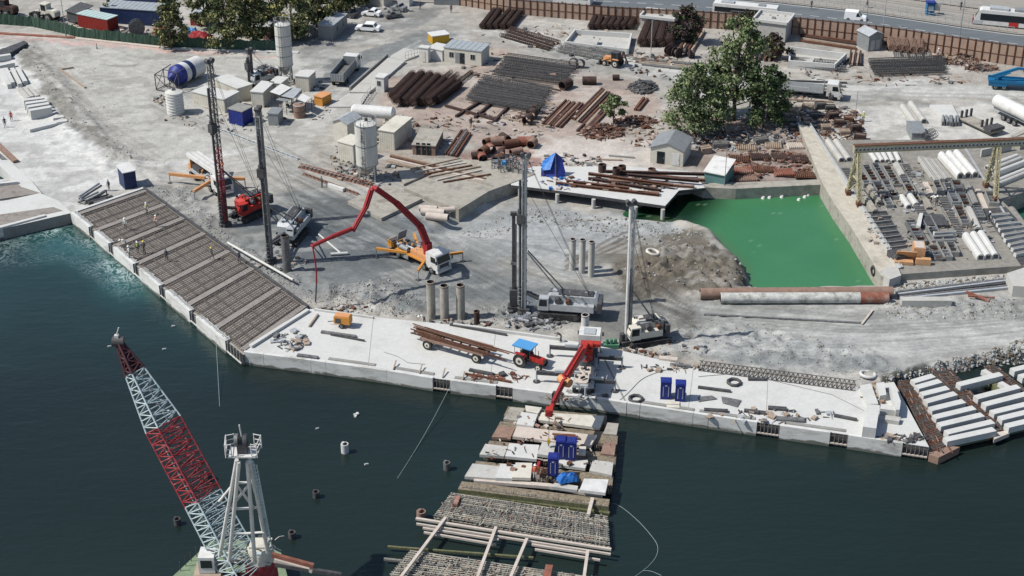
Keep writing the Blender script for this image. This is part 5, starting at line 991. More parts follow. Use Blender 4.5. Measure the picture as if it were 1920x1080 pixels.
# ---------------- cabins, containers, silos ----------------
def cabin(label, a, b, dep, h, wm='cream', rm='roof_grey', roof='flat', name='site_cabin', cat='cabin', win=(), door=(), z=0.0, side=(), ribs=False, rise=.7):
    c, rz, L = fr(a, b, dep, z); t = thing(name, label, cat, c, rz); mb = MB().b(-L/2, L/2, -dep/2, dep/2, 0, h, wm)
    if ribs:
        for s in (-1, 1):
            n = int(L/.35)
            for i in range(n): x = -L/2+(i+.5)*L/n; mb.b(x-.06, x+.06, s*dep/2-.02, s*dep/2+.04, .15, h-.15, wm)
        for s in (-1, 1):
            n = int(dep/.35)
            for i in range(n): y = -dep/2+(i+.5)*dep/n; mb.b(s*L/2-.02, s*L/2+.04, y-.06, y+.06, .15, h-.15, wm)
    if roof == 'gable': mb.exty([(-L/2, h), (0, h+rise), (L/2, h)], -dep/2+.01, dep/2-.01, wm) if L < dep else mb.ext([(-dep/2, h), (dep/2, h), (0, h+rise)], -L/2+.01, L/2-.01, wm)
    part('wall', mb, t)
    if roof == 'flat': r_ = MB().b(-L/2-.12, L/2+.12, -dep/2-.12, dep/2+.12, h+.003, h+.14, rm)
    elif roof == 'shed': r_ = MB().add([(-L/2-.15, -dep/2-.25, h), (L/2+.15, -dep/2-.25, h), (L/2+.15, dep/2+.2, h+rise), (-L/2-.15, dep/2+.2, h+rise), (-L/2-.15, -dep/2-.25, h+.12), (L/2+.15, -dep/2-.25, h+.12), (L/2+.15, dep/2+.2, h+rise+.12), (-L/2-.15, dep/2+.2, h+rise+.12)], [(3, 2, 1, 0), (4, 5, 6, 7), (0, 1, 5, 4), (1, 2, 6, 5), (2, 3, 7, 6), (3, 0, 4, 7)], rm)
    else:
        r_ = MB()
        if L < dep:
            for s in (-1, 1): r_.exty([(0, h+rise+.02), (s*(L/2+.2), h-.12), (s*(L/2+.2), h+.0), (0, h+rise+.14)], -dep/2-.2, dep/2+.2, rm)
        else:
            for s in (-1, 1): r_.ext([(0, h+rise+.02), (s*(dep/2+.2), h-.12), (s*(dep/2+.2), h+.0), (0, h+rise+.14)], -L/2-.2, L/2+.2, rm)
    if rm in ('roof_grey', 'grey_metal', 'light_metal', 'teal_light') and roof == 'flat':
        n = int(L/.9)
        for i in range(1, n): x = -L/2+i*L/n; r_.b(x-.03, x+.03, -dep/2-.1, dep/2+.1, h+.141, h+.18, rm)
    part('roof', r_, t)
    for f_, w_, z0, hh in win:
        x = -L/2+f_*L; w0 = part('window', MB().b(x-w_/2-.06, x+w_/2+.06, -dep/2-.05, -dep/2-.003, z0-.06, z0+hh+.06, 'white_paint'), t); part('pane', MB().b(x-w_/2, x-.03, -dep/2-.07, -dep/2-.052, z0, z0+hh, 'glass').b(x+.03, x+w_/2, -dep/2-.07, -dep/2-.052, z0, z0+hh, 'glass'), w0)
    for f_, w_, m_ in door: x = -L/2+f_*L; d_ = part('door', MB().b(x-w_/2, x+w_/2, -dep/2-.05, -dep/2-.003, .1, 2.05, m_), t); part('handle', MB().b(x+w_/2-.15, x+w_/2-.08, -dep/2-.09, -dep/2-.052, 1.0, 1.1, 'light_metal'), d_)
    for f_, w_, z0, hh, m_ in side: y = -dep/2+f_*dep; part('side_opening', MB().b(-L/2-.03, -L/2-.003, y-w_/2, y+w_/2, z0, z0+hh, m_).b(L/2+.003, L/2+.03, y-w_/2, y+w_/2, z0, z0+hh, m_), t)
    return t
cabin('long white site cabin with two windows and an open door near the weighbridge', q(1, 0, 1412, 465), q(1, 0, 1690, 498), 4.2, 2.7, 'cream', 'roof_grey', win=((.2, .8, 1.1, .9), (.77, .8, 1.1, .9)), door=((.36, .85, 'grey_metal'), (.49, .85, 'glass')))
cabin('small white gatehouse with one window beside the weighbridge', q(1, 0, 900, 688), q(1, 0, 962, 696), 1.9, 2.6, 'white_paint', 'white_paint', win=((.4, .6, 1.2, .8),), name='gatehouse')
cabin('white box cabin left of the long site cabin', q(1, 0, 1290, 440), q(1, 0, 1398, 462), 3.0, 2.0, 'white_paint', 'white_concrete')
cabin('tiny white kiosk at the end of the weighbridge rail', q(1, 0, 1225, 462), q(1, 0, 1292, 470), 1.2, 2.6, 'white_paint', 'white_concrete', door=((.5, .6, 'cream'),), name='kiosk', cat='kiosk')
cabin('yellow skip with dark opening behind the long white cabin', q(1, 0, 1325, 335), q(1, 0, 1450, 318), 2.4, 1.5, 'yellow', 'white_paint', name='skip', cat='skip', ribs=True)
cabin('blue-grey office container with white roof in tree shade', q(1, 0, 470, 292), q(1, 0, 580, 302), 7.5, 2.7, 'grey_metal', 'light_metal', side=((.3, .8, 1.1, .9, 'glass'), (.7, .8, 1.1, .9, 'glass')), ribs=True)
cabin('red shipping container with pale blue roof beside the green net fence', q(0, 0, 590, 200), q(0, 0, 815, 246), 2.8, 2.5, 'container_red', 'teal_light', name='container', cat='container', ribs=True)
cabin('long dark blue container with grey roof behind the red container', q(0, 0, 760, 170), q(0, 0, 1210, 200), 4.5, 3.0, 'container_blue', 'roof_grey', name='container', cat='container', ribs=True)
cabin('dark blue container at the top photo edge among the trees', q(0, 0, 930, 30), q(0, 0, 1180, 62), 3, 3.5, 'container_blue', 'container_blue', name='container', cat='container', ribs=True)
cabin('dark lean-to shed left of the red container', q(0, 0, 510, 165), q(0, 0, 600, 190), 3.5, 2.2, 'dark_metal', 'dark_metal', 'shed', name='shed', cat='shed')
cabin('dark red container with white roof between the trees', q(0, 0, 1430, 192), q(0, 0, 1530, 195), 3.5, 2.2, 'crane_red', 'light_metal', name='container', cat='container')
cabin('orange steel box behind the green net fence', q(0, 0, 1158, 280), q(0, 0, 1250, 284), 1.6, 1.6, 'bright_red', 'red_rust', name='steel_box', cat='box')
cabin('rusty shed with pale roof left of the tall silo', q(1, 0, -30, 290), q(1, 0, 110, 300), 4, 2.4, 'pale_rust', 'light_metal', 'shed', name='shed', cat='shed')
cabin('white storage box at the top edge behind the parked cars', q(1, 0, 760, 20), q(1, 0, 960, 56), 3, 2.8, 'cream', 'cream', ribs=True)
cabin('narrow white gate hut at the top photo edge', q(1, 0, 1060, 40), q(1, 0, 1150, 50), 2, 2.8, 'white_paint', 'white_paint', name='gatehouse')
cabin('grey slatted gate panel at the top photo edge', q(1, 0, 1335, 36), q(1, 0, 1530, 40), .4, 1.6, 'grey_metal', 'grey_metal', name='gate', cat='gate', ribs=True)
for lb, a, b, dp, h, m in (
    ('long white container at the back of the left container group', q(0, 0, 1610, 690), q(0, 0, 1790, 765), 3.0, 2.3, 'cream'),
    ('low wide white container behind the red lattice mast', q(0, 0, 1450, 775), q(0, 0, 1630, 820), 3.2, 2.0, 'cream'),
    ('white container right of the red lattice mast', q(0, 0, 1632, 840), q(0, 0, 1690, 852), 4.0, 2.4, 'cream'),
    ('tall cream container beside the small silo, left of the grey awning', q(0, 0, 1890, 800), q(1, 0, 60, 808), 5.0, 2.6, 'cream'),
    ('white container behind the awnings', q(1, 0, 110, 730), q(1, 0, 190, 740), 3, 2.6, 'cream'),
    ('white container right of the awnings', q(1, 0, 300, 680), q(1, 0, 400, 690), 3.2, 2.6, 'cream')):
    cabin(lb, a, b, dp, h, m, 'white_concrete', name='container', cat='container', ribs=True)
cabin('royal blue hut with a grey flat roof in front of the white containers', q(0, 0, 1720, 925), q(0, 0, 1825, 950), 2.6, 2.5, 'blue', 'grey_concrete', name='hut', cat='hut', ribs=True)
cabin('grey metal box in front of the awnings', q(1, 0, 95, 940), q(1, 0, 170, 945), 2.6, 2.0, 'grey_metal', 'grey_metal', name='generator_box', cat='box')
cabin('orange generator on skids right of the awnings', q(1, 0, 440, 785), q(1, 0, 500, 800), 2.4, 1.5, 'orange', 'orange_pale', name='generator', cat='generator')
def awning(pix, z0, label, m='light_metal'):
    c, = [sum([G(x, y, z0) for x, y in pix], Vector())/4]; t = thing('awning', label, 'awning', (c.x, c.y, 0)); P = [G(x, y, z0)-t.location for x, y in pix]
    part('sheet', MB().prism([(p.x, p.y) for p in P], z0, z0+.08, m), t)
    for p in P: part('post', MB().cyl((p.x*.93, p.y*.93, 0), (p.x*.93, p.y*.93, z0), .05, 'dark_metal', n=6), t)
awning([q(1, 0, 105, 690), q(1, 0, 190, 630), q(1, 0, 265, 660), q(1, 0, 180, 715)], 2.9, 'upper white awning sheet beside the cream containers', 'white_paint')
awning([q(1, 0, 180, 720), q(1, 0, 260, 655), q(1, 0, 345, 670), q(1, 0, 280, 740)], 2.7, 'middle pale awning sheet beside the cream containers')
awning([q(1, 0, 150, 750), q(1, 0, 195, 722), q(1, 0, 275, 738), q(1, 0, 225, 765)], 2.3, 'lower grey awning sheet beside the cream containers', 'grey_metal')
awning([q(1, 0, 300, 738), q(1, 0, 345, 705), q(1, 0, 418, 735), q(1, 0, 370, 770)], 2.3, 'tilted white awning sheet near the orange generator', 'white_paint')
cabin('white plant house with a peaked lid left of the short silo', q(1, 0, 585, 1050), q(1, 0, 690, 1075), 3.6, 3.2, 'cream', 'light_metal', 'gable', name='plant_house', rise=.6)
cabin('low cream container in front of the short silo', q(1, 1, 620, 118), q(1, 1, 735, 150), 3.2, 3.0, 'cream', 'cream', name='container', cat='container', ribs=True)
cabin('cream container right of the short silo', q(1, 0, 925, 1112), q(1, 0, 1040, 1130), 6.5, 3.0, 'cream', 'cream', name='container', cat='container', ribs=True)
cabin('grey corrugated roofed shed right of the short silo', q(1, 1, 1175, 80), q(1, 1, 1345, 90), 6.5, 1.6, 'pale_rust', 'dirty_concrete', name='shed', cat='shed', door=((.25, .6, 'glass'), (.5, .6, 'glass'), (.72, .6, 'glass')))
cabin('shed with two grey roofs beside the big trees', q(2, 1, 1035, 140), q(2, 1, 1280, 172), 5.5, 2.6, 'cream', 'grey_metal', 'gable', name='shed', cat='shed', door=((.32, 1.2, 'glass'), (.78, 1.1, 'white_paint')), rise=.9)
cabin('grey steel shed with peaked roof against the brown fence', q(3, 0, 748, 388), q(3, 0, 850, 372), 3.6, 3.0, 'grey_metal', 'light_metal', 'gable', name='shed', cat='shed', door=((.3, .9, 'light_metal'), (.7, .9, 'light_metal')), rise=.6)
cabin('dark blue-grey hut with white side at the corner of the rebar deck', q(0, 1, 940, 345), q(0, 1, 1030, 325), 2.6, 2.7, 'container_blue', 'white_paint', 'shed', name='hut', cat='hut', rise=.2)
cabin('teal walled shelter with a white tilted roof by the green pond', q(2, 1, 1440, 290), q(2, 1, 1590, 320), 4.0, 1.8, 'teal', 'white_paint', 'shed', name='shelter', cat='shelter', rise=.9)
# silos
def silo(label, x, y, ztop, r, z0, hop=1.8, bands=5, m='silo_white', stairs=True, row=None):
    o = G(x, y); t = thing('silo', label, 'silo', o); mb = MB().cyl((0, 0, z0), (0, 0, ztop), r, m, n=26)
    part('drum', mb, t); part('cone', MB().cyl((0, 0, z0-hop), (0, 0, z0), .25, m, r2=r, n=26), t)
    part('lid', MB().cyl((0, 0, ztop+.001), (0, 0, ztop+.35), r+.03, m, r2=r*.25, n=26).cyl((.1, .2, ztop+.2), (.1, .2, ztop+.8), .25, 'dark_metal'), t)
    b_ = MB()
    for i in range(bands): z = z0+(ztop-z0)*i/max(1, bands-1); b_.cyl((0, 0, z-.05), (0, 0, z+.05), r+.05, 'grey_metal', n=26)
    part('band', b_, t); rl = MB()
    for i in range(10): a_ = i*math.pi/5; rl.cyl((r*math.cos(a_), r*math.sin(a_), ztop), (r*math.cos(a_), r*math.sin(a_), ztop+1), .03, 'light_metal', n=4)
    rl.torus((0, 0, ztop+1), (0, 0, 1), r, .03, 'light_metal', 20, 4); part('railing', rl, t)
    la = MB()
    for s in (-.22, .22): la.cyl((s-.3, -r-.15, .2), (s-.3, -r-.15, ztop+.8), .03, 'dark_metal', n=4)
    for i in range(int(ztop/.4)): la.cyl((-.52, -r-.15, .4+i*.4), (-.08, -r-.15, .4+i*.4), .025, 'dark_metal', n=4)
    part('ladder', la, t)
    for sx in (-1, 1):
        for sy in (-1, 1): part('leg', MB().beam((sx*r*.72, sy*r*.72, 0), (sx*r*.68, sy*r*.68, z0), .2, .2, m), t)
    br = MB(); k = r*.7; cs = [(-k, -k), (k, -k), (k, k), (-k, k)]
    for i in range(4):
        p0, p1 = cs[i], cs[(i+1) % 4]
        for a_, b_2 in ((.2, z0*.5), (z0*.5, z0-.2)): br.cyl((*p0, a_), (*p1, b_2), .05, 'grey_metal', n=5).cyl((*p1, a_), (*p0, b_2), .05, 'grey_metal', n=5)
    part('brace', br, t); return t
silo('tall narrow white silo on braced legs near the green net fence', 537, 155, HT(537, 155, 46), 1.36, HT(537, 155, 121))
silo('short wide white silo with faint lettering next to the white tank', 690, 336, HT(690, 336, 232), 1.62, HT(690, 336, 306), bands=3)
sl = [o_ for o_ in bpy.data.objects if o_.name.startswith('silo') and 'short' in o_['label']][0]; z0_, z1_ = HT(690, 336, 306), HT(690, 336, 232)
def letter(ch, ang, z, size, par, r):
    cu = bpy.data.curves.new('letter', 'FONT'); cu.body = ch; cu.size = size; cu.extrude = .015; cu.align_x = 'CENTER'; o_ = bpy.data.objects.new('letter', cu); COL.objects.link(o_); dg = bpy.context.evaluated_depsgraph_get(); dg.update()
    me = bpy.data.meshes.new_from_object(o_.evaluated_get(dg)); bpy.data.objects.remove(o_); me.materials.clear(); me.materials.append(MATS['mast_metal']); l_ = link('lettering', me); l_.parent = par; a_ = R(ang); l_.location = (r*math.cos(a_), r*math.sin(a_), z); l_.rotation_euler = (R(90), 0, a_+R(90))
for i, ch in enumerate('ITERM'): letter(ch, 252, z1_-.55-i*.46, .55, sl, 1.67)
for i, ch in enumerate('CIM'): letter(ch, 252, z0_+1.3-i*.46, .55, sl, 1.67)
o = G(330, 212); t = thing('water_tank', 'squat white ribbed tank beside the blue striped silo', 'tank', o); H = HT(330, 212, 172); mb = MB().cyl((0, 0, 0), (0, 0, H), 1.4, 'white_paint', n=24)
for i in range(7): mb.torus((0, 0, .3+i*H/7.5), (0, 0, 1), 1.42, .06, 'silo_white', 24, 5)
part('drum', mb, t); part('lid', MB().cyl((0, 0, H), (0, 0, H+.3), 1.45, 'silo_white', r2=.5, n=24).cyl((0, 0, H+.3), (0, 0, H+.42), .35, 'dark_metal', n=12), t)
solo('oil_tank', MB().cyl((0, 0, 0), (0, 0, 2.2), .95, 'pale_rust', n=18).torus((0, 0, 1.1), (0, 0, 1), .97, .04, 'rust', 18, 5).torus((0, 0, 2.15), (0, 0, 1), .95, .05, 'cream', 18, 5).cyl((.2, .2, 2.2), (.2, .2, 2.4), .3, 'grey_metal'), 'rusty pink round tank in front of the awnings', 'tank', G(562, 219))
# striped silo lying on its side
A, B = G(326, 166), G(366, 144); d = (B-A).normalized(); rz = math.atan2(d.y, d.x)-.1; L = 6.4; t = thing('striped_silo', 'blue and white striped silo lying on its side in a steel frame', 'silo', (A+B)/2, rz); r = 1.75
for x0, x1, m in ((-2.0, -.9, 'blue'), (-.9, .25, 'white_paint'), (.25, 1.3, 'container_blue'), (1.3, 3.9, 'white_paint')): part('drum_ring', MB().cyl((x0, 0, r+.15), (x1, 0, r+.15), r, m, n=28), t)
part('cone', MB().cyl((-3.8, 0, r+.15), (-2.001, 0, r+.15), .3, 'blue', r2=r, n=28), t); part('top_cap', MB().cyl((3.901, 0, r+.15), (4.1, 0, r+.15), r, 'white_paint', r2=r*.8, n=28), t)
fm = MB()
for y in (-1.6, 1.6):
    for z in (.2, 3.4): fm.beam((-5.4, y, z if z < 1 else 2.9), (-1.2, y, z), .12, .12, 'dark_metal')
    fm.beam((-5.4, y, .1), (-5.4, y, 2.9), .12, .12, 'dark_metal').beam((-5.4, y, .2), (-3.2, y, 3.1), .08, .08, 'dark_metal').beam((-3.2, y, .2), (-5.4, y, 2.9), .08, .08, 'dark_metal').beam((-3.2, y, .2), (-3.2, y, 3.1), .1, .1, 'dark_metal')
for x, z in ((-5.4, .2), (-5.4, 2.9), (-3.2, .2), (-3.2, 3.1)): fm.beam((x, -1.6, z), (x, 1.6, z), .1, .1, 'dark_metal')
part('leg_frame', fm, t)
# horizontal white tank
c, rz, L = hd((668, 243), (735, 248)); t = thing('white_tank', 'long white horizontal tank on steel saddles above the short silo', 'tank', c, rz); L = 6.4
part('shell', MB().cyl((-L/2, 0, 3.3), (L/2, 0, 3.3), 1.0, 'white_paint', n=24).cyl((-L/2-.35, 0, 3.3), (-L/2, 0, 3.3), .6, 'white_paint', r2=1, n=24).cyl((L/2, 0, 3.3), (L/2+.35, 0, 3.3), 1, 'white_paint', r2=.6, n=24), t)
for x in (-2.2, 0, 2.2):
    part('saddle', MB().b(x-.12, x+.12, -.8, .8, 2.1, 2.5, 'grey_metal').beam((x, -.7, 0), (x, -.7, 2.1), .16, .16, 'white_paint').beam((x, .7, 0), (x, .7, 2.1), .16, .16, 'white_paint').beam((x, -.7, .2), (x, .7, 2.0), .07, .07, 'grey_metal'), t)
# weighbridge
slab('weighbridge', [q(1, 0, 700, 690), q(1, 0, 990, 432), q(1, 0, 1120, 455), q(1, 0, 850, 690)], .45, .45, 'concrete', 'long concrete weighbridge ramp with a low kerb running up to the long cabin', 'weighbridge')
lay('kerb', q(1, 0, 705, 680), q(1, 0, 985, 432), .35, .75, 'grey_concrete', 'low grey kerb along the left side of the weighbridge', 'kerb', .02)
slab('ramp', [q(1, 0, 540, 800), q(1, 0, 700, 692), q(1, 0, 850, 692), q(1, 0, 780, 800)], .22, .22, 'concrete', 'concrete ramp at the lower end of the weighbridge', 'ramp')
slab('ramp', [q(1, 0, 990, 430), q(1, 0, 1110, 360), q(1, 0, 1290, 385), q(1, 0, 1120, 452)], .25, .25, 'concrete', 'concrete ramp at the upper end of the weighbridge', 'ramp')
def rail(a, b, n, h, label, m='light_metal', z=0.0, name='railing', dbl=2):
    A, B = G(*a, z), G(*b, z); c = (A+B)/2; mb = MB()
    for i in range(n+1): p = A.lerp(B, i/n)-c; mb.cyl((p.x, p.y, 0), (p.x, p.y, h), .05, m, n=5)
    for k in range(dbl): mb.cyl(A-c+Vector((0, 0, h*(k+1)/dbl)), B-c+Vector((0, 0, h*(k+1)/dbl)), .04, m, n=5)
    solo(name, mb, label, 'railing', c)
rail(q(1, 0, 790, 795), q(1, 0, 860, 700), 6, 1.3, 'thin white railing at the lower right end of the weighbridge', 'white_paint')
rail(q(1, 0, 1120, 450), q(1, 0, 1300, 395), 8, 1.5, 'thin white railing at the upper end of the weighbridge', 'white_paint')
# ---------------- retaining fence, road, tram way ----------------
BL = [(862, 10), (960, 26), (1145, 42), (1300, 51), (1480, 64), (1660, 85), (1867, 118), (1960, 131)]
W_ = [G(*p) for p in BL]; tot = [0]
for a, b in zip(W_[:-1], W_[1:]): tot.append(tot[-1]+(b-a).length)
def alongw(s):
    for i in range(len(W_)-1):
        if s <= tot[i+1]: return W_[i].lerp(W_[i+1], (s-tot[i])/(tot[i+1]-tot[i]))
    return W_[-1]
fo = W_[3]; t = thing('retaining_fence', 'long brown steel fence with tan infill panels along the main road', 'fence', fo); N = 80
for i in range(N+1):
    p = alongw(tot[-1]*i/N)-fo; h = 2.9+.9*i/N; part('post', MB().b(p.x-.1, p.x+.1, p.y-.14, p.y+.14, -.3, h+.1, 'rust'), t)
    if i < N:
        p2 = alongw(tot[-1]*(i+1)/N)-fo; d_ = (p2-p).normalized()*.1; m_ = MB().beam(p+d_+Vector((0, .04, h/2)), p2-d_+Vector((0, .04, h/2)), .06, h-.1, 'tan_panel')
        for zz in (h*.45, h-.08): m_.beam(p+d_+Vector((0, -.03, zz)), p2-d_+Vector((0, -.03, zz)), .07, .1, 'rust')
        part('panel', m_, t)
def sheet(name, pix, z, m):
    mb = MB().add([tuple(G(x, y, z)) for x, y in pix][::-1], [tuple(range(len(pix)))], m); me = mb.mesh(name)
    o = link(name, me); o['kind'] = 'structure'; return o
def sheetw(name, pts, z, m):
    me = MB().add([(x, y, z) for x, y in pts], [tuple(range(len(pts)))], m).mesh(name); o = link(name, me); o['kind'] = 'structure'
    if me.polygons[0].normal.z < 0: me.flip_normals()
def lat(p, off): a = G(*p); return (a.x, a.y+off)
up = [G(*p) for p in BL]; ext = [up[0]+Vector((-45, 8, 0))]+up+[up[-1]+Vector((80, -22, 0))]
def band(name, o0, o1, z, m): sheetw(name, [(p.x, p.y+o0) for p in ext]+[(p.x, p.y+o1) for p in ext[::-1]], z, m)
band('verge', .3, 6.5, .16, 'pavement'); band('road', 6.5, 19, .20, 'asphalt'); band('median', 19, 22, .30, 'pavement'); band('tram_way', 22, 33, .24, 'pavement'); band('sidewalk', 33, 75, .34, 'pavement')
band('road_edge_line', 7.0, 7.2, .204, 'road_paint'); band('road_edge_line', 18.3, 18.5, .204, 'road_paint')
for s in range(34):
    a, b = alongw(s*3.4), alongw(s*3.4+1.8); o_ = 12.7; sheetw('lane_marking', [(a.x, a.y+o_), (b.x, b.y+o_), (b.x, b.y+o_+.16), (a.x, a.y+o_+.16)], .204, 'road_paint')
for o_ in (24, 25.5, 28.5, 30): band('tram_rail', o_, o_+.12, .25, 'dark_metal')
def rail2(off, label, s0, s1, h=1.1, m='light_metal', n=60):
    c = alongw((s0+s1)/2)+Vector((0, off, .3)); mb = MB(); prev = None
    for i in range(n+1):
        p = alongw(s0+(s1-s0)*i/n)+Vector((0, off, .3))-c; mb.cyl((p.x, p.y, p.z), (p.x, p.y, p.z+h), .045, m, n=4)
        if prev is not None:
            for k in (.5, 1): mb.cyl(prev+Vector((0, 0, h*k)), p+Vector((0, 0, h*k)), .04, m, n=4)
        prev = p
    solo('railing', mb, label, 'railing', c)
rail2(19.4, 'thin grey railing between the road and the tram track', 25, 112); rail2(23.0, 'thin grey railing nearest the tram', 45, 112, n=44); rail2(32.6, 'thin grey railing behind the tram track', 25, 112)
rail2(5.9, 'dark mesh railing on the road verge above the brown fence', 55, 112, 1.6, 'grey_metal', 40)
for i, (a, b) in enumerate(((1553, 1572), (1578, 1597), (1604, 1624), (1628, 1646), (1661, 1680), (1770, 1794), (1796, 1816), (1826, 1858), (1883, 1903), (1455, 1462))):
    yy = lambda x: 36+(x-1553)*.128+13
    c, rz, L = hd((a, yy(a)+12), (b, yy(b)+12)); c.z = .16
    solo('concrete_barrier', MB().exty([(0, 0)], 0, 0, 'white_paint') if False else MB().b(-L/2, L/2, -.35, .35, 0, .35, 'white_paint').b(-L/2, L/2, -.12, .12, .351, 1.3, 'white_paint').b(-L/2+.3, L/2-.3, -.16, -.121, .5, 1.1, 'grey_concrete'), f'{ORD[i]} white concrete barrier along the verge behind the brown fence, counted from the left', 'barrier', c, rz, 'white barriers behind the brown fence')
def pole(x, y, top, label, m='light_metal', r=.07, arm=0):
    H = HT(x, y, top) if top > -900 else 9; t = thing('lamp_post' if arm else 'pole', label, 'lamp post' if arm else 'pole', G(x, y)); part('shaft', MB().cyl((0, 0, 0), (0, 0, H), r, m, n=8).cyl((0, 0, 0), (0, 0, .4), r*2.2, m, n=8), t)
    if arm: part('arm', MB().cyl((0, 0, H), (arm, 0, H+.4), r*.7, m, n=6).box((arm, 0, H+.4), (.7, .25, .12), m), t)
    else: part('cap', MB().cyl((0, 0, H), (0, 0, H+.12), r*1.4, m, n=8), t)
pole(1220, 108, 40, 'slim white pole standing by the stair pit'); pole(1655, 58, 0, 'tall white pole behind the brown fence near the grey shed', arm=0); pole(1795, 100, -20, 'thin grey pole in front of the brown fence on the right', 'grey_metal')
pole(124, 68, -12, 'grey pole in front of the green net fence at upper left', 'grey_metal', .06); pole(1623, 55, -14, 'slim grey lamp post on the road verge', 'grey_metal', .06, 1.2)
pole(1603, 222, 172, 'thin post at the left edge of the casting yard road', 'grey_metal', .04); pole(1358, 352, 278, 'thin mast beside the teal shelter', 'grey_metal', .05); pole(1307, 128, 118, 'short marker post on the upper dirt road')
pole(182, 92, 83, 'small stake near the pale verge at upper left', 'dark_metal', .05)
# road side kiosk and signs
c = G(1742, 30); t = thing('ticket_kiosk', 'blue ticket kiosk on the sidewalk at the top of the photo', 'kiosk', (c.x, c.y, .3)); part('body', MB().b(-.75, .75, -.7, .7, 0, 2.4, 'truck_blue'), t); part('roof', MB().b(-.9, .9, -.85, .85, 2.401, 2.6, 'blue'), t); part('window', MB().b(-.5, .5, -.74, -.705, 1.0, 1.9, 'light_metal'), t)
c = G(1755, 30); t = thing('info_board', 'pale framed notice board beside the blue kiosk', 'notice board', (c.x, c.y, .3)); part('board', MB().b(-.6, .6, -.06, .06, .8, 2.3, 'light_metal').b(-.5, .5, -.09, -.061, .9, 2.2, 'cream'), t); [part('post', MB().b(s*.5-.05, s*.5+.05, -.05, .05, 0, .799, 'dark_metal'), t) for s in (-1, 1)]
# pits with stairs
def pit(pix, label, h=1.1, stairs=True, s0=0):
    P = [G(x, y, h) for x, y in pix]; c = sum(P, Vector())/4; t = thing('stair_pit', label, 'concrete pit', (c.x, c.y, 0)); Q_ = [p-t.location for p in P]
    for i in range(4):
        a, b = Q_[i], Q_[(i+1) % 4]; ex = (b-a).normalized()*.15
        part('pit_wall', MB().beam(Vector((a.x, a.y, h/2))-(ex if i % 2 else -ex), Vector((b.x, b.y, h/2))+(ex if i % 2 else -ex), .3, h, 'white_concrete'), t)
    part('pit_floor', MB().prism([(p.x*.98, p.y*.98) for p in Q_], .15, .2, 'concrete'), t)
    if stairs:
        m_ = MB(); e = (Q_[1]-Q_[0]); L = e.length
        for k in range(8):
            a = Q_[0].lerp(Q_[1], .12+.05*k); b = Q_[3].lerp(Q_[2], .12+.05*k); m_.beam(Vector((a.x, a.y, .25+.1*k)).lerp(Vector((b.x, b.y, .25+.1*k)), .1), Vector((a.x, a.y, .25+.1*k)).lerp(Vector((b.x, b.y, .25+.1*k)), .5), L*.05, .1, 'concrete')
        part('stair', m_, t)
    return t
pit([q(2, 0, 400, 310), q(2, 0, 870, 365), q(2, 0, 895, 250), q(2, 0, 470, 222)], 'concrete stair pit with zigzag steps near the brown fence')
pit([q(3, 0, 160, 452), q(3, 0, 500, 480), q(3, 0, 585, 400), q(3, 0, 170, 350)], 'open pale concrete pit right of the big trees', 1.4, True)
def rimbox(label, a, b, dep, h):
    c, rz, L = fr(a, b, dep); t = thing('shaft_house', label, 'concrete box', c, rz); part('wall', MB().b(-L/2+.15, L/2-.15, -dep/2+.15, dep/2-.15, 0, h, 'concrete'), t)
    m_ = MB()
    for s in (-1, 1): m_.b(-L/2, L/2, s*dep/2-.15, s*dep/2+.15, h+.001, h+.5, 'white_concrete').b(s*L/2-.15, s*L/2+.15, -dep/2+.151, dep/2-.151, h+.001, h+.5, 'white_concrete')
    part('parapet', m_, t); part('vent', MB().b(-.3, .3, -.3, .3, h+.002, h+.3, 'grey_metal'), t)
rimbox('concrete shaft box with a white rim between the pipe bundles', q(2, 0, 955, 215), q(2, 0, 1215, 245), 5, 2.2)
rimbox('concrete shaft box with a white rim right of the big trees', q(3, 0, -125, 290), q(3, 0, 130, 322), 6, 3.4)
# ---------------- green net fence ----------------
NP = [(-30, 44), (60, 50), (140, 68), (200, 78), (300, 86), (400, 94), (480, 96), (530, 95)]; NW = [G(*p) for p in NP]; o = NW[3].copy(); t = thing('net_fence', 'dark green netting fence running along the pale kerb at upper left', 'fence', o)
for a, b in zip(NW[:-1], NW[1:]):
    n = max(2, int((b-a).length/2.2)); pr = None
    for i in range(n+1):
        p = a.lerp(b, i/n)-o+Vector((0, rnd.uniform(-.1, .1), 0)); h = 2.2+rnd.uniform(-.15, .15)
        if i < n: part('post', MB().cyl((p.x, p.y, 0), (p.x, p.y, h), .05, 'dark_metal', n=5), t)
        if pr is not None:
            m_ = MB(); k = 6
            for j in range(k):
                s0, s1 = pr[0].lerp(p, j/k), pr[0].lerp(p, (j+1)/k); w0, w1 = .06*math.sin(j*2.1+i), .06*math.sin((j+1)*2.1+i); h0, h1 = pr[1]-.25*math.sin(math.pi*j/k), pr[1]-.25*math.sin(math.pi*(j+1)/k)
                m_.add([(s0.x, s0.y+w0, 0), (s1.x, s1.y+w1, 0), (s1.x, s1.y+w1*.4, h1/2), (s0.x, s0.y+w0*.4, h0/2), (s1.x, s1.y-w1*.6, h1), (s0.x, s0.y-w0*.6, h0)], [(0, 1, 2, 3), (3, 2, 4, 5)], 'green_net')
            part('net', m_, t)
        pr = (p, h)
lay('kerb', (-30, 62), (140, 72), .8, .25, 'red_rust', 'faded pink kerb strip below the net fence, left part', 'kerb', -.05)
lay('kerb', (142, 73), (300, 90), .8, .25, 'pale_timber', 'faded pink kerb strip below the net fence, middle part', 'kerb', -.05)
lay('kerb', (302, 91), (560, 100), .8, .25, 'white_concrete', 'pale kerb strip below the net fence, right part', 'kerb', -.05)
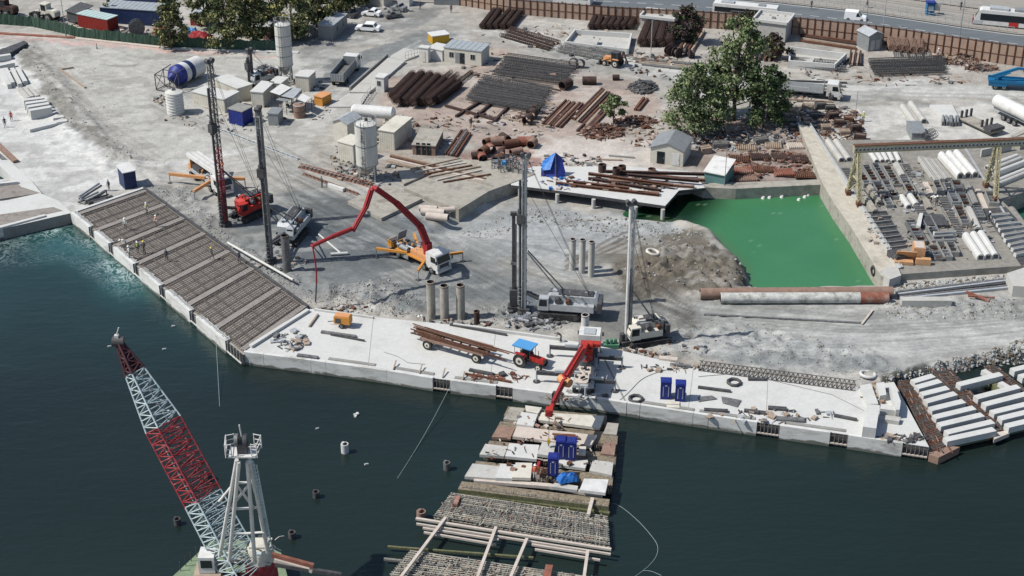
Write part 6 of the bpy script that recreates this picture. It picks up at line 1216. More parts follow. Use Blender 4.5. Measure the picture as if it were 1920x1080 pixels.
# ---------------- steel, pipes and cages in the middle yard ----------------
def cagecyl(a, b, r, m, label, group, z=0.0, bars=10, dense=.45, fill=None):
    A, B = G(*a, z), G(*b, z); d = B-A; L = d.length; mb = MB()
    for i in range(bars):
        t_ = 2*math.pi*i/bars; mb.cyl((-L/2, r*math.cos(t_), r+r*math.sin(t_)), (L/2, r*math.cos(t_), r+r*math.sin(t_)), .045, m, n=4, cap=False)
    n = int(L/dense)
    for i in range(n+1): mb.torus((-L/2+i*L/n, 0, r), (1, 0, 0), r, .035, m, 10, 4)
    if fill: mb.cyl((-L/2+.2, 0, r), (L/2-.2, 0, r), r*.8, fill, n=10)
    c = (A+B)/2; c.z = z; return solo('rebar_cage', mb, label, 'rebar cage', c, math.atan2(d.y, d.x), group)
def row(n, a, b, da, db, fn):
    r_ = random.Random(int(a[0]*7+a[1])); j = (lambda k: r_.uniform(-k, k)) if n > 3 else (lambda k: 0)
    for i in range(n): fn(i, (a[0]+da[0]*i+j(1.6), a[1]+da[1]*i+j(.5)), (b[0]+db[0]*i+j(3.5), b[1]+db[1]*i+j(.6)))
row(10, (906, 148), (1033, 170), (-3.6, 4.4), (-2.6, 4.4), lambda i, a, b: cagecyl(a, b, .42, 'dark_metal', f'{ORD[i]} long dark rebar cage from the back of the big stack right of the gatehouse', 'cages in the big dark stack', .45))
row(8, (952, 108), (1080, 126), (-3.8, 4.6), (-3, 4.4), lambda i, a, b: cagecyl(a, b, .42, 'dark_metal', f'{ORD[i]} long dark rebar cage from the back of the stack nearest the backhoe', 'cages in the stack near the backhoe', .35))
row(4, (1062, 84), (1152, 101), (-6, 4), (-5, 4), lambda i, a, b: cagecyl(a, b, .4, 'mast_metal', f'{ORD[i]} grey rebar cage from the back in the row in front of the stair pit', 'cages in front of the stair pit', .05))
row(4, (958, 56), (1046, 83), (-6, 4), (-6, 4), lambda i, a, b: cagecyl(a, b, .36, 'dark_rust', f'{ORD[i]} brown rebar cage from the back left of the stair pit', 'cages left of the stair pit', .05))
row(6, (1628, 118), (1770, 113), (2.2, 4.3), (.4, 4.6), lambda i, a, b: cagecyl(a, b, .42, 'dark_metal', f'{ORD[i]} long dark cage from the back in the stack below the grey steel shed', 'cages below the grey steel shed', .3))
row(4, (1479, 113), (1582, 122), (1, 4.2), (1, 4.4), lambda i, a, b: cagecyl(a, b, .34, 'mast_metal', f'{ORD[i]} grey cage from the back in the row left of the long cage stack', 'cages left of the long stack', .1))
for i, (a, b) in enumerate((((742, 197), (792, 146)), ((757, 200), (808, 148)), ((773, 200), (822, 151)), ((788, 200), (834, 156)), ((803, 198), (850, 160)), ((818, 196), (862, 163)), ((735, 188), (775, 148)))):
    cagecyl(a, b, .8, 'dark_rust', f'{ORD[i]} thick brown rebar cage in the dark heap right of the gatehouse', 'thick cages in the brown heap', .05 if i % 2 else .5, 16, .4, 'dark_rust')
for i, (a, b) in enumerate((((808, 168), (846, 138)), ((820, 172), (858, 142)), ((832, 178), (884, 138)))): cagecyl(a, b, .35, 'dark_rust', f'{ORD[i]} thin brown rebar cage leaning out of the brown heap', 'thin cages by the brown heap', .1)
row(5, (905, 55), (930, 24), (12, 0), (11, 1), lambda i, a, b: cagecyl(a, b, .6, 'dark_rust', f'{ORD[i]} thick dark cage from the left below the left end of the brown fence', 'cages at the left end of the fence', .1, 14, .4, 'dark_rust'))
row(7, (1108, 56), (1122, 32), (12, 0), (12, .6), lambda i, a, b: cagecyl(a, b, .62, 'dark_rust', f'{ORD[i]} thick dark cage from the left between fence and stair pit', 'cages between fence and stair pit', .1, 14, .4, 'dark_rust'))
row(4, (1203, 88), (1217, 46), (17, .3), (16, .5), lambda i, a, b: cagecyl(a, b, .95, 'dark_rust', f'{ORD[i]} huge brown cage from the left in front of the shaft box', 'huge cages in front of the shaft box', .1, 18, .4, 'dark_rust'))
row(5, (1668, 96), (1664, 80), (14, 1.4), (14, 1.2), lambda i, a, b: cagecyl(a, b, .62, 'dark_rust', f'{ORD[i]} short cage on the ground from the left beside the grey steel shed', 'short cages beside the grey steel shed', .05, 14, .35))
row(5, (1672, 96), (1668, 80), (13.5, 1.2), (13.5, 1.2), lambda i, a, b: cagecyl(a, b, .66, 'pale_rust', f'{ORD[i]} upper short ring cage from the left beside the grey steel shed', 'upper short cages beside the grey steel shed', 1.2, 14, .35))
for a, b, lb in ((q(1, 0, 1420, 800), q(1, 0, 1790, 905), 'dark steel runner along the front of the big cage stack'), (q(1, 0, 1500, 880), q(1, 0, 1700, 760), 'dark steel bearer sticking out of the cage stack, leftmost'), (q(1, 0, 1640, 890), q(1, 0, 1780, 770), 'dark steel bearer sticking out of the cage stack, second'), (q(1, 0, 1790, 915), q(1, 0, 1900, 800), 'dark steel bearer sticking out of the cage stack, third')): lay('steel_beam', a, b, .4, .4, 'dark_rust', lb, 'beam', .02)
def bars(n, a, b, da, db, w_, h, ms, gl, grp, name='steel_beam', cat='beam', z=0, jit=1.0, rd=False, hollow=0):
    r_ = random.Random(n+int(a[0]))
    for i in range(n):
        j = lambda: r_.uniform(-1, 1)*jit
        lay(name, (a[0]+da[0]*i+j(), a[1]+da[1]*i+j()*.5), (b[0]+db[0]*i+j()*2, b[1]+db[1]*i+j()), w_, h, ms[i % len(ms)], f'{ORD[i]} {gl}', cat, z+(.003*i), grp, rd, hollow=hollow)
bars(8, (1018, 234), (1062, 190), (4.4, .9), (4.4, .9), .3, .35, ['dark_rust', 'rust', 'pale_rust'], 'rusty bar from the left in the bundle above the rebar tangle', 'bars in the left bundle')
bars(8, (1072, 224), (1128, 168), (5.4, 2.4), (5, 2.2), .35, .35, ['dark_rust', 'rust', 'timber'], 'rusty bar from the left in the bundle beside the small tree', 'bars in the right bundle')
bars(3, (1082, 247), (1113, 216), (7, 2), (7, 2), .35, .35, ['dark_rust', 'pale_rust'], 'long rusty bar from the left below the small tree', 'bars below the small tree')
bars(2, (1190, 208), (1208, 186), (6, 1), (6, 1), .4, .4, ['rust'], 'short rusty bar right of the small tree', 'bars right of the small tree')
bars(4, (1500, 66), (1606, 82), (0, 4), (0, 4), .4, .4, ['rust', 'dark_rust', 'timber'], 'brown beam from the back along the foot of the brown fence', 'beams along the fence foot')
bars(5, (1180, 108), (1400, 128), (6, 3.6), (-8, 3), .3, .25, ['dirty_concrete', 'mast_metal', 'timber'], 'long flat rail from the back beside the upper dirt road', 'flat rails beside the upper road')
bars(5, (835, 290), (866, 246), (5, 1), (4, 1), .3, .3, ['dark_rust', 'rust', 'mast_metal'], 'dark bar from the left beside the corrugated shed', 'bars beside the corrugated shed', z=.1)
bars(4, (725, 303), (905, 346), (3, -4), (3, -4), .35, .3, ['timber', 'pale_timber', 'rust'], 'long rail from the front on the ledge above the stained platform', 'rails above the stained platform', z=.45)
r_ = random.Random(77)
def crates(spec, grp, where):
    for i, (x, y, w_, d_, h, m) in enumerate(spec):
        mb = MB().b(-w_/2, w_/2, -d_/2, d_/2, 0, h*.9, m)
        for s in (-1, 1): mb.b(s*w_/2-.05, s*w_/2+.05, -d_/2-.04, d_/2+.04, 0, h, m).b(-w_/2+.06, w_/2-.06, s*d_/2-.05, s*d_/2+.05, h*.7, h, m)
        mb.b(-w_/2+.1, w_/2-.1, -.06, .06, h*.9, h+.02, 'timber'); solo('crate', mb, f'{ORD[i]} {where}', 'crate', G(x, y), R(r_.uniform(-25, 25)), grp)
crates([(1560, 222, 1.6, 1.2, 1.0, 'dark_rust'), (1573, 236, 1.5, 1.3, 1.1, 'dark_rust'), (1590, 228, 1.4, 1.2, .9, 'rust'), (1602, 246, 1.6, 1.4, 1.1, 'dark_rust'), (1612, 262, 1.7, 1.3, 1.0, 'dark_rust'), (1583, 252, 1.5, 1.2, .8, 'timber'), (1548, 244, 1.4, 1.2, .9, 'timber'), (1530, 222, 1.8, 1.2, .9, 'dark_metal'), (1514, 206, 1.8, 1.3, .9, 'timber'), (1538, 203, 1.6, 1.3, 1, 'dark_metal'), (1556, 206, 1.6, 1.2, .8, 'dark_metal')], 'crates by the walkway', 'crate in the clutter right of the casting yard walkway')
crates([(1470, 205, 2.2, 1.4, 1.1, 'mast_metal'), (1488, 214, 1.8, 1.4, 1.0, 'timber'), (1452, 222, 2.0, 1.5, 1.2, 'dark_metal'), (1478, 232, 2.2, 1.4, .9, 'dark_metal'), (1425, 268, 2, 1.4, .9, 'mast_metal'), (1350, 276, 2.2, 1.5, .9, 'mast_metal'), (1322, 286, 1.6, 1.4, 1, 'timber')], 'crates under the trees', 'crate in the shade behind the rusty stacks')
bars(6, (1445, 152), (1590, 158), (-3, 6.5), (-5, 6.5), .3, .3, ['dark_metal', 'mast_metal', 'timber'], 'long dark bar from the back around the white flatbed truck', 'bars around the flatbed truck', jit=2)
bars(7, (1398, 112), (1404, 72), (9, .6), (9, .8), .35, .5, ['dark_rust', 'rust', 'timber'], 'brown bar from the left in the bundle beside the right shaft box', 'brown bars beside the shaft box', z=.1)
bars(5, (1592, 122), (1594, 97), (5, .3), (5, .3), .3, .5, ['dark_rust', 'timber'], 'upright looking brown bar from the left by the open pit', 'brown bars by the open pit', z=.1)
bars(5, (1272, 96), (1296, 58), (6, .4), (6, .4), .35, .5, ['rust', 'timber', 'dark_rust'], 'brown bar from the left beside the huge cages', 'brown bars beside the huge cages', z=.1)
bars(5, (975, 128), (1060, 150), (-14, 22), (-12, 22), .25, .2, ['timber', 'dark_rust'], 'lone brown bar from the back between the cage stacks', 'lone bars between the cage stacks', z=.02, jit=3)
bars(6, (770, 318), (860, 300), (12, 5), (12, 5), .25, .2, ['timber', 'pale_timber', 'rust'], 'loose timber from the left on the stained platform', 'timbers on the stained platform', z=.72, jit=3)
bars(4, (1065, 312), (1110, 318), (26, -6), (28, -7), .3, .2, ['timber', 'grey_concrete'], 'loose bar from the left above the pile platform', 'bars above the pile platform', jit=3)
# beams on the pile platform
for i, (a, b, m) in enumerate((((1042, 346), (1236, 368), 'rust'), ((1103, 337), (1240, 360), 'dark_rust'), ((1062, 342), (1180, 356), 'rust'), ((1135, 329), (1321, 334), 'dark_rust'), ((1160, 326), (1322, 341), 'rust'), ((1140, 341), (1302, 353), 'pale_rust'), ((1103, 333), (1262, 355), 'rust'), ((1175, 335), (1310, 347), 'dark_rust'), ((1195, 363), (1236, 365), 'pale_rust'))):
    A, B = G(*a, DZ), G(*b, DZ); d_ = B-A; L = d_.length; c = (A+B)/2; c.z = DZ+.02+(.42 if i in (3, 6, 7) else 0)
    solo('steel_beam', MB().b(-L/2, L/2, -.22, .22, 0, .05, m).b(-L/2, L/2, -.04, .04, .051, .35, m).b(-L/2, L/2, -.22, .22, .351, .4, m), f'{ORD[i]} rusty I-beam laid across the pile platform', 'beam', c, math.atan2(d_.y, d_.x), 'beams on the pile platform')
def pipe(x, y, L, r, ang, m, label, z=0.0, mi='dark_rust', name='steel_pipe', group=None, up=False):
    p = G(x, y, z); mb = MB()
    if up: mb.cyl((0, 0, 0), (0, 0, L), r, m, n=16, hollow=.88, mi=mi)
    else: mb.cyl((-L/2, 0, r), (L/2, 0, r), r, m, n=16, hollow=.88, mi=mi)
    return solo(name, mb, label, 'pipe', p, R(ang), group)
pl = [(907, 292, 1.6, .75, 60), (920, 286, 1.4, .7, -70), (932, 272, 2.2, .7, 10), (946, 268, 1.8, .75, -60), (958, 276, 2.4, .65, 20), (985, 272, 2.6, .7, 0), (998, 276, 1.6, .7, 70), (940, 293, 1.6, .6, 90), (935, 306, 1.8, .75, 50), (905, 303, 1.3, .7, -80), (968, 290, 2, .55, 30), (893, 298, 1.4, .6, 10), (915, 272, 1.5, .6, 40)]
for i, (x, y, L, r, a) in enumerate(pl): pipe(x, y, L, r, a, ['rust', 'red_rust', 'pale_rust', 'dark_rust'][i % 4], f'{ORD[i]} short rusty pipe piece on the red-brown ground, counted from the left heap', group='rusty pipe pieces on the red ground')
for i, (x, y, L, r, m) in enumerate(((1166, 326, 1.3, .6, 'rust'), (1155, 333, 1.6, .55, 'dark_rust'), (1129, 322, 1.2, .6, 'dark_rust'), (1222, 322, .5, .6, 'pale_rust'))): pipe(x, y, L, r, 0, m, f'upright rusty pipe stub on the pile platform, {ORD[i]} from the middle', DZ, up=True)
for i, (x, y, L, r, a) in enumerate(((812, 404, 3.4, .55, -12), (820, 413, 3.2, .55, -14), (803, 396, 2.6, .45, -8), (838, 398, 2.2, .4, 10))): pipe(x, y, L, r, a, 'pale_timber', f'{ORD[i]} pale concrete pipe lying in front of the stained platform', group='pale pipes by the platform', mi='dark_metal')
for i, (x, y, L, r, a, m) in enumerate(((1061, 166, 2.2, .8, 50, 'dark_rust'), (1105, 158, 2.4, .7, 0, 'dark_rust'), (1075, 125, .8, .8, 80, 'dark_metal'), (1088, 127, .7, .8, 60, 'dark_metal'), (990, 232, 1.6, .8, 70, 'dark_rust'), (998, 222, 1.6, .8, 70, 'dark_rust'), (1004, 211, 1.4, .7, 70, 'dark_rust'), (1036, 150, 1, .6, 20, 'pale_rust'), (1155, 150, 1.2, .5, 0, 'dark_rust'))):
    pipe(x, y, L, r, a, m, ['big rusty drum above the left bar bundle', 'rusty drum left of the dark frame heap', 'black ring at the end of the cage stack', 'black ring lying right of the cage stack', 'lowest of the three stacked brown drums', 'middle of the three stacked brown drums', 'topmost of the three stacked brown drums', 'small pale drum beside the cage stack', 'small dark drum by the dark frame heap'][i])
for i, (x, y) in enumerate(((1255, 104), (1268, 107), (1282, 104), (1296, 108))): o = solo('cable_reel', MB().cyl((0, -.5, .9), (0, -.38, .9), .9, 'dark_rust', n=18).cyl((0, .38, .9), (0, .5, .9), .9, 'dark_rust', n=18).cyl((0, -.38, .9), (0, .38, .9), .5, 'dark_metal', n=14), f'{ORD[i]} dark reel from the left below the huge cages', 'cable reel', G(x, y), R(20+i*25), 'reels below the huge cages')
solo('cable_reel', MB().cyl((0, -.6, 1.5), (0, -.45, 1.5), 1.5, 'mast_metal', n=20).cyl((0, .45, 1.5), (0, .6, 1.5), 1.5, 'mast_metal', n=20).cyl((0, -.45, 1.5), (0, .45, 1.5), .8, 'dark_metal', n=14), 'large grey reel standing between the containers and the orange box', 'cable reel', G(258, 66), R(15))
# pond side pipes
lay('steel_pipe', (1312, 560), (1672, 557), 1.45, 1, 'pale_rust', 'longest rusty pipe lying along the near shore of the green pond', 'pipe', 0, None, True, 18, .9)
A, B = G(1350, 568), G(1664, 567); d_ = B-A; L = d_.length
t = thing('steel_pipe', 'long pipe with peeling white coating and a rusty right end by the green pond', 'pipe', (A+B)/2, math.atan2(d_.y, d_.x))
part('coated_length', MB().cyl((-L/2, 0, .7), (L/2-3.6, 0, .7), .7, 'rebar_white', n=18, hollow=.9, mi='dark_rust'), t); part('rusty_end', MB().cyl((L/2-3.599, 0, .7), (L/2, 0, .7), .705, 'red_rust', n=18, hollow=.9, mi='dark_rust'), t)
lay('concrete_beam', (1688, 573), (1781, 573), 1.1, 1.0, 'concrete', 'grey concrete beam lying right of the long pipes', 'beam', -.05)
bars(5, (1678, 552), (1890, 526), (3, 3), (3, 4), .35, .4, ['mast_metal', 'light_metal', 'dark_metal'], 'long steel girder from the back below the casting yard wall', 'girders below the yard wall', z=-.05)
bars(2, (1815, 556), (1865, 560), (-3, -8), (-10, 6), .25, .25, ['red_rust'], 'short red crossed bar below the casting yard wall', 'red bars below the yard wall', z=.3)
slab('concrete_block', [(1888, 512), (1925, 500), (1960, 520), (1960, 540), (1900, 536)], 1.6, 1.8, 'concrete', 'pale concrete block at the right photo edge below the casting yard', 'block')
lay('timber_plank', (1320, 590), (1618, 606), .3, .12, 'mast_metal', 'long thin dark pipe on the dusty road below the pond', 'pipe', .05); lay('timber_plank', (1616, 608), (1636, 582), .25, .12, 'pale_timber', 'pale stick lying on the road below the pond', 'plank', .1)
# red truss and white beams
def truss(a, b, w_, h, n, m, label, z=0.0, r=.06, name='steel_truss', cat='truss'):
    A, B = G(*a, z), G(*b, z); d_ = B-A; L = d_.length; c = (A+B)/2; c.z = z
    mb = MB(); ch = [(-w_/2, .06), (w_/2, .06), (0, h)]
    for y, zz in ch: mb.cyl((-L/2, y, zz), (L/2, y, zz), r, m, n=5)
    for i in range(n):
        x0, x1 = -L/2+i*L/n, -L/2+(i+1)*L/n; xm = (x0+x1)/2
        for y in (-w_/2, w_/2): mb.cyl((x0, y, .06), (xm, 0, h), r*.7, m, n=4).cyl((xm, 0, h), (x1, y, .06), r*.7, m, n=4)
        mb.cyl((x0, -w_/2, .06), (x0, w_/2, .06), r*.7, m, n=4).cyl((x0, -w_/2, .06), (x1, w_/2, .06), r*.7, m, n=4)
    return solo(name, mb, label, cat, c, math.atan2(d_.y, d_.x))
truss((562, 313), (697, 350), .8, .7, 18, 'red_rust', 'long faded red truss lying left of the pump boom tip'); truss((568, 327), (672, 366), .5, .4, 14, 'pale_rust', 'thin faded truss lying in front of the long red truss')
truss((415, 245), (560, 300), .4, .3, 16, 'light_metal', 'thin pale rail between the two mast rigs on the dusty ground')
truss((1311, 690), (1604, 728), 1.3, 1.0, 34, 'rebar', 'long triangular rebar truss lying along the back of the white quay', DZ, .05, 'rebar_truss', 'rebar truss')
lay('concrete_beam', (614, 349), (645, 359), .5, .5, 'white_paint', 'short white beam near the worker in dark clothes', 'beam', .05)
lay('steel_pipe', (598, 441), (640, 477), .25, .25, 'white_concrete', 'thin pale pipe on the wet ground below the red boom', 'pipe', .05, None, True); lay('steel_pipe', (620, 479), (652, 477), .4, .2, 'white_concrete', 'short pale pipe piece on the wet ground', 'pipe', .05, None, True)
lay('steel_pipe', (427, 457), (550, 527), .34, .34, 'silo_white', 'long white pipe along the right edge of the rebar deck', 'pipe', .9, None, True)
for i, (x, y) in enumerate(((430, 462), (472, 486), (515, 510), (545, 526))): solo('pipe_support', MB().beam((-.25, 0, 0), (0, 0, 1.0), .1, .1, 'pale_timber').beam((.25, 0, 0), (0, 0, 1.0), .1, .1, 'pale_timber'), f'{ORD[i]} support from the left under the long white pipe', 'support', G(x, y+4), 0, 'supports under the white pipe')
lay('timber_plank', (112, 130), (160, 165), .3, .2, 'timber', 'long timber on the dusty ground at upper left', 'plank', .05); lay('timber_plank', (112, 131), (138, 127), .25, .2, 'timber', 'short timber crossing the long one at upper left', 'plank', .08)
# pipes by the blue hut
for i, (a, b) in enumerate((((148, 371), (186, 346)), ((152, 374), (190, 350)), ((150, 378), (184, 362)), ((160, 380), (196, 362)))): lay('steel_pipe', a, b, .35, .35, 'mast_metal' if i % 2 else 'light_metal', f'{ORD[i]} grey pipe from the back in the rack beside the dark blue hut', 'pipe', .9-.2*i, 'pipes in the rack beside the blue hut', True)
solo('pipe_rack', MB().beam((-2, 0, 0), (-2, 0, 1.1), .15, .15, 'dark_metal').beam((2, .4, 0), (2, .4, 1.1), .15, .15, 'dark_metal').beam((-2.3, -.3, .3), (2.3, .6, .3), .15, .15, 'dark_metal').cyl((-1, -1.3, .3), (2.6, -.5, .3), .3, 'dark_metal').box((.6, -1.2, .25), (1.8, .9, .45), 'mast_metal', rz=.3), 'dark steel rack at the corner of the rebar deck', 'rack', G(176, 376), R(25))
def chaikin(P):
    for _ in range(2): P = [P[0]]+[q_ for a, b in zip(P[:-1], P[1:]) for q_ in (a.lerp(b, .25), a.lerp(b, .75))]+[P[-1]]
    return P
def rope(pts, label, r=.05, z=None, m='rope'):
    P = [G(x, y, WZ+.04 if z is None else z) if not isinstance(x, Vector) else x for x, y in pts]; P = chaikin(P) if r < .03 or len(P) > 6 else P; o = P[0].copy(); solo('rope', MB().tube([p-o for p in P], r, m, 5), label, 'rope', o)
# tarps
def tarp(x, y, w_, d_, h, m, label, z=0.0, seed=1, name='tarpaulin', n=9):
    c = G(x, y, z); r_ = random.Random(seed); vs = []; fs = []
    for j in range(n):
        for i in range(n):
            u, v = i/(n-1)*2-1, j/(n-1)*2-1; e = max(abs(u), abs(v)); vs.append((u*w_/2*(1+r_.uniform(-.08, .08)), v*d_/2*(1+r_.uniform(-.08, .08)), h*max(0, (1-e**3))*(.65+.35*r_.random())+.03))
    for j in range(n-1):
        for i in range(n-1): a = j*n+i; fs.append((a, a+1, a+1+n, a+n))
    return solo(name, MB().add(vs, fs, m), label, 'tarp', c, R(r_.uniform(-20, 20)))
t = thing('blue_shelter', 'bright blue tarpaulin tent leaning over crates on the red ground', 'tent', G(1035, 335), 0)
part('canvas', MB().add([(-1.6, -.6, .2), (.6, -1.4, .3), (1.4, .6, 3.2), (-1.4, 1.0, 2.4), (.5, .5, 4.0), (2.0, -.5, 1.2)], [(0, 1, 4, 3), (1, 5, 2, 4), (0, 3, 4)], 'blue').add([(-1.65, -.5, 1.5), (-1.4, 1.0, 2.45), (.5, .5, 4.05), (-.3, -1.0, 1.9)], [(0, 3, 2, 1)], 'tarp_blue'), t)
part('pole', MB().cyl((-1.6, -.6, 0), (-1.6, -.6, 2), .06, 'dark_metal').cyl((.6, -1.5, 0), (.5, .5, 4.0), .06, 'dark_metal'), t)
tarp(1046, 334, 2.4, 2.0, 1.3, 'tarp_blue', 'crumpled bright blue tarp right of the blue tent', seed=4)
tarp(372, 72, 4.6, 3.2, 1.4, 'red', 'red tarp heap behind the green net fence', seed=5); tarp(360, 66, 2.6, 2.6, 1.7, 'sky_blue', 'sky blue tarp beside the red tarp heap', seed=6)
tarp(1064, 899, 2.2, 1.3, .9, 'tarp_blue', 'bright blue tarp on the jetty below the blue toilets', .5, 7); tarp(1660, 38, .1, .1, .05, 'cream', 'tiny pale rag', seed=8) if False else None
# blue-grey steel frames on the red ground
for i, (x, y, h) in enumerate(((930, 322, 2.2), (944, 328, 2.8), (958, 322, 2.6), (970, 330, 3.0))):
    mb = MB()
    for sx in (-.6, .6):
        for sy in (-.5, .5): mb.beam((sx, sy, 0), (sx, sy, h), .12, .12, 'mast_metal')
    for z in (.3, h*.55, h-.1): mb.beam((-.6, -.5, z), (.6, -.5, z), .1, .14, 'light_metal').beam((-.6, .5, z), (.6, .5, z), .1, .14, 'dark_metal').beam((-.6, -.5, z), (-.6, .5, z), .1, .1, 'dark_metal').beam((.6, -.5, z), (.6, .5, z), .1, .1, 'dark_metal')
    mb.box((0, 0, h*.7), (.7, .6, .5), 'sky_blue' if i == 1 else 'grey_metal'); solo('steel_rack', mb, f'{ORD[i]} upright grey steel frame from the left on the red ground', 'steel frame', G(x, y), R(i*20), 'steel frames on the red ground')
# rusty panel stacks right of the shed
for i, (x, y, w_, d_, m) in enumerate(((1385, 300, 3.2, 2.4, 'rust'), (1425, 296, 3.0, 2.2, 'dark_rust'), (1462, 296, 2.2, 2.6, 'dark_rust'), (1498, 300, 2.6, 2.6, 'dark_rust'), (1390, 322, 3.4, 2.2, 'red_rust'), (1432, 320, 3.6, 2.0, 'rust'), (1470, 326, 3.0, 2.4, 'red_rust'), (1508, 330, 2.8, 2.2, 'rust'), (1400, 338, 3.2, 1.6, 'pale_rust'), (1450, 275, 2.6, 2.2, 'timber'), (1490, 276, 2.4, 2.0, 'pale_timber'), (1400, 280, 2.8, 1.8, 'timber'))):
    mb = MB()
    for k in range(2): mb.box((rnd.uniform(-.1, .1), rnd.uniform(-.1, .1), .08+k*.17), (w_, d_, .1), m, rz=rnd.uniform(-.05, .05))
    n = int(w_/.3)
    for k in range(n): mb.box((-w_/2+(k+.5)*w_/n, 0, .4), (.1, d_*.95, .12), m)
    solo('board_stack', mb, f'{ORD[i]} stack of {"rusty form panels" if m != "pale_timber" and m != "timber" else "timber boards"} between the grey shed and the casting yard', 'panel stack', G(x, y), R(-8+(i*37)%15), 'stacks between the shed and the casting yard')
# heaps that nobody could count: tangles of rebar and mixed debris
def tangle(name, label, regs, z=0.0):
    mb = MB(); r_ = random.Random(len(regs)*31+int(regs[0][0])); 
    for x, y, wx, wy, n, L, ms, hh in regs:
        for k in range(n):
            a = r_.uniform(0, 6.28); rr_ = math.sqrt(r_.random()); p = G(x+wx*rr_*math.cos(a), y+wy*rr_*math.sin(a), z); l_ = L*r_.uniform(.4, 1.2); e = r_.uniform(0, 3.14); zz = z+hh*(1-rr_)*r_.random()+.05
            dd = Vector((math.cos(e)*l_/2, math.sin(e)*l_/2, r_.uniform(-.12, .12)*l_)); m = r_.choice(ms)
            if r_.random() < .72: mb.beam(p+Vector((0, 0, zz-z))-dd, p+Vector((0, 0, zz-z))+dd, r_.uniform(.05, .16), r_.uniform(.05, .12), m)
            else: mb.box(p+Vector((0, 0, zz-z+.1)), (r_.uniform(.3, .9)*min(1, L), r_.uniform(.2, .7)*min(1, L), r_.uniform(.08, .4)), m, rz=e, rx=r_.uniform(-.2, .2))
    o = solo(name, mb, label, 'debris'); o['kind'] = 'stuff'; return o
RU = ['rust', 'dark_rust', 'pale_rust']; MX = ['rust', 'timber', 'pale_timber', 'mast_metal', 'grey_concrete', 'dark_metal', 'light_metal']
tangle('rebar_tangle', 'tangled rusty rebar heap below the small tree', [(1130, 248, 40, 14, 260, 2.4, RU, .8), (1190, 228, 40, 10, 110, 1.8, RU, .5)])
tangle('scrap_heap', 'rusty scrap heap in front of the brown fence at right', [(1800, 110, 50, 12, 240, 2.2, RU+['timber'], .9), (1840, 128, 30, 7, 90, 2, RU+['mast_metal'], .7)])
tangle('frame_heap', 'dark heap of steel frames above the small tree', [(1205, 165, 26, 12, 220, 1.4, ['dark_metal', 'mast_metal'], 1.8)])
tangle('site_debris', 'mixed timber and scrap scattered over the middle yard', [(960, 245, 90, 14, 50, 1.3, MX, .1), (1060, 305, 80, 14, 80, 1.2, MX, .3), (1000, 100, 160, 50, 60, 1.2, MX, .1), (780, 250, 90, 40, 70, 1.2, MX, .3), (700, 330, 70, 20, 70, 1.0, MX, .3), (880, 325, 60, 18, 50, 1.2, MX, .4)])
tangle('site_debris', 'mixed scrap and boards in the shade below the big trees', [(1370, 262, 90, 22, 260, 1.4, MX+['pale_timber', 'light_metal'], .9), (1500, 235, 50, 34, 380, 1.2, MX+['pale_rust', 'timber'], .8), (1300, 130, 120, 20, 60, 1.6, MX, .2), (1480, 182, 60, 10, 70, 2.2, ['dark_metal', 'mast_metal', 'timber'], .4)])
tangle('site_debris', 'offcuts and rods lying between the rusty beams on the pile platform', [(1180, 345, 110, 14, 70, 1.6, ['rust', 'pale_rust', 'dark_rust', 'timber', 'mast_metal'], .2), (1060, 345, 50, 12, 40, 1.0, ['mast_metal', 'pale_timber', 'rust', 'tarp_blue'], .5)], DZ)
tangle('site_debris', 'rusty panels and bars heaped left of the casting yard walkway', [(1440, 308, 90, 26, 260, 1.3, ['rust', 'red_rust', 'dark_rust', 'pale_rust', 'timber'], .35), (1400, 262, 90, 14, 160, 1.2, ['dark_metal', 'mast_metal', 'timber', 'light_metal'], .6), (1575, 235, 44, 34, 260, 1.2, ['rust', 'timber', 'dark_rust', 'mast_metal'], .5)])
tangle('site_debris', 'pinkish timber and rods strewn over the middle yard around the cages', [(1000, 215, 110, 14, 90, 1.6, ['timber', 'rust', 'pale_timber', 'dark_rust'], .15), (1200, 245, 50, 30, 90, 1.2, ['timber', 'rust', 'pale_rust'], .2), (860, 225, 110, 14, 40, 1.4, ['timber', 'mast_metal', 'rust'], .1), (1060, 70, 100, 24, 90, 1.6, ['timber', 'rust', 'mast_metal', 'pale_timber'], .1), (1230, 110, 60, 10, 60, 1.4, ['timber', 'dark_metal', 'rust'], .2), (1560, 130, 60, 24, 70, 1.4, ['timber', 'dark_metal', 'mast_metal'], .15), (1700, 150, 120, 12, 60, 1.6, ['timber', 'mast_metal', 'rust'], .1), (930, 130, 50, 30, 50, 1.4, ['timber', 'rust', 'dark_rust'], .1), (1130, 100, 80, 12, 60, 1.6, ['timber', 'dark_metal', 'mast_metal'], .1)])
tangle('site_debris', 'small scrap lying round the drilling rigs', [(520, 500, 60, 22, 130, .9, ['mast_metal', 'dark_metal', 'light_metal', 'timber'], .4), (1000, 600, 70, 22, 110, .9, ['mast_metal', 'dark_metal', 'light_metal'], .3), (1190, 665, 70, 8, 70, .8, MX, .3), (860, 612, 80, 12, 80, .9, MX, .3), (640, 580, 50, 8, 50, .9, MX, .2), (1260, 650, 80, 20, 40, .8, MX, .1)])
tangle('site_debris', 'dark clutter stored behind the green net fence', [(230, 62, 60, 10, 70, 1.6, MX, .8), (300, 68, 60, 8, 60, 1.4, MX, .6), (420, 84, 50, 6, 60, 1.4, MX, .5), (495, 78, 30, 10, 60, 1.4, MX+['orange_pale'], .8), (140, 40, 60, 12, 60, 1.8, ['dark_metal', 'mast_metal', 'rust', 'timber'], .9), (720, 20, 60, 8, 30, 1.2, MX, .2)])
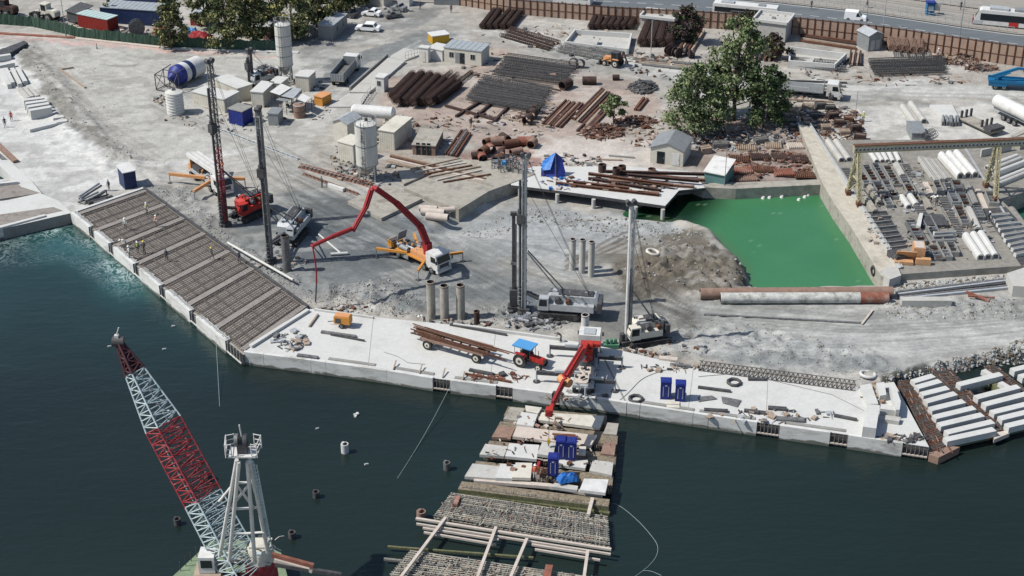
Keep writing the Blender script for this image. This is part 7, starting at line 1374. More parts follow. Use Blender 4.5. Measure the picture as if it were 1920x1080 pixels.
tangle('site_debris', 'small scrap around the white containers at upper left', [(470, 195, 90, 30, 70, .9, MX, .4), (590, 205, 30, 20, 40, .9, MX, .3), (430, 225, 120, 22, 90, .8, MX, .2), (560, 160, 50, 14, 60, .9, MX, .3), (310, 190, 24, 12, 50, .8, MX+['dark_metal'], .4), (650, 300, 30, 30, 60, .9, MX, .3)])
tangle('site_debris', 'loose bars and boards lying on the white quay', [(545, 640, 34, 18, 60, 1.0, ['timber', 'mast_metal', 'light_metal', 'dark_metal'], .3), (930, 708, 60, 8, 40, 1.6, ['rust', 'dark_metal', 'red_rust'], .1), (1450, 780, 130, 14, 60, 1.0, ['mast_metal', 'light_metal', 'dark_metal', 'timber'], .1), (1640, 740, 26, 20, 40, .9, ['pale_rust', 'light_metal', 'timber'], .2), (1690, 822, 40, 8, 50, 1.2, ['dark_metal', 'mast_metal', 'timber'], .2), (1080, 745, 60, 8, 50, .9, ['dark_metal', 'timber', 'light_metal'], .2), (1260, 690, 60, 8, 26, .9, ['dark_metal', 'timber'], .2)], DZ)
tangle('site_debris', 'loose bars and tools lying over the jetty slabs', [(1020, 790, 60, 14, 26, .8, ['pale_rust', 'mast_metal', 'pale_timber'], .1), (1010, 850, 100, 40, 60, .8, ['pale_rust', 'mast_metal', 'pale_timber', 'dark_metal', 'rust'], .1)], .5)
cagebars = None
for i, (a, b) in enumerate((((700, 596), (690, 690)), ((930, 618), (918, 722)), ((1300, 690), (1290, 772)), ((1440, 706), (1436, 792)))): lay('pour_joint', a, b, .05, .012, 'grey_concrete', f'{ORD[i]} thin straight pour joint from the left across the white quay', 'joint', DZ+.001, 'pour joints on the quay')
for pts, lb in (([(1160, 752), (1180, 735), (1200, 712), (1225, 700), (1262, 690), (1300, 690), (1322, 672)], 'thin grey cable winding from the crane to the rebar truss'), ([(1310, 706), (1380, 700), (1460, 716), (1560, 740), (1620, 770)], 'thin grey cable lying across the right half of the quay'), ([(720, 660), (745, 668), (765, 680), (797, 683)], 'thin cable lying in front of the flat trailer')):
    rope(pts, lb, .035, DZ+.04, 'grey_concrete') if 'rope' in globals() else None
# ---------------- quay deck objects ----------------
def toilet(label, a, b, z, h=2.3):
    c, rz, L = fr(a, b, 1.15, z); L = max(L, 1.05); t = thing('portable_toilet', label, 'portable toilet', c, rz)
    part('body', MB().b(-L/2, L/2, -.57, .57, 0, h-.15, 'toilet_blue').b(-L/2-.02, -L/2+.06, -.6, -.5, 0, h-.15, 'blue').b(L/2-.06, L/2+.02, -.6, -.5, 0, h-.15, 'blue'), t)
    part('roof', MB().b(-L/2-.05, L/2+.05, -.62, .62, h-.149, h-.08, 'blue').b(-L/2+.1, L/2-.1, -.5, .5, h-.08, h, 'blue'), t)
    d_ = part('door', MB().b(-L/2+.14, L/2-.14, -.61, -.571, .12, h-.3, 'blue').b(-L/2+.25, -L/2+.32, -.63, -.611, .4, h-.6, 'light_metal').b(L/2-.32, L/2-.25, -.63, -.611, .4, h-.6, 'light_metal'), t); part('vent', MB().b(-.12, .12, -.64, -.611, h-.55, h-.42, 'light_metal'), d_); return t
toilet('left blue portable toilet on the white quay', q(2, 2, 1112, 835), q(2, 2, 1190, 838), DZ); toilet('right blue portable toilet on the white quay', q(2, 2, 1222, 852), q(2, 2, 1296, 856), DZ)
toilet('left of the two blue toilets standing together on the jetty', (1043, 861), (1060, 862), .5); toilet('right of the two blue toilets standing together on the jetty', (1062, 863), (1079, 864), .5); toilet('single blue toilet on the jetty beside the worker in red', (1029, 893), (1044, 894), .5)
c, rz, L = hd((631, 610), (657, 613), DZ); t = thing('compressor', 'orange towed compressor at the back of the white quay', 'compressor', c, rz)
part('body', MB().b(-1.0, 1.0, -.6, .6, .55, 1.5, 'orange').b(-.9, .9, -.5, .5, 1.501, 1.6, 'orange_pale'), t); [wheel(t, 0, s*.62, .32, .2) for s in (-1, 1)]; part('drawbar', MB().beam((-1, 0, .6), (-2, 0, .4), .08, .08, 'dark_metal'), t); part('vent', MB().b(-.8, -.1, -.62, -.601, .7, 1.3, 'dark_metal'), t)
def ringf(x, y, label, z=DZ): solo('steel_ring', MB().torus((0, 0, .2), (0, 0, 1), .75, .17, 'dark_metal', 8, 6), label, 'ring', G(x, y, z), R(12))
ringf(1192, 750, 'dark eight sided ring at the quay edge'); ringf(1376, 719, 'dark eight sided ring in the middle of the white quay')
solo('tyre', MB().torus((0, 0, .2), (.1, .1, 1), .85, .2, 'white_concrete', 16, 8), 'pale dusty tyre lying on the gravel behind the quay', 'tyre', G(1627, 705)); solo('tyre', MB().torus((0, 0, .25), (.2, 0, 1), .8, .22, 'cream', 16, 8), 'pale ring lying in the brown mud by the pond', 'tyre', G(1224, 476, .3)); solo('tyre', MB().torus((0, 0, 0), (1, .2, 0), .55, .2, 'rubber', 16, 8), 'black tyre fender hanging at the yard quay corner', 'tyre', G(1638, 508, .2))
for i, (a, b, w_, m, lb) in enumerate(((q(2, 2, 1395, 750), q(2, 2, 1640, 782), .35, 'dark_metal', 'dark board right of the blue toilets'), (q(2, 2, 1770, 690), q(2, 2, 1905, 692), .4, 'dark_metal', 'dark box beam right of the upper dark ring'), (q(2, 2, 1440, 920), q(2, 2, 1620, 930), .5, 'dark_metal', 'dark board near the quay edge, left'), (q(2, 2, 1740, 925), q(2, 2, 1905, 945), .5, 'dark_metal', 'dark board near the quay edge, right'), (q(2, 2, 1105, 530), q(2, 2, 1240, 545), .7, 'pale_timber', 'pale timber crate left of the long rebar truss'), (q(2, 2, 1185, 580), q(2, 2, 1345, 596), .4, 'mast_metal', 'grey box beam left of the long rebar truss'), (q(1, 2, 490, 335), q(1, 2, 750, 372), .45, 'mast_metal', 'grey box beam left of the flat trailer'), (q(1, 2, 560, 355), q(1, 2, 815, 402), .15, 'dark_metal', 'thin rod in front of the grey box beam'), (q(1, 2, 1600, 620), q(1, 2, 1780, 655), .45, 'dark_metal', 'dark plank below the trailer end'), (q(1, 2, 1570, 650), q(1, 2, 1915, 712), .2, 'rust', 'long rusty rod below the trailer end'), (q(1, 2, 310, 510), q(1, 2, 465, 530), .5, 'mast_metal', 'dark roll at the left quay edge'), (q(1, 2, 400, 295), q(1, 2, 465, 205), .2, 'timber', 'thin stick near the left quay corner'), (q(1, 2, 1455, 280), q(1, 2, 1700, 325), .25, 'dark_metal', 'thin dark pipe behind the trailer, left piece'), (q(1, 2, 1700, 325), q(1, 2, 1880, 358), .25, 'dark_metal', 'thin dark pipe behind the trailer, right piece'), (q(3, 2, 495, 962), q(3, 2, 665, 995), .4, 'dark_metal', 'dark bar left of the white wall blocks'), (q(3, 2, 0, 905), q(3, 2, 140, 915), .6, 'dark_metal', 'short dark bundle in the middle right of the quay'), (q(3, 2, 60, 985), q(3, 2, 275, 1000), .7, 'mast_metal', 'grey bar bundle near the right quay edge'))):
    lay('steel_bar' if 'metal' in m or m == 'rust' else 'timber_plank', a, b, w_, .25, m, lb, 'bar' if 'metal' in m or m == 'rust' else 'plank', DZ+.01)
slab('mesh_mat', [q(2, 2, 1400, 850), q(2, 2, 1540, 830), q(2, 2, 1500, 805), q(2, 2, 1395, 815)], DZ+.12, .1, 'mast_metal', 'grey mat right of the blue toilets, left of two', 'mat'); slab('mesh_mat', [q(2, 2, 1580, 860), q(2, 2, 1690, 890), q(2, 2, 1720, 840), q(2, 2, 1570, 812)], DZ+.12, .1, 'mast_metal', 'grey mat right of the blue toilets, right of two', 'mat')
for k in range(2): lay('pallet', q(2, 2, 1160, 868+k*22), q(2, 2, 1256, 872+k*22), .7, .15, 'cream', f'{["upper", "lower"][k]} pale pallet in front of the blue toilets', 'pallet', DZ+.01)
for pix, h, m, lb in (([(1626, 757), (1650, 760), (1643, 803), (1618, 800)], 1.5, 'white_concrete', 'tall white wall block at the right end of the quay'), ([(1613, 722), (1633, 719), (1647, 757), (1626, 757)], .6, 'white_concrete', 'low white slab block behind the tall white wall block'), ([(1669, 720), (1677, 718), (1689, 752), (1687, 768), (1680, 768)], 1.2, 'white_concrete', 'narrow white wall along the right end of the quay'), ([(1652, 757), (1680, 762), (1680, 770), (1650, 766)], .9, 'white_concrete', 'white cross wall between the tall block and the narrow wall'), ([(1660, 778), (1689, 782), (1686, 790), (1658, 786)], .5, 'concrete', 'small concrete beam right of the tall white block'), ([(1643, 718), (1658, 716), (1662, 740), (1650, 742)], .8, 'white_concrete', 'small white upright block behind the cross wall')):
    slab('concrete_block', pix, DZ+h, h, m, lb, 'block')
for i, (x, y, l_) in enumerate(((738, 690, 1.2), (787, 697, 1.2), (830, 705, 1.2), (867, 711, 1.3))): solo('timber_prop', MB().beam((0, -.5, .1), (.25, .9, .5), .12, .14, 'timber'), f'{ORD[i]} short timber prop from the left on the quay edge', 'prop', G(x, y, DZ), 0, 'timber props on the quay edge')
bars(4, (1036, 815), (1080, 818), (2, 2.2), (3, 2.4), .18, .2, ['red_rust', 'rust'], 'rust red channel from the back on the pale jetty slab', 'rust red channels on the jetty', z=.47)
lay('steel_bar', (859, 934), (853, 950), .5, .3, 'red_rust', 'short orange block lying on the grey cage', 'bar', -.2); lay('steel_bar', (1011, 872), (1005, 890), .3, .5, 'red', 'red jack beside the worker on the jetty', 'jack', .55)
cagecyl((1010, 888), (1026, 890), .4, 'rust', 'small rusty cage beside the single blue toilet', None, .55)
solo('gas_bottles', MB().cyl((0, 0, 0), (0, 0, 1.2), .2, 'green_machine').cyl((.5, 0, 0), (.5, 0, 1.2), .2, 'green_machine').cyl((1.0, .1, 0), (1.0, .1, 1.2), .2, 'green_machine').box((.5, .1, .3), (1.8, .9, .5), 'green_machine'), 'green pump unit between crane cab and white mast rig', 'pump', G(1138, 652))
# ---------------- mooring piles, ropes, floats ----------------
for i, (x, y, r, h, m, lb) in enumerate(((647, 848, .42, 1.1, 'white_concrete', 'pale capped mooring pile in the middle of the dark water'), (838, 880, .38, .9, 'mast_metal', 'mooring pile near the left side of the jetty'), (790, 972, .48, .9, 'pale_rust', 'rust rimmed pile beside the timber frame'), (593, 932, .36, .7, 'dark_metal', 'dark pile between the crane tower and the pale capped pile'), (548, 1008, .38, .7, 'dark_metal', 'dark pile right of the crane barge'), (333, 983, .36, .7, 'dark_metal', 'dark pile left of the crane boom'), (391, 900, .4, .8, 'dark_metal', 'dark pile behind the crane boom'))):
    solo('mooring_pile', MB().cyl((0, 0, -3), (0, 0, h), r, m, n=14, hollow=.75, mi='dark_rust').cyl((-.15, 0, h-.3), (-.15, 0, h+.22), r*.35, m, n=8), lb, 'pile', G(x, y, WZ))
p0 = G(848, 716, DZ); p1 = G(745, 897, WZ); rope([(p0.lerp(p1, k/8)-Vector((0, 0, .5*math.sin(math.pi*k/8))), 0) for k in range(9)], 'taut pale rope running from the quay edge down into the water', .028)
p0 = G(404, 620, DZ); p1 = G(412, 762, WZ); rope([(p0, 0), (p0.lerp(p1, .4), 0), (p1, 0)], 'thin pale rope dropping from the rebar deck into the water', .028)
rope([(1150, 944), (1165, 950), (1185, 966), (1205, 985), (1222, 1005), (1234, 1022), (1233, 1040), (1222, 1056), (1206, 1070), (1185, 1085)], 'thin pale floating hose curving away from the jetty', .028)
rope([(1205, 1070), (1220, 1070), (1240, 1079)], 'short pale floating line below the curved hose', .028)
for i, (x, y, s) in enumerate(((668, 778, 1), (687, 871, .5), (308, 655, .5), (325, 612, .5), (205, 650, .5), (595, 804, .4))): solo('float', MB().box((0, 0, 0), (.9*s, .25*s, .2), 'white_paint', rz=1.0 if i == 0 else 0).cyl((-.3*s, 0, .1), (.3*s, 0, .1), .12*s, 'white_paint'), ['pale plank floating in the open water below the quay', 'small white float below the pale capped pile', 'white float nearest the boom tip on the right', 'white float close to the rebar deck wall', 'white float left of the boom tip', 'tiny grey float above the pale capped pile'][i], 'float', G(x, y, WZ+.05), R(20))
for i, (x, y) in enumerate(((1443, 371), (1466, 370), (1509, 370), (1515, 366), (1431, 372), (1498, 375))): solo('float', MB().cyl((0, 0, -.1), (0, 0, .25), .35, 'white_paint', r2=.2, n=10), f'{ORD[i]} white foam float at the far wall of the green pond', 'float', G(x, y, PZ+.1), 0, 'foam floats at the far pond wall')
# ---------------- casting yard and beam stacks ----------------
def halfround(a, b, w_, m, label, z, group=None, name='precast_beam', h=None):
    A, B = G(*a, z), G(*b, z); d_ = B-A; L = d_.length; h = h or w_*.8; c = (A+B)/2; c.z = z+.01
    pr = [(-w_/2, 0), (w_/2, 0), (w_/2, h*.5), (w_*.36, h*.82), (w_*.15, h*.97), (-w_*.15, h*.97), (-w_*.36, h*.82), (-w_/2, h*.5)]
    mb = MB().ext(pr, -L/2, L/2, m)
    for s in (-1, 1): mb.box((s*(L/2+.005), 0, h*.42), (.02, w_*.6, h*.6), 'dark_metal')
    return solo(name, mb, label, 'beam', c, math.atan2(d_.y, d_.x), group)
def chan(a, b, w_, m, label, z, group=None, h=.6):
    A, B = G(*a, z), G(*b, z); d_ = B-A; L = d_.length; c = (A+B)/2; c.z = z+.01
    mb = MB().b(-L/2, L/2, -w_/2, w_/2, 0, h, m)
    for k in (-.18, .18): mb.b(-L/2+.1, L/2-.1, w_*k-.07, w_*k+.07, h+.001, h+.06, 'grey_concrete')
    return solo('precast_beam', mb, label, 'beam', c, math.atan2(d_.y, d_.x), group)
Y = YZ
# gantry
c = G(1740, 330, Y); bl = [G(1590, 364, Y), G(1610, 386, Y)]; br_ = [G(1848, 350, Y), G(1866, 377, Y)]; t = thing('gantry_crane', 'pale yellow gantry crane with a perforated girder spanning the casting yard', 'gantry crane', (c.x, c.y, Y))
H = 7.4; o = t.location; mL, mR = (bl[0]+bl[1])/2, (br_[0]+br_[1])/2; gd = (mR-mL).normalized(); eL, eR = mL-gd*.8-o+Vector((0, 0, H+.5)), mR+gd*14-o+Vector((0, 0, H+.5))
gm_ = MB().beam(eL, eR, .7, 1.0, 'gantry_yellow'); part('girder', gm_, t); gh = MB(); n = 62; L = (eR-eL).length; nrm = Vector((gd.y, -gd.x, 0))
for i in range(n): p = eL.lerp(eR, (i+.5)/n); gh.cyl(p+nrm*.352, p+nrm*.40, .26, 'light_metal', n=10).cyl(p+nrm*.401, p+nrm*.41, .17, 'dark_metal', n=8)
part('girder_holes', gh, t); part('rail', MB().beam(eL+Vector((0, 0, .56)), eR+Vector((0, 0, .56)), .8, .1, 'rust'), t)
for B_, M_ in ((bl, mL), (br_, mR)):
    top = M_-o+Vector((0, 0, H)); foot = [b_-o for b_ in B_]
    for k, f_ in enumerate(foot):
        part('leg', MB().lattice(f_+Vector((0, 0, .5)), top+gd*(.4 if k else -.4)*0+Vector((0, (.5 if k == 0 else -.5), 0)), .5, .5, 9, .07, 'gantry_yellow', rd=.05).beam(f_+Vector((0, 0, .5)), top, .16, .16, 'gantry_yellow'), t)
    part('cross_brace', MB().beam(foot[0].lerp(top, .45), foot[1].lerp(top, .45), .15, .2, 'gantry_yellow').beam(foot[0]+Vector((0, 0, .5)), foot[1].lerp(top, .45), .12, .12, 'gantry_yellow').beam(foot[0].lerp(top, .75), foot[1].lerp(top, .45), .12, .12, 'gantry_yellow'), t)
    for f_ in foot: part('bogie', MB().box(f_+Vector((0, 0, .35)), (.7, 1.2, .6), 'rust').cyl(f_+Vector((-.2, -.3, .25)), f_+Vector((.2, -.3, .25)), .25, 'dark_metal'), t)
lay('crane_rail', (1519, 232), (1690, 502), .16, .14, 'light_metal', 'long crane rail along the left edge of the casting yard', 'rail', Y+.21)
lay('crane_rail', (1800, 262), (1925, 470), .3, .12, 'light_metal', 'long crane rail along the right side of the casting yard', 'rail', Y+.01)
row(2, (1552, 268), (1578, 304), (15, 0), (14, -1), lambda i, a, b: halfround(a, b, .95, 'concrete', f'{["left", "right"][i]} of two round topped beams at the upper left of the casting yard', Y, 'two round beams at the upper left'))
row(5, (1630, 286), (1641, 305), (12, 0), (11.5, .2), lambda i, a, b: halfround(a, b, .7, 'white_concrete', f'{ORD[i]} short round topped beam from the left just under the gantry girder', Y, 'short round beams under the girder'))
row(3, (1764, 296), (1800, 336), (14, -2), (14, -1), lambda i, a, b: halfround(a, b, 1.05, 'white_paint', f'{ORD[i]} of three white half round beams from the left in the casting yard', Y, 'three white half round beams', h=1.1))
row(3, (1725, 300), (1756, 344), (12, 2), (11, -2), lambda i, a, b: chan(a, b, .8, 'concrete', f'{ORD[i]} grey beam from the left beside the three white half round beams', Y, 'grey beams beside the white ones'))
row(6, (1850, 318), (1906, 296), (3.4, 6.8), (6, 5.6), lambda i, a, b: halfround(a, b, .75, 'concrete' if i % 2 else 'white_concrete', f'{ORD[i]} beam from the back in the stack at the right photo edge', Y+(.7 if i < 3 else 0), 'beams stacked at the right photo edge', h=.7))
row(3, (1810, 446), (1838, 488), (14, -2), (14, -1), lambda i, a, b: halfround(a, b, 1.0, 'white_concrete', f'{ORD[i]} white long beam from the left at the bottom of the casting yard', Y, 'white beams at the bottom of the yard', h=.9))
row(2, (1690, 372), (1704, 392), (14, -4), (14, -4), lambda i, a, b: halfround(a, b, .9, 'white_concrete', f'{["left", "right"][i]} of two short white beams in the middle of the casting yard', Y, 'two short white beams'))
row(9, (1856, 408), (1890, 405), (5.6, 9.2), (8.8, 8.0), lambda i, a, b: chan(a, b, .55, 'white_concrete', f'{ORD[i]} white strip from the back in the striped bed at the right', Y+.06, 'white strips of the striped bed', h=.5))
slab('casting_bed', [(1840, 392), (1886, 388), (1972, 480), (1915, 498)], Y+.05, .04, 'dark_metal', 'dark casting bed under the white strips at the right', 'casting bed')
slab('casting_bed', [(1620, 399), (1662, 396), (1703, 464), (1664, 470)], Y+.06, .05, 'dark_metal', 'dark casting bed with light dividers along the left crane rail', 'casting bed')
row(8, (1621, 401), (1662, 398), (5.8, 9.6), (5.8, 9.2), lambda i, a, b: lay('divider', a, b, .14, .3, 'grey_concrete', f'{ORD[i]} divider from the back on the left dark casting bed', 'divider', Y+.07, 'dividers of the left casting bed'))
slab('form_board', [(1727, 400), (1768, 402), (1780, 422), (1725, 422)], Y+.5, .45, 'dark_metal', 'large dark form panel in the middle of the casting yard', 'form panel'); slab('concrete_block', [(1724, 399), (1731, 399), (1726, 424), (1718, 422)], Y+.9, .85, 'white_concrete', 'small white upright block left of the dark form panel', 'block')
row(4, (1748, 446), (1790, 444), (-1, 5.5), (-.5, 5.8), lambda i, a, b: chan(a, b, .5, 'white_concrete' if i == 0 else 'grey_metal', f'{ORD[i]} layer from the back of the small beam stack above the lower yard edge', Y, 'small beam stack', h=.9-.2*i))
# orange formwork
c = G(1706, 490, Y); t = thing('formwork', 'orange plywood formwork boxes at the lower left of the casting yard', 'formwork', (c.x, c.y, Y), R(-8))
part('panel', MB().box((-.6, 0, .8), (2.6, .12, 2.2), 'orange_ply', rx=.6).box((-.9, -.6, .25), (2.4, 1.3, .4), 'orange_ply'), t); part('box', MB().box((1.1, 1.2, 1.0), (1.5, 2.2, 1.9), 'orange_ply').b(.5, 1.7, .2, 2.1, 1.96, 2.02, 'pale_timber'), t); part('low_box', MB().box((1.6, -.6, .45), (1.9, .7, .8), 'orange_ply'), t); part('brace', MB().beam((-1.8, .6, 0), (-1.6, 0, 1.6), .1, .1, 'timber').beam((0, .8, 0), (.2, 0, 1.6), .1, .1, 'timber'), t)
lay('form_board', (1672, 478), (1690, 492), 1.6, .9, 'dark_metal', 'dark form box left of the orange formwork', 'form panel', Y)
# frames of moulds
r_ = random.Random(12); YQ = [G(1572, 312, Y), G(1838, 300, Y), G(1912, 486, Y), G(1694, 496, Y)]
def YP(s, t_): return YQ[0].lerp(YQ[1], s).lerp(YQ[3].lerp(YQ[2], s), t_)
BUSY = [(1618, 396, 1706, 470), (1668, 470, 1732, 500), (1716, 398, 1784, 424), (1742, 440, 1796, 468), (1758, 288, 1836, 342), (1722, 298, 1768, 348), (1804, 436, 1876, 490), (1836, 388, 1990, 500), (1686, 368, 1722, 396), (1845, 290, 1930, 345), (1622, 282, 1690, 308)]
NS = 14; cnt = {}
for i in range(NS):
    s = (i+.5)/NS; t_ = r_.uniform(0, .04)
    while t_ < .97:
        dl = r_.uniform(.10, .28); e = min(t_+dl, .985); A, B = YP(s, t_+.008), YP(s, e); m_ = (A+B)/2; q0, q1 = PX(m_.x, m_.y, Y)
        if not any(x0 < q0 < x1 and y0 < q1 < y1 for x0, y0, x1, y1 in BUSY):
            k = r_.choice(['mould', 'mould', 'mould', 'beam', 'bed', 'bed', 'flat']); d_ = B-A; L = d_.length; w_ = (YQ[1]-YQ[0]).length/NS*r_.uniform(.62, .86); c = Vector((m_.x, m_.y, Y)); rz = math.atan2(d_.y, d_.x); mb = MB(); lab = f'{"front" if t_ > .66 else "middle" if t_ > .33 else "back"} part of the yard'
            if L > .8:
                cnt[i] = cnt.get(i, 0)+1; pos = f'{ORD[cnt[i]-1]} from the back in {ORD[i]} casting yard lane from the left'
                if k == 'mould':
                    h = r_.uniform(.35, .8); m = r_.choice(['mast_metal', 'grey_metal', 'grey_concrete'])
                    for q_ in (-1, 1): mb.b(-L/2, L/2, q_*w_/2-.06, q_*w_/2+.06, 0, h, m).b(q_*L/2-.06, q_*L/2+.06, -w_/2+.061, w_/2-.061, 0, h, m)
                    mb.b(-L/2+.07, L/2-.07, -w_/2+.07, w_/2-.07, 0, .06, 'dark_metal'); n = max(1, int(L/.9))
                    for z_ in range(n): x_ = -L/2+(z_+.5)*L/n; mb.b(x_-.04, x_+.04, -w_/2+.07, w_/2-.07, .061, h*.8, r_.choice(['light_metal', 'mast_metal', 'rust']))
                    solo('steel_mould', mb, 'open steel mould, '+pos, 'mould', c, rz, 'moulds in the casting yard lanes')
                elif k == 'beam':
                    m = r_.choice(['concrete', 'grey_concrete', 'grey_concrete', 'dirty_concrete']); h = r_.uniform(.4, .9); mb.b(-L/2, L/2, -w_*.4, w_*.4, .01, h*.7, m).b(-L/2, L/2, -w_*.22, w_*.22, h*.701, h, m).b(-L/2-.02, -L/2-.001, -w_*.3, w_*.3, .1, h*.65, 'dark_metal').b(L/2+.001, L/2+.02, -w_*.3, w_*.3, .1, h*.65, 'dark_metal')
                    solo('precast_beam', mb, 'grey precast beam, '+pos, 'beam', c, rz, 'beams in the casting yard lanes')
                elif k == 'bed':
                    mb.b(-L/2, L/2, -w_/2, w_/2, .01, .12, 'dark_metal'); n = max(2, int(L/.7))
                    for z_ in range(n): x_ = -L/2+(z_+.5)*L/n; mb.b(x_-.05, x_+.05, -w_/2, w_/2, .121, .22, 'grey_concrete')
                    solo('casting_bed', mb, 'dark slotted casting bed, '+pos, 'casting bed', c, rz, 'slotted beds in the casting yard lanes')
                else: solo('timber_board', MB().b(-L/2, L/2, -w_*.3, w_*.3, .01, .2, r_.choice(['timber', 'pale_timber', 'grey_concrete', 'yard_top'])), 'flat low panel, '+pos, 'panel', c, rz, 'flat panels in the casting yard lanes')
        t_ = e+r_.uniform(0, .015)
tangle('site_debris', 'small boards, bars and scrap spread over the casting yard', [(1700, 350, 90, 50, 150, .9, ['mast_metal', 'light_metal', 'timber', 'dark_metal', 'grey_concrete'], .4), (1780, 440, 90, 50, 130, .9, ['mast_metal', 'light_metal', 'timber', 'dark_metal'], .4), (1640, 420, 20, 40, 30, .7, ['timber', 'grey_concrete'], .1)], Y)
# north part of the yard
row(2, (1692, 204), (1716, 236), (15, -6), (16, -4), lambda i, a, b: halfround(a, b, 1.0, 'concrete', f'{["left", "right"][i]} of two round topped beams at the top of the casting yard', 0.02, 'two round beams at the top', h=.9))
slab('concrete_slab', [(1743, 196), (1785, 196), (1800, 222), (1768, 222)], .6, .55, 'white_concrete', 'pale slab stack on the road side of the casting yard', 'slab')
row(6, (1768, 224), (1770, 236), (5.6, .2), (5.6, .2), lambda i, a, b: halfround(a, b, .45, 'grey_metal', f'{ORD[i]} small rounded block from the left below the pale slab stack', .03, 'small rounded blocks', name='concrete_block', h=.9))
cabin('blue-grey steel box below the two upper round beams', q(3, 0, 1075, 1060), q(3, 0, 1175, 1062), 5, 1.3, 'grey_metal', 'grey_metal', name='steel_box', cat='box')
cagecyl((1738, 266), (1752, 258), .6, 'mast_metal', 'coil of dark bars beside the blue-grey steel box', None, YZ); cagecyl((1733, 262), (1747, 254), .6, 'dark_metal', 'second coil of dark bars beside the blue-grey steel box', None, YZ)
t = thing('lowbed_trailer', 'grey low frame with dark upright posts at the upper right', 'trailer', G(1838, 240, .02), R(-62)); part('bed', MB().b(-3.6, 3.6, -1.2, 1.2, .5, .8, 'dirty_concrete').b(-3.6, 3.6, -1.25, -1.15, .3, .49, 'dark_metal').b(-3.6, 3.6, 1.15, 1.25, .3, .49, 'dark_metal'), t)
for x in (-3.4, 1.2): 
    for y in (-1, 0, 1): part('post', MB().beam((x, y, .81), (x, y, 2.0), .25, .35, 'dark_metal'), t)
part('end_box', MB().b(2.0, 3.7, -1.5, 1.5, .81, 1.3, 'dark_metal'), t)
row(4, (1898, 262), (1930, 250), (3, 6), (3, 6), lambda i, a, b: lay('precast_beam', a, b, .8, .7, 'dirty_concrete', f'{ORD[i]} grey beam from the back at the right edge above the girder', 'beam', YZ, 'grey beams above the girder'))
lay('concrete_wall', (1838, 294), (1895, 282), .3, 1.2, 'concrete', 'thin concrete upstand right of the white half round beams', 'wall', YZ)
# ---------------- left beam store ----------------
T0_ = lambda x, y: (x/4, y/4)
for i, (a, b, h, w_) in enumerate(((T0_(-80, 440), T0_(20, 395), 1.0, .9), (T0_(-80, 470), T0_(85, 445), 1.0, .9), (T0_(-80, 545), T0_(110, 505), 1.0, .9), (T0_(15, 545), T0_(75, 665), .8, .7), (T0_(45, 540), T0_(100, 650), .8, .7), (T0_(95, 540), T0_(155, 660), .8, .7), (T0_(135, 535), T0_(195, 640), .8, .7), (T0_(150, 685), T0_(215, 760), .7, .6), (T0_(185, 680), T0_(245, 750), .7, .6), (T0_(222, 675), T0_(285, 745), .7, .6))):
    lay('precast_beam', a, b, w_, h, 'white_concrete' if i < 3 or i in (3, 4, 5, 6) else 'concrete', f'{ORD[i]} long pale beam from the top in the store at the left photo edge', 'beam', .03, 'beams in the left store')
for i in range(4): lay('precast_beam', (47+i*3.6, 204+i*6.3), (86+i*4.0, 199+i*5.6), 1.0, 2.0-.15*i if i == 3 else 1.6, 'white_concrete', f'{ORD[i]} thick pale beam from the back in the stack above the two walkers', 'beam', .03, 'thick beams above the walkers')
lay('precast_beam', T0_(215, 985), T0_(420, 935), 1.3, .5, 'white_concrete', 'flat pale beam right of the two walkers', 'beam', .03); lay('precast_beam', T0_(400, 905), T0_(480, 895), 1.0, .6, 'white_concrete', 'small pale beam end on the far side of the left stack, upper', 'beam', .03); lay('precast_beam', T0_(430, 935), T0_(505, 925), 1.0, .6, 'white_concrete', 'small pale beam end on the far side of the left stack, lower', 'beam', .03); lay('precast_beam', T0_(470, 980), T0_(540, 965), .9, .4, 'white_concrete', 'lowest small pale beam end beside the ditch', 'beam', .03)
slab('dark_box', [(-20, 92), (0, 93), (45, 76), (52, 80), (10, 104), (-20, 108)], 1.0, .97, 'dark_metal', 'dark low roof sheet at the left photo edge above the beam store', 'roof sheet')
lay('timber_plank', (-10, 268), (30, 305), .8, .4, 'pale_rust', 'brown timber stack beside the dock at far left', 'timber stack', .03); lay('timber_plank', (-14, 282), (22, 312), .5, .3, 'mast_metal', 'grey pipe bundle beside the dock at far left', 'pipe bundle', .03)
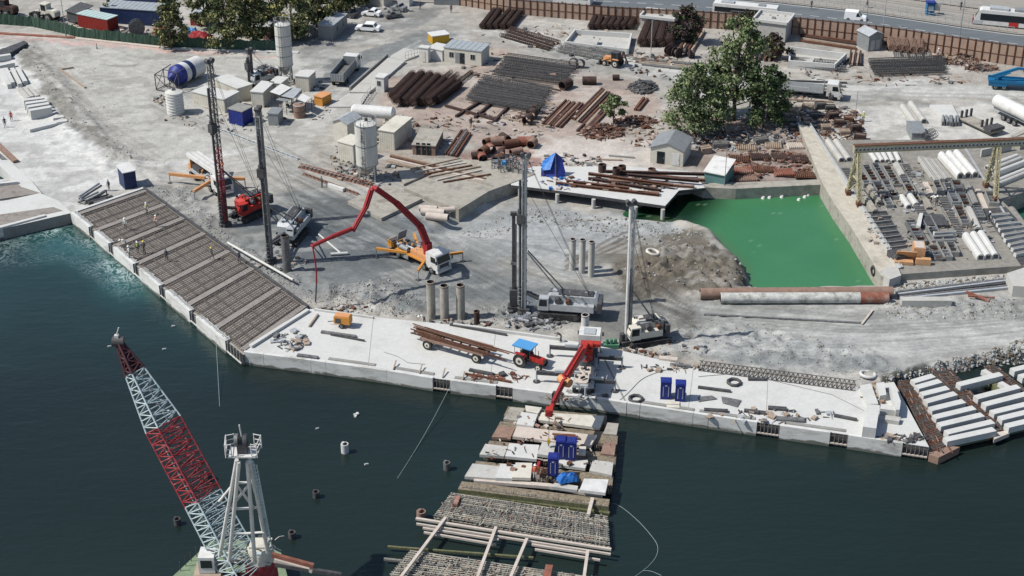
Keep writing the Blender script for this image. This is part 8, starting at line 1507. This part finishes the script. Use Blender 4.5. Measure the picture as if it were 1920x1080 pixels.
# ---------------- rubble ----------------
def rubble(label, regs, m1='rock', m2='rock_brown', z=None):
    mb = MB(); r_ = random.Random(len(regs)); V = [(-1, -1, 0), (1, -.8, 0), (.9, 1, 0), (-.8, .9, 0), (-.6, -.5, 1), (.6, -.6, .8), (.5, .6, 1.1), (-.5, .5, .8)]
    for pix, n, s0, s1 in regs:
        xs = [p[0] for p in pix]; ys = [p[1] for p in pix]; k = 0; P = []
        while len(P) < n:
            x, y = r_.uniform(min(xs), max(xs)), r_.uniform(min(ys), max(ys))
            ins = False
            for i in range(len(pix)):
                (ax_, ay), (bx, by) = pix[i], pix[(i+1) % len(pix)]
                if (ay > y) != (by > y) and x < (bx-ax_)*(y-ay)/(by-ay)+ax_: ins = not ins
            if ins: P.append((x, y))
        W = np.array([[G(x, y).x, G(x, y).y] for x, y in P]); Z = hts(W[:, 0], W[:, 1])
        for (x, y), z_ in zip(W, Z):
            s = s0+(s1-s0)*r_.random()**2.5; a = r_.uniform(0, 6.28); ca, sa = math.cos(a)*s, math.sin(a)*s; e = r_.uniform(.6, 1.3)
            mb.add([(x+ca*vx-sa*vy*e+r_.uniform(-.1, .1)*s, y+sa*vx+ca*vy*e, z_-s*.25+vz*s*r_.uniform(.6, 1.1)) for vx, vy, vz in V], [(4, 5, 6, 7), (0, 1, 5, 4), (1, 2, 6, 5), (2, 3, 7, 6), (3, 0, 4, 7)], m1 if r_.random() < .7 else m2)
    o = solo('rubble', mb, label, 'rubble'); o['kind'] = 'stuff'
rubble('grey broken stones along the shore beside the open framework', [([(1640, 722), (1700, 700), (1800, 672), (1930, 640), (1940, 668), (1850, 690), (1760, 706), (1690, 722)], 2600, .06, .24)])
rubble('loose stones along the ditch and embankment at upper left', [([(60, 90), (130, 160), (200, 250), (290, 310), (200, 300), (110, 210), (40, 100)], 320, .05, .18), ([(100, 95), (170, 110), (260, 260), (320, 310), (250, 320), (140, 190)], 260, .05, .15)])
rubble('grey stones between the rebar deck and the rigs', [([(265, 350), (350, 350), (430, 440), (600, 560), (650, 575), (590, 585), (430, 465)], 1300, .04, .13), ([(600, 545), (720, 520), (800, 560), (790, 600), (640, 590)], 1500, .04, .13), ([(860, 590), (980, 560), (1060, 620), (860, 605)], 600, .04, .14)])
rubble('stones on the gravel slope under the pile platform', [([(860, 425), (980, 375), (1250, 405), (1330, 440), (1250, 450), (1100, 420), (1000, 400), (900, 440)], 1300, .04, .2)])
rubble('brown stones and clods on the muddy bank of the green pond', [([(1140, 500), (1230, 465), (1330, 450), (1400, 500), (1420, 555), (1240, 545)], 500, .04, .2)], 'rock_brown', 'rock')
rubble('small stones between the dirt road and the white quay', [([(1180, 590), (1400, 600), (1640, 660), (1690, 706), (1600, 712), (1300, 680), (1160, 640)], 1100, .04, .12), ([(1660, 570), (1930, 560), (1930, 600), (1660, 600)], 500, .05, .2)])
rubble('pale stones at the foot of the casting yard wall', [([(1655, 535), (1890, 515), (1900, 528), (1680, 550)], 500, .08, .35)])
# ---------------- trees ----------------
def tree(label, x, y, top, cw, kind='tree', ms=('leaf_light', 'leaf_mid', 'leaf_dark'), n=7000, sz=.30, clear=.18, seed=1, blobs=26, name='broadleaf_tree'):
    B = G(x, y); H = HT(x, y, top) if top > -500 else -top-500.0; W = cw/SC(y)/2; r_ = np.random.RandomState(seed); t = thing(name, label, 'tree' if H > 3 else 'shrub', B)
    rr = random.Random(seed); mb = MB(); tr = max(.1, H*.022); mb.cyl((0, 0, -.2), (0, 0, H*.3), tr, 'bark', r2=tr*.75, n=8).cyl((0, 0, H*.3), (W*.06, 0, H*.75), tr*.75, 'bark', r2=tr*.3, n=7)
    bl_ = []
    for i in range(blobs):
        zz = clear+(.97-clear)*(i+.5)/blobs; env = math.sin(math.pi*min(1, .12+zz*.86))**.6; a = rr.uniform(0, 6.28); q_ = W*env*rr.uniform(.25, .95)
        p = (q_*math.cos(a), q_*math.sin(a), H*zz); rb = W*rr.uniform(.12, .28)*(.6+.4*env); bl_.append((p, rb))
        if i % 2 == 0: mb.cyl((0, 0, max(.3, p[2]*.65)), (p[0]*.8, p[1]*.8, p[2]), tr*.4, 'bark', r2=tr*.12, n=5)
    part('trunk', mb, t); per = n//blobs; vs = []; fs_n = 0; mi = []
    for bi, (p, rb) in enumerate(bl_):
        d_ = r_.normal(size=(per, 3)); d_ /= np.linalg.norm(d_, axis=1)[:, None]; rad = rb*1.05*np.abs(r_.normal(size=per))**.7; c_ = np.array(p)+d_*rad[:, None]*np.array([1.15, 1.15, .75]); c_[:, 2] = np.clip(c_[:, 2], .15, None)
        u = r_.normal(size=(per, 3)); u /= np.linalg.norm(u, axis=1)[:, None]; v = np.cross(u, d_+r_.normal(size=(per, 3))*.5); v /= (np.linalg.norm(v, axis=1)[:, None]+1e-9); s = sz*.8*(.5+r_.rand(per))[:, None]
        q4 = np.stack([c_-u*s, c_+v*s*.6, c_+u*s, c_-v*s*.6], 1); vs.append(q4.reshape(-1, 3)); k = r_.choice([0, 1, 2], p=[[.5, .35, .15], [.25, .45, .3], [.15, .4, .45]][bi % 3], size=per); mi.append(k)
    V = np.concatenate(vs).astype(np.float32); M_ = np.concatenate(mi).astype(np.int32); nf = len(M_); me = bpy.data.meshes.new('crown'); me.vertices.add(len(V)); me.vertices.foreach_set('co', V.ravel()); me.loops.add(nf*4); me.loops.foreach_set('vertex_index', np.arange(nf*4, dtype=np.int32)); me.polygons.add(nf); me.polygons.foreach_set('loop_start', np.arange(0, nf*4, 4, dtype=np.int32))
    for m in ms: me.materials.append(MATS[m])
    me.polygons.foreach_set('material_index', M_); me.update(calc_edges=True); o = link('crown', me); o.parent = t; return t
OL = ('olive_light', 'olive_dark', 'leaf_dark'); PU = ('purple_leaf', 'dark_rust', 'leaf_dark')
tree('big bright green tree left of the flatbed truck, nearest the grey shed', 1302, 252, 124, 128, n=8500, seed=3, blobs=60, clear=.12)
tree('tallest bright green tree reaching up to the brown fence', 1375, 225, 34, 114, n=9500, seed=4, blobs=70, clear=.2)
tree('green tree in front of the flatbed truck', 1430, 240, 122, 92, n=7000, seed=5, blobs=44, clear=.15, ms=('leaf_mid', 'leaf_dark', 'leaf_dark'))
tree('dark shaded tree behind the bright green ones', 1345, 215, 125, 76, n=5000, seed=6, ms=('leaf_mid', 'leaf_dark', 'leaf_dark'))
tree('small bright green tree on the rusty heap', 1150, 236, 176, 56, n=2600, seed=7, blobs=14, sz=.26, clear=.3)
tree('purple leaved bush behind the shaft box', 1285, 82, 12, 66, n=5000, seed=8, ms=PU, clear=.05); tree('smaller purple leaved bush right of the white bus', 1398, 62, 18, 40, n=2200, seed=9, ms=PU, clear=.05)
tree('dark dry bush beside the right shaft box', 1450, 110, 62, 60, n=3000, seed=10, ms=('olive_dark', 'purple_leaf', 'dark_rust'), clear=.03)
for i, (x, y, tp, cw, lb, sd) in enumerate(((322, 92, -14, 62, 'olive green tree between the orange box and the tarp heap', 11), (425, 94, -22, 88, 'large olive green tree right of the red tarp heap', 12), (478, 84, -16, 60, 'dark olive tree left of the tall silo', 13), (548, 76, -26, 92, 'broad dark green tree behind the tall silo', 14), (598, 52, -22, 70, 'dark green tree left of the parked cars', 15), (385, 50, -34, 60, 'olive tree at the top edge behind the tarp heap', 16), (640, 24, -40, 60, 'shady tree at the top photo edge above the grey office container', 17), (455, 62, -34, 70, 'olive tree rising behind the net fence left of the silo', 22), (512, 58, -34, 70, 'dark tree directly left of the tall silo top', 23), (680, 8, -50, 50, 'tree at the top edge above the parked white cars', 24))):
    tree(lb, x, y, tp, cw, ms=OL, n=6500, seed=sd, blobs=44, sz=.32, clear=.1)
tree('thin bare tree behind the long blue container', 205, 40, -14, 20, n=240, seed=18, ms=OL, blobs=8)
# ---------------- people ----------------
def body_mesh(pose, key):
    J = {'pel': (0, 0, .95), 'sp': (0, .0, 1.15), 'ch': (0, 0, 1.38), 'nk': (0, 0, 1.52), 'hd': (0, .02, 1.63), 'ht': (0, .02, 1.74)}
    if pose == 'bend': J.update({'sp': (0, .18, 1.08), 'ch': (0, .42, 1.18), 'nk': (0, .56, 1.22), 'hd': (0, .66, 1.2), 'ht': (0, .75, 1.22)})
    vs = []; es = []; rs = []
    def V(p, r): vs.append(Vector(p)); rs.append(r); return len(vs)-1
    a = V(J['pel'], .135); b_ = V(J['sp'], .12); c_ = V(J['ch'], .145); d_ = V(J['nk'], .058); e = V(J['hd'], .10); f_ = V(J['ht'], .075)
    es += [(a, b_), (b_, c_), (c_, d_), (d_, e), (e, f_)]
    n_ = V((0, J['hd'][1]+.11, J['hd'][2]-.02), .02); es.append((e, n_))
    for s in (-1, 1):
        st = {'stand': 0, 'walk': .22*s, 'bend': .05*s}[pose]
        h = V((s*.10, 0, .88), .095); k = V((s*.11, st*.6+.03, .48), .062); an = V((s*.12, st-.02, .09), .045); to = V((s*.13, st+.16, .04), .038); es += [(a, h), (h, k), (k, an), (an, to)]
        cx, cy, cz = J['ch']; sh = V((s*.19, cy, cz+.02), .06); dz, dy = (-.28, .04) if pose != 'bend' else (-.26, .12)
        if pose == 'walk': dy = -.14*s
        el = V((s*.25, cy+dy, cz+dz), .044); wr = V((s*.24, cy+dy+.14, cz+dz-.21), .03); pa = V((s*.24, cy+dy+.18, cz+dz-.28), .028); es += [(c_, sh), (sh, el), (el, wr), (wr, pa)]
        for i, l_ in enumerate((.06, .072, .068, .055)):
            k_ = V((s*.24+(i-1.5)*.018, cy+dy+.2, cz+dz-.28-l_*.5), .008); k2 = V((s*.24+(i-1.5)*.019, cy+dy+.205, cz+dz-.28-l_), .007); es += [(pa, k_), (k_, k2)]
        th = V((s*.24-s*.035, cy+dy+.2, cz+dz-.28), .009); es.append((pa, th))
    me = bpy.data.meshes.new(key); me.from_pydata(vs, es, []); o = bpy.data.objects.new(key, me); COL.objects.link(o); o.modifiers.new('s', 'SKIN'); ly = me.skin_vertices[0].data
    for i, r in enumerate(rs): ly[i].radius = (r, r); ly[i].use_root = (i == 0)
    m_ = o.modifiers.new('u', 'SUBSURF'); m_.levels = 1; m_.render_levels = 1
    dg = bpy.context.evaluated_depsgraph_get(); dg.update(); out = bpy.data.meshes.new_from_object(o.evaluated_get(dg)); bpy.data.objects.remove(o); out.name = key
    return out, J
POSES = {p: body_mesh(p, 'person_'+p) for p in ('stand', 'walk', 'bend')}
BC = {}
def pmesh(pose, shirt, trs):
    k = (pose, shirt, trs)
    if k not in BC:
        me = POSES[pose][0].copy(); me.materials.clear(); [me.materials.append(MATS[m]) for m in ('skin', shirt, trs, 'rubber')]; J = POSES[pose][1]
        hy, hz = J['hd'][1], J['hd'][2]; ny, nz = J['nk'][1], J['nk'][2]
        for p in me.polygons:
            c = p.center; x = abs(c.x); hand = x > .2 and ((pose != 'bend' and c.z < .92) or (pose == 'bend' and c.z < .72)) and c.z > .4
            head = (c.z > nz+.0) if pose != 'bend' else (c.y > ny)
            p.material_index = 0 if (head or hand) else (3 if c.z < .11 else (2 if c.z < .93 and not (x > .17 and c.z > .6) else 1)); p.use_smooth = True
        BC[k] = me
    return BC[k]
def person(x, y, label, rz=0, pose='stand', shirt='shirt_dark', trs='trousers', helmet=None, vest=None, z=0.0, hair=True):
    p = G(x, y, z); p.z = z if z else max(-.3, zat(p.x, p.y)); o = link('person', pmesh(pose, shirt, trs)); o.location = p; o.rotation_euler = (0, 0, R(rz)); props(o, label, 'person'); J = POSES[pose][1]; hy, hz = J['ht'][1], J['ht'][2]
    if helmet:
        e = .03 if pose != 'bend' else .05; part('helmet', MB().cyl((0, hy, hz-.04), (0, hy+(0 if pose != 'bend' else .03), hz+.09), .135, helmet, r2=.07, n=12).cyl((0, hy+.03, hz-.05), (0, hy+.03, hz-.035), .16, helmet, n=12), o)
    elif hair: part('hair', MB().cyl((0, hy-.01, hz-.05), (0, hy-.01, hz+.05), .105, 'dark_metal', r2=.06, n=10), o)
    if vest:
        c0, c1 = Vector(J['sp'])-Vector((0, 0, .08)), Vector(J['ch'])+Vector((0, 0, .05)); part('vest', MB().cyl(c0, c1, .165, vest, r2=.19, n=12), o)
    return o
PP = [(10, 239, 'person in dark clothes walking beside the left beam stack', 200, 'walk', 'shirt_dark', 'trousers', None, None, 0), (22, 227, 'person in a red shirt walking ahead of the dark clothed one', 200, 'walk', 'shirt_red', 'trousers', None, None, 0),
 (276, 401, 'worker with a yellow vest and white helmet at the top of the rebar deck', 160, 'stand', 'shirt_white', 'trousers', 'helmet_white', 'vest_yellow', DZ+.15), (294, 425, 'worker in an orange vest near the right side of the rebar deck', 150, 'stand', 'shirt_white', 'trousers_grey', 'helmet_white', 'vest_orange', DZ+.15),
 (236, 430, 'worker in white standing alone on the upper rebar deck', 170, 'stand', 'shirt_white', 'trousers_grey', 'helmet_white', None, DZ+.15), (237, 464, 'bending worker with a white helmet at the left deck edge', 100, 'bend', 'shirt_white', 'trousers_grey', 'helmet_white', None, DZ+.15),
 (243, 483, 'worker in a pale shirt standing on the left deck wall', 120, 'stand', 'shirt_white', 'trousers_grey', 'helmet_white', None, DZ+.25), (259, 475, 'left worker of the pair at the deck edge', 200, 'stand', 'shirt_dark', 'trousers_grey', 'helmet_white', 'vest_yellow', DZ+.15), (271, 474, 'right worker of the pair at the deck edge', 160, 'stand', 'shirt_dark', 'trousers', 'helmet_yellow', None, DZ+.15),
 (313, 489, 'worker in black in the middle of the rebar deck', 180, 'stand', 'shirt_dark', 'trousers', None, None, DZ+.15), (398, 486, 'worker in dark clothes on the pale strip right of the middle', 140, 'walk', 'shirt_dark', 'trousers_grey', 'helmet_yellow', None, DZ+.15), (449, 493, 'worker standing at the right edge of the rebar deck', 170, 'stand', 'shirt_dark', 'trousers', None, None, DZ+.15),
 (205, 358, 'worker between the pipe rack and the dark blue hut', 160, 'stand', 'shirt_dark', 'trousers', None, None, 0), (604, 351, 'worker in dark clothes beside the short white beam', 130, 'stand', 'shirt_dark', 'trousers', None, None, 0), (883, 239, 'worker standing on the path below the big cage stack', 180, 'stand', 'shirt_dark', 'trousers', None, None, 0),
 (796, 606, 'worker bending beside the left tall pile', 120, 'bend', 'shirt_white', 'trousers', 'helmet_white', None, 0), (1052, 641, 'worker bending at the back of the quay left of the crane', 90, 'bend', 'shirt_dark', 'trousers', None, None, DZ), (1003, 897, 'worker in a red jacket and pale trousers on the jetty', 170, 'stand', 'shirt_red', 'shirt_white', 'helmet_white', 'vest_orange', .55),
 (1853, 418, 'worker in a white helmet on the striped casting bed', 190, 'stand', 'shirt_dark', 'trousers', 'helmet_white', None, Y+.05), (1821, 432, 'worker beside the long ribbed form in the casting yard', 120, 'stand', 'shirt_dark', 'trousers_grey', None, None, Y), (1755, 388, 'worker with a white helmet in the middle of the casting yard', 150, 'stand', 'shirt_dark', 'trousers', 'helmet_white', None, Y), (1745, 380, 'worker with a white helmet next to the mould frames', 210, 'bend', 'shirt_white', 'trousers', 'helmet_white', None, Y),
 (1555, 190, 'left person standing below the white truck cab', 170, 'stand', 'shirt_dark', 'trousers', None, None, 0), (1576, 191, 'right person standing below the white truck cab', 200, 'stand', 'shirt_white', 'trousers', None, None, 0), (1618, 228, 'worker by the boundary posts of the casting yard', 160, 'stand', 'vest_yellow', 'trousers', 'helmet_white', None, 0), (1758, 108, 'person with a white helmet in front of the scrap heap', 180, 'stand', 'shirt_white', 'trousers_grey', 'helmet_white', None, 0),
 (1521, 16, 'pedestrian on the sidewalk at the top edge', 180, 'walk', 'shirt_dark', 'trousers', None, None, .34), (1625, 14, 'pedestrian on the sidewalk above the white van', 90, 'walk', 'shirt_dark', 'trousers', None, None, .34), (1801, 18, 'pedestrian between the notice board and the tram', 180, 'walk', 'shirt_dark', 'trousers', None, None, .34), (846, 24, 'person standing on the road by the slatted gate', 180, 'stand', 'shirt_dark', 'trousers', None, None, 0), (788, 18, 'person near the narrow gate hut', 180, 'stand', 'shirt_dark', 'trousers', None, None, 0), (1443, 178, 'person beside the flatbed truck rear', 180, 'stand', 'shirt_white', 'trousers', None, None, 0)]
for x, y, lb, rz, po, sh, tr_, he, ve, z in PP: person(x, y, lb, rz, po, sh, tr_, he, ve, z)
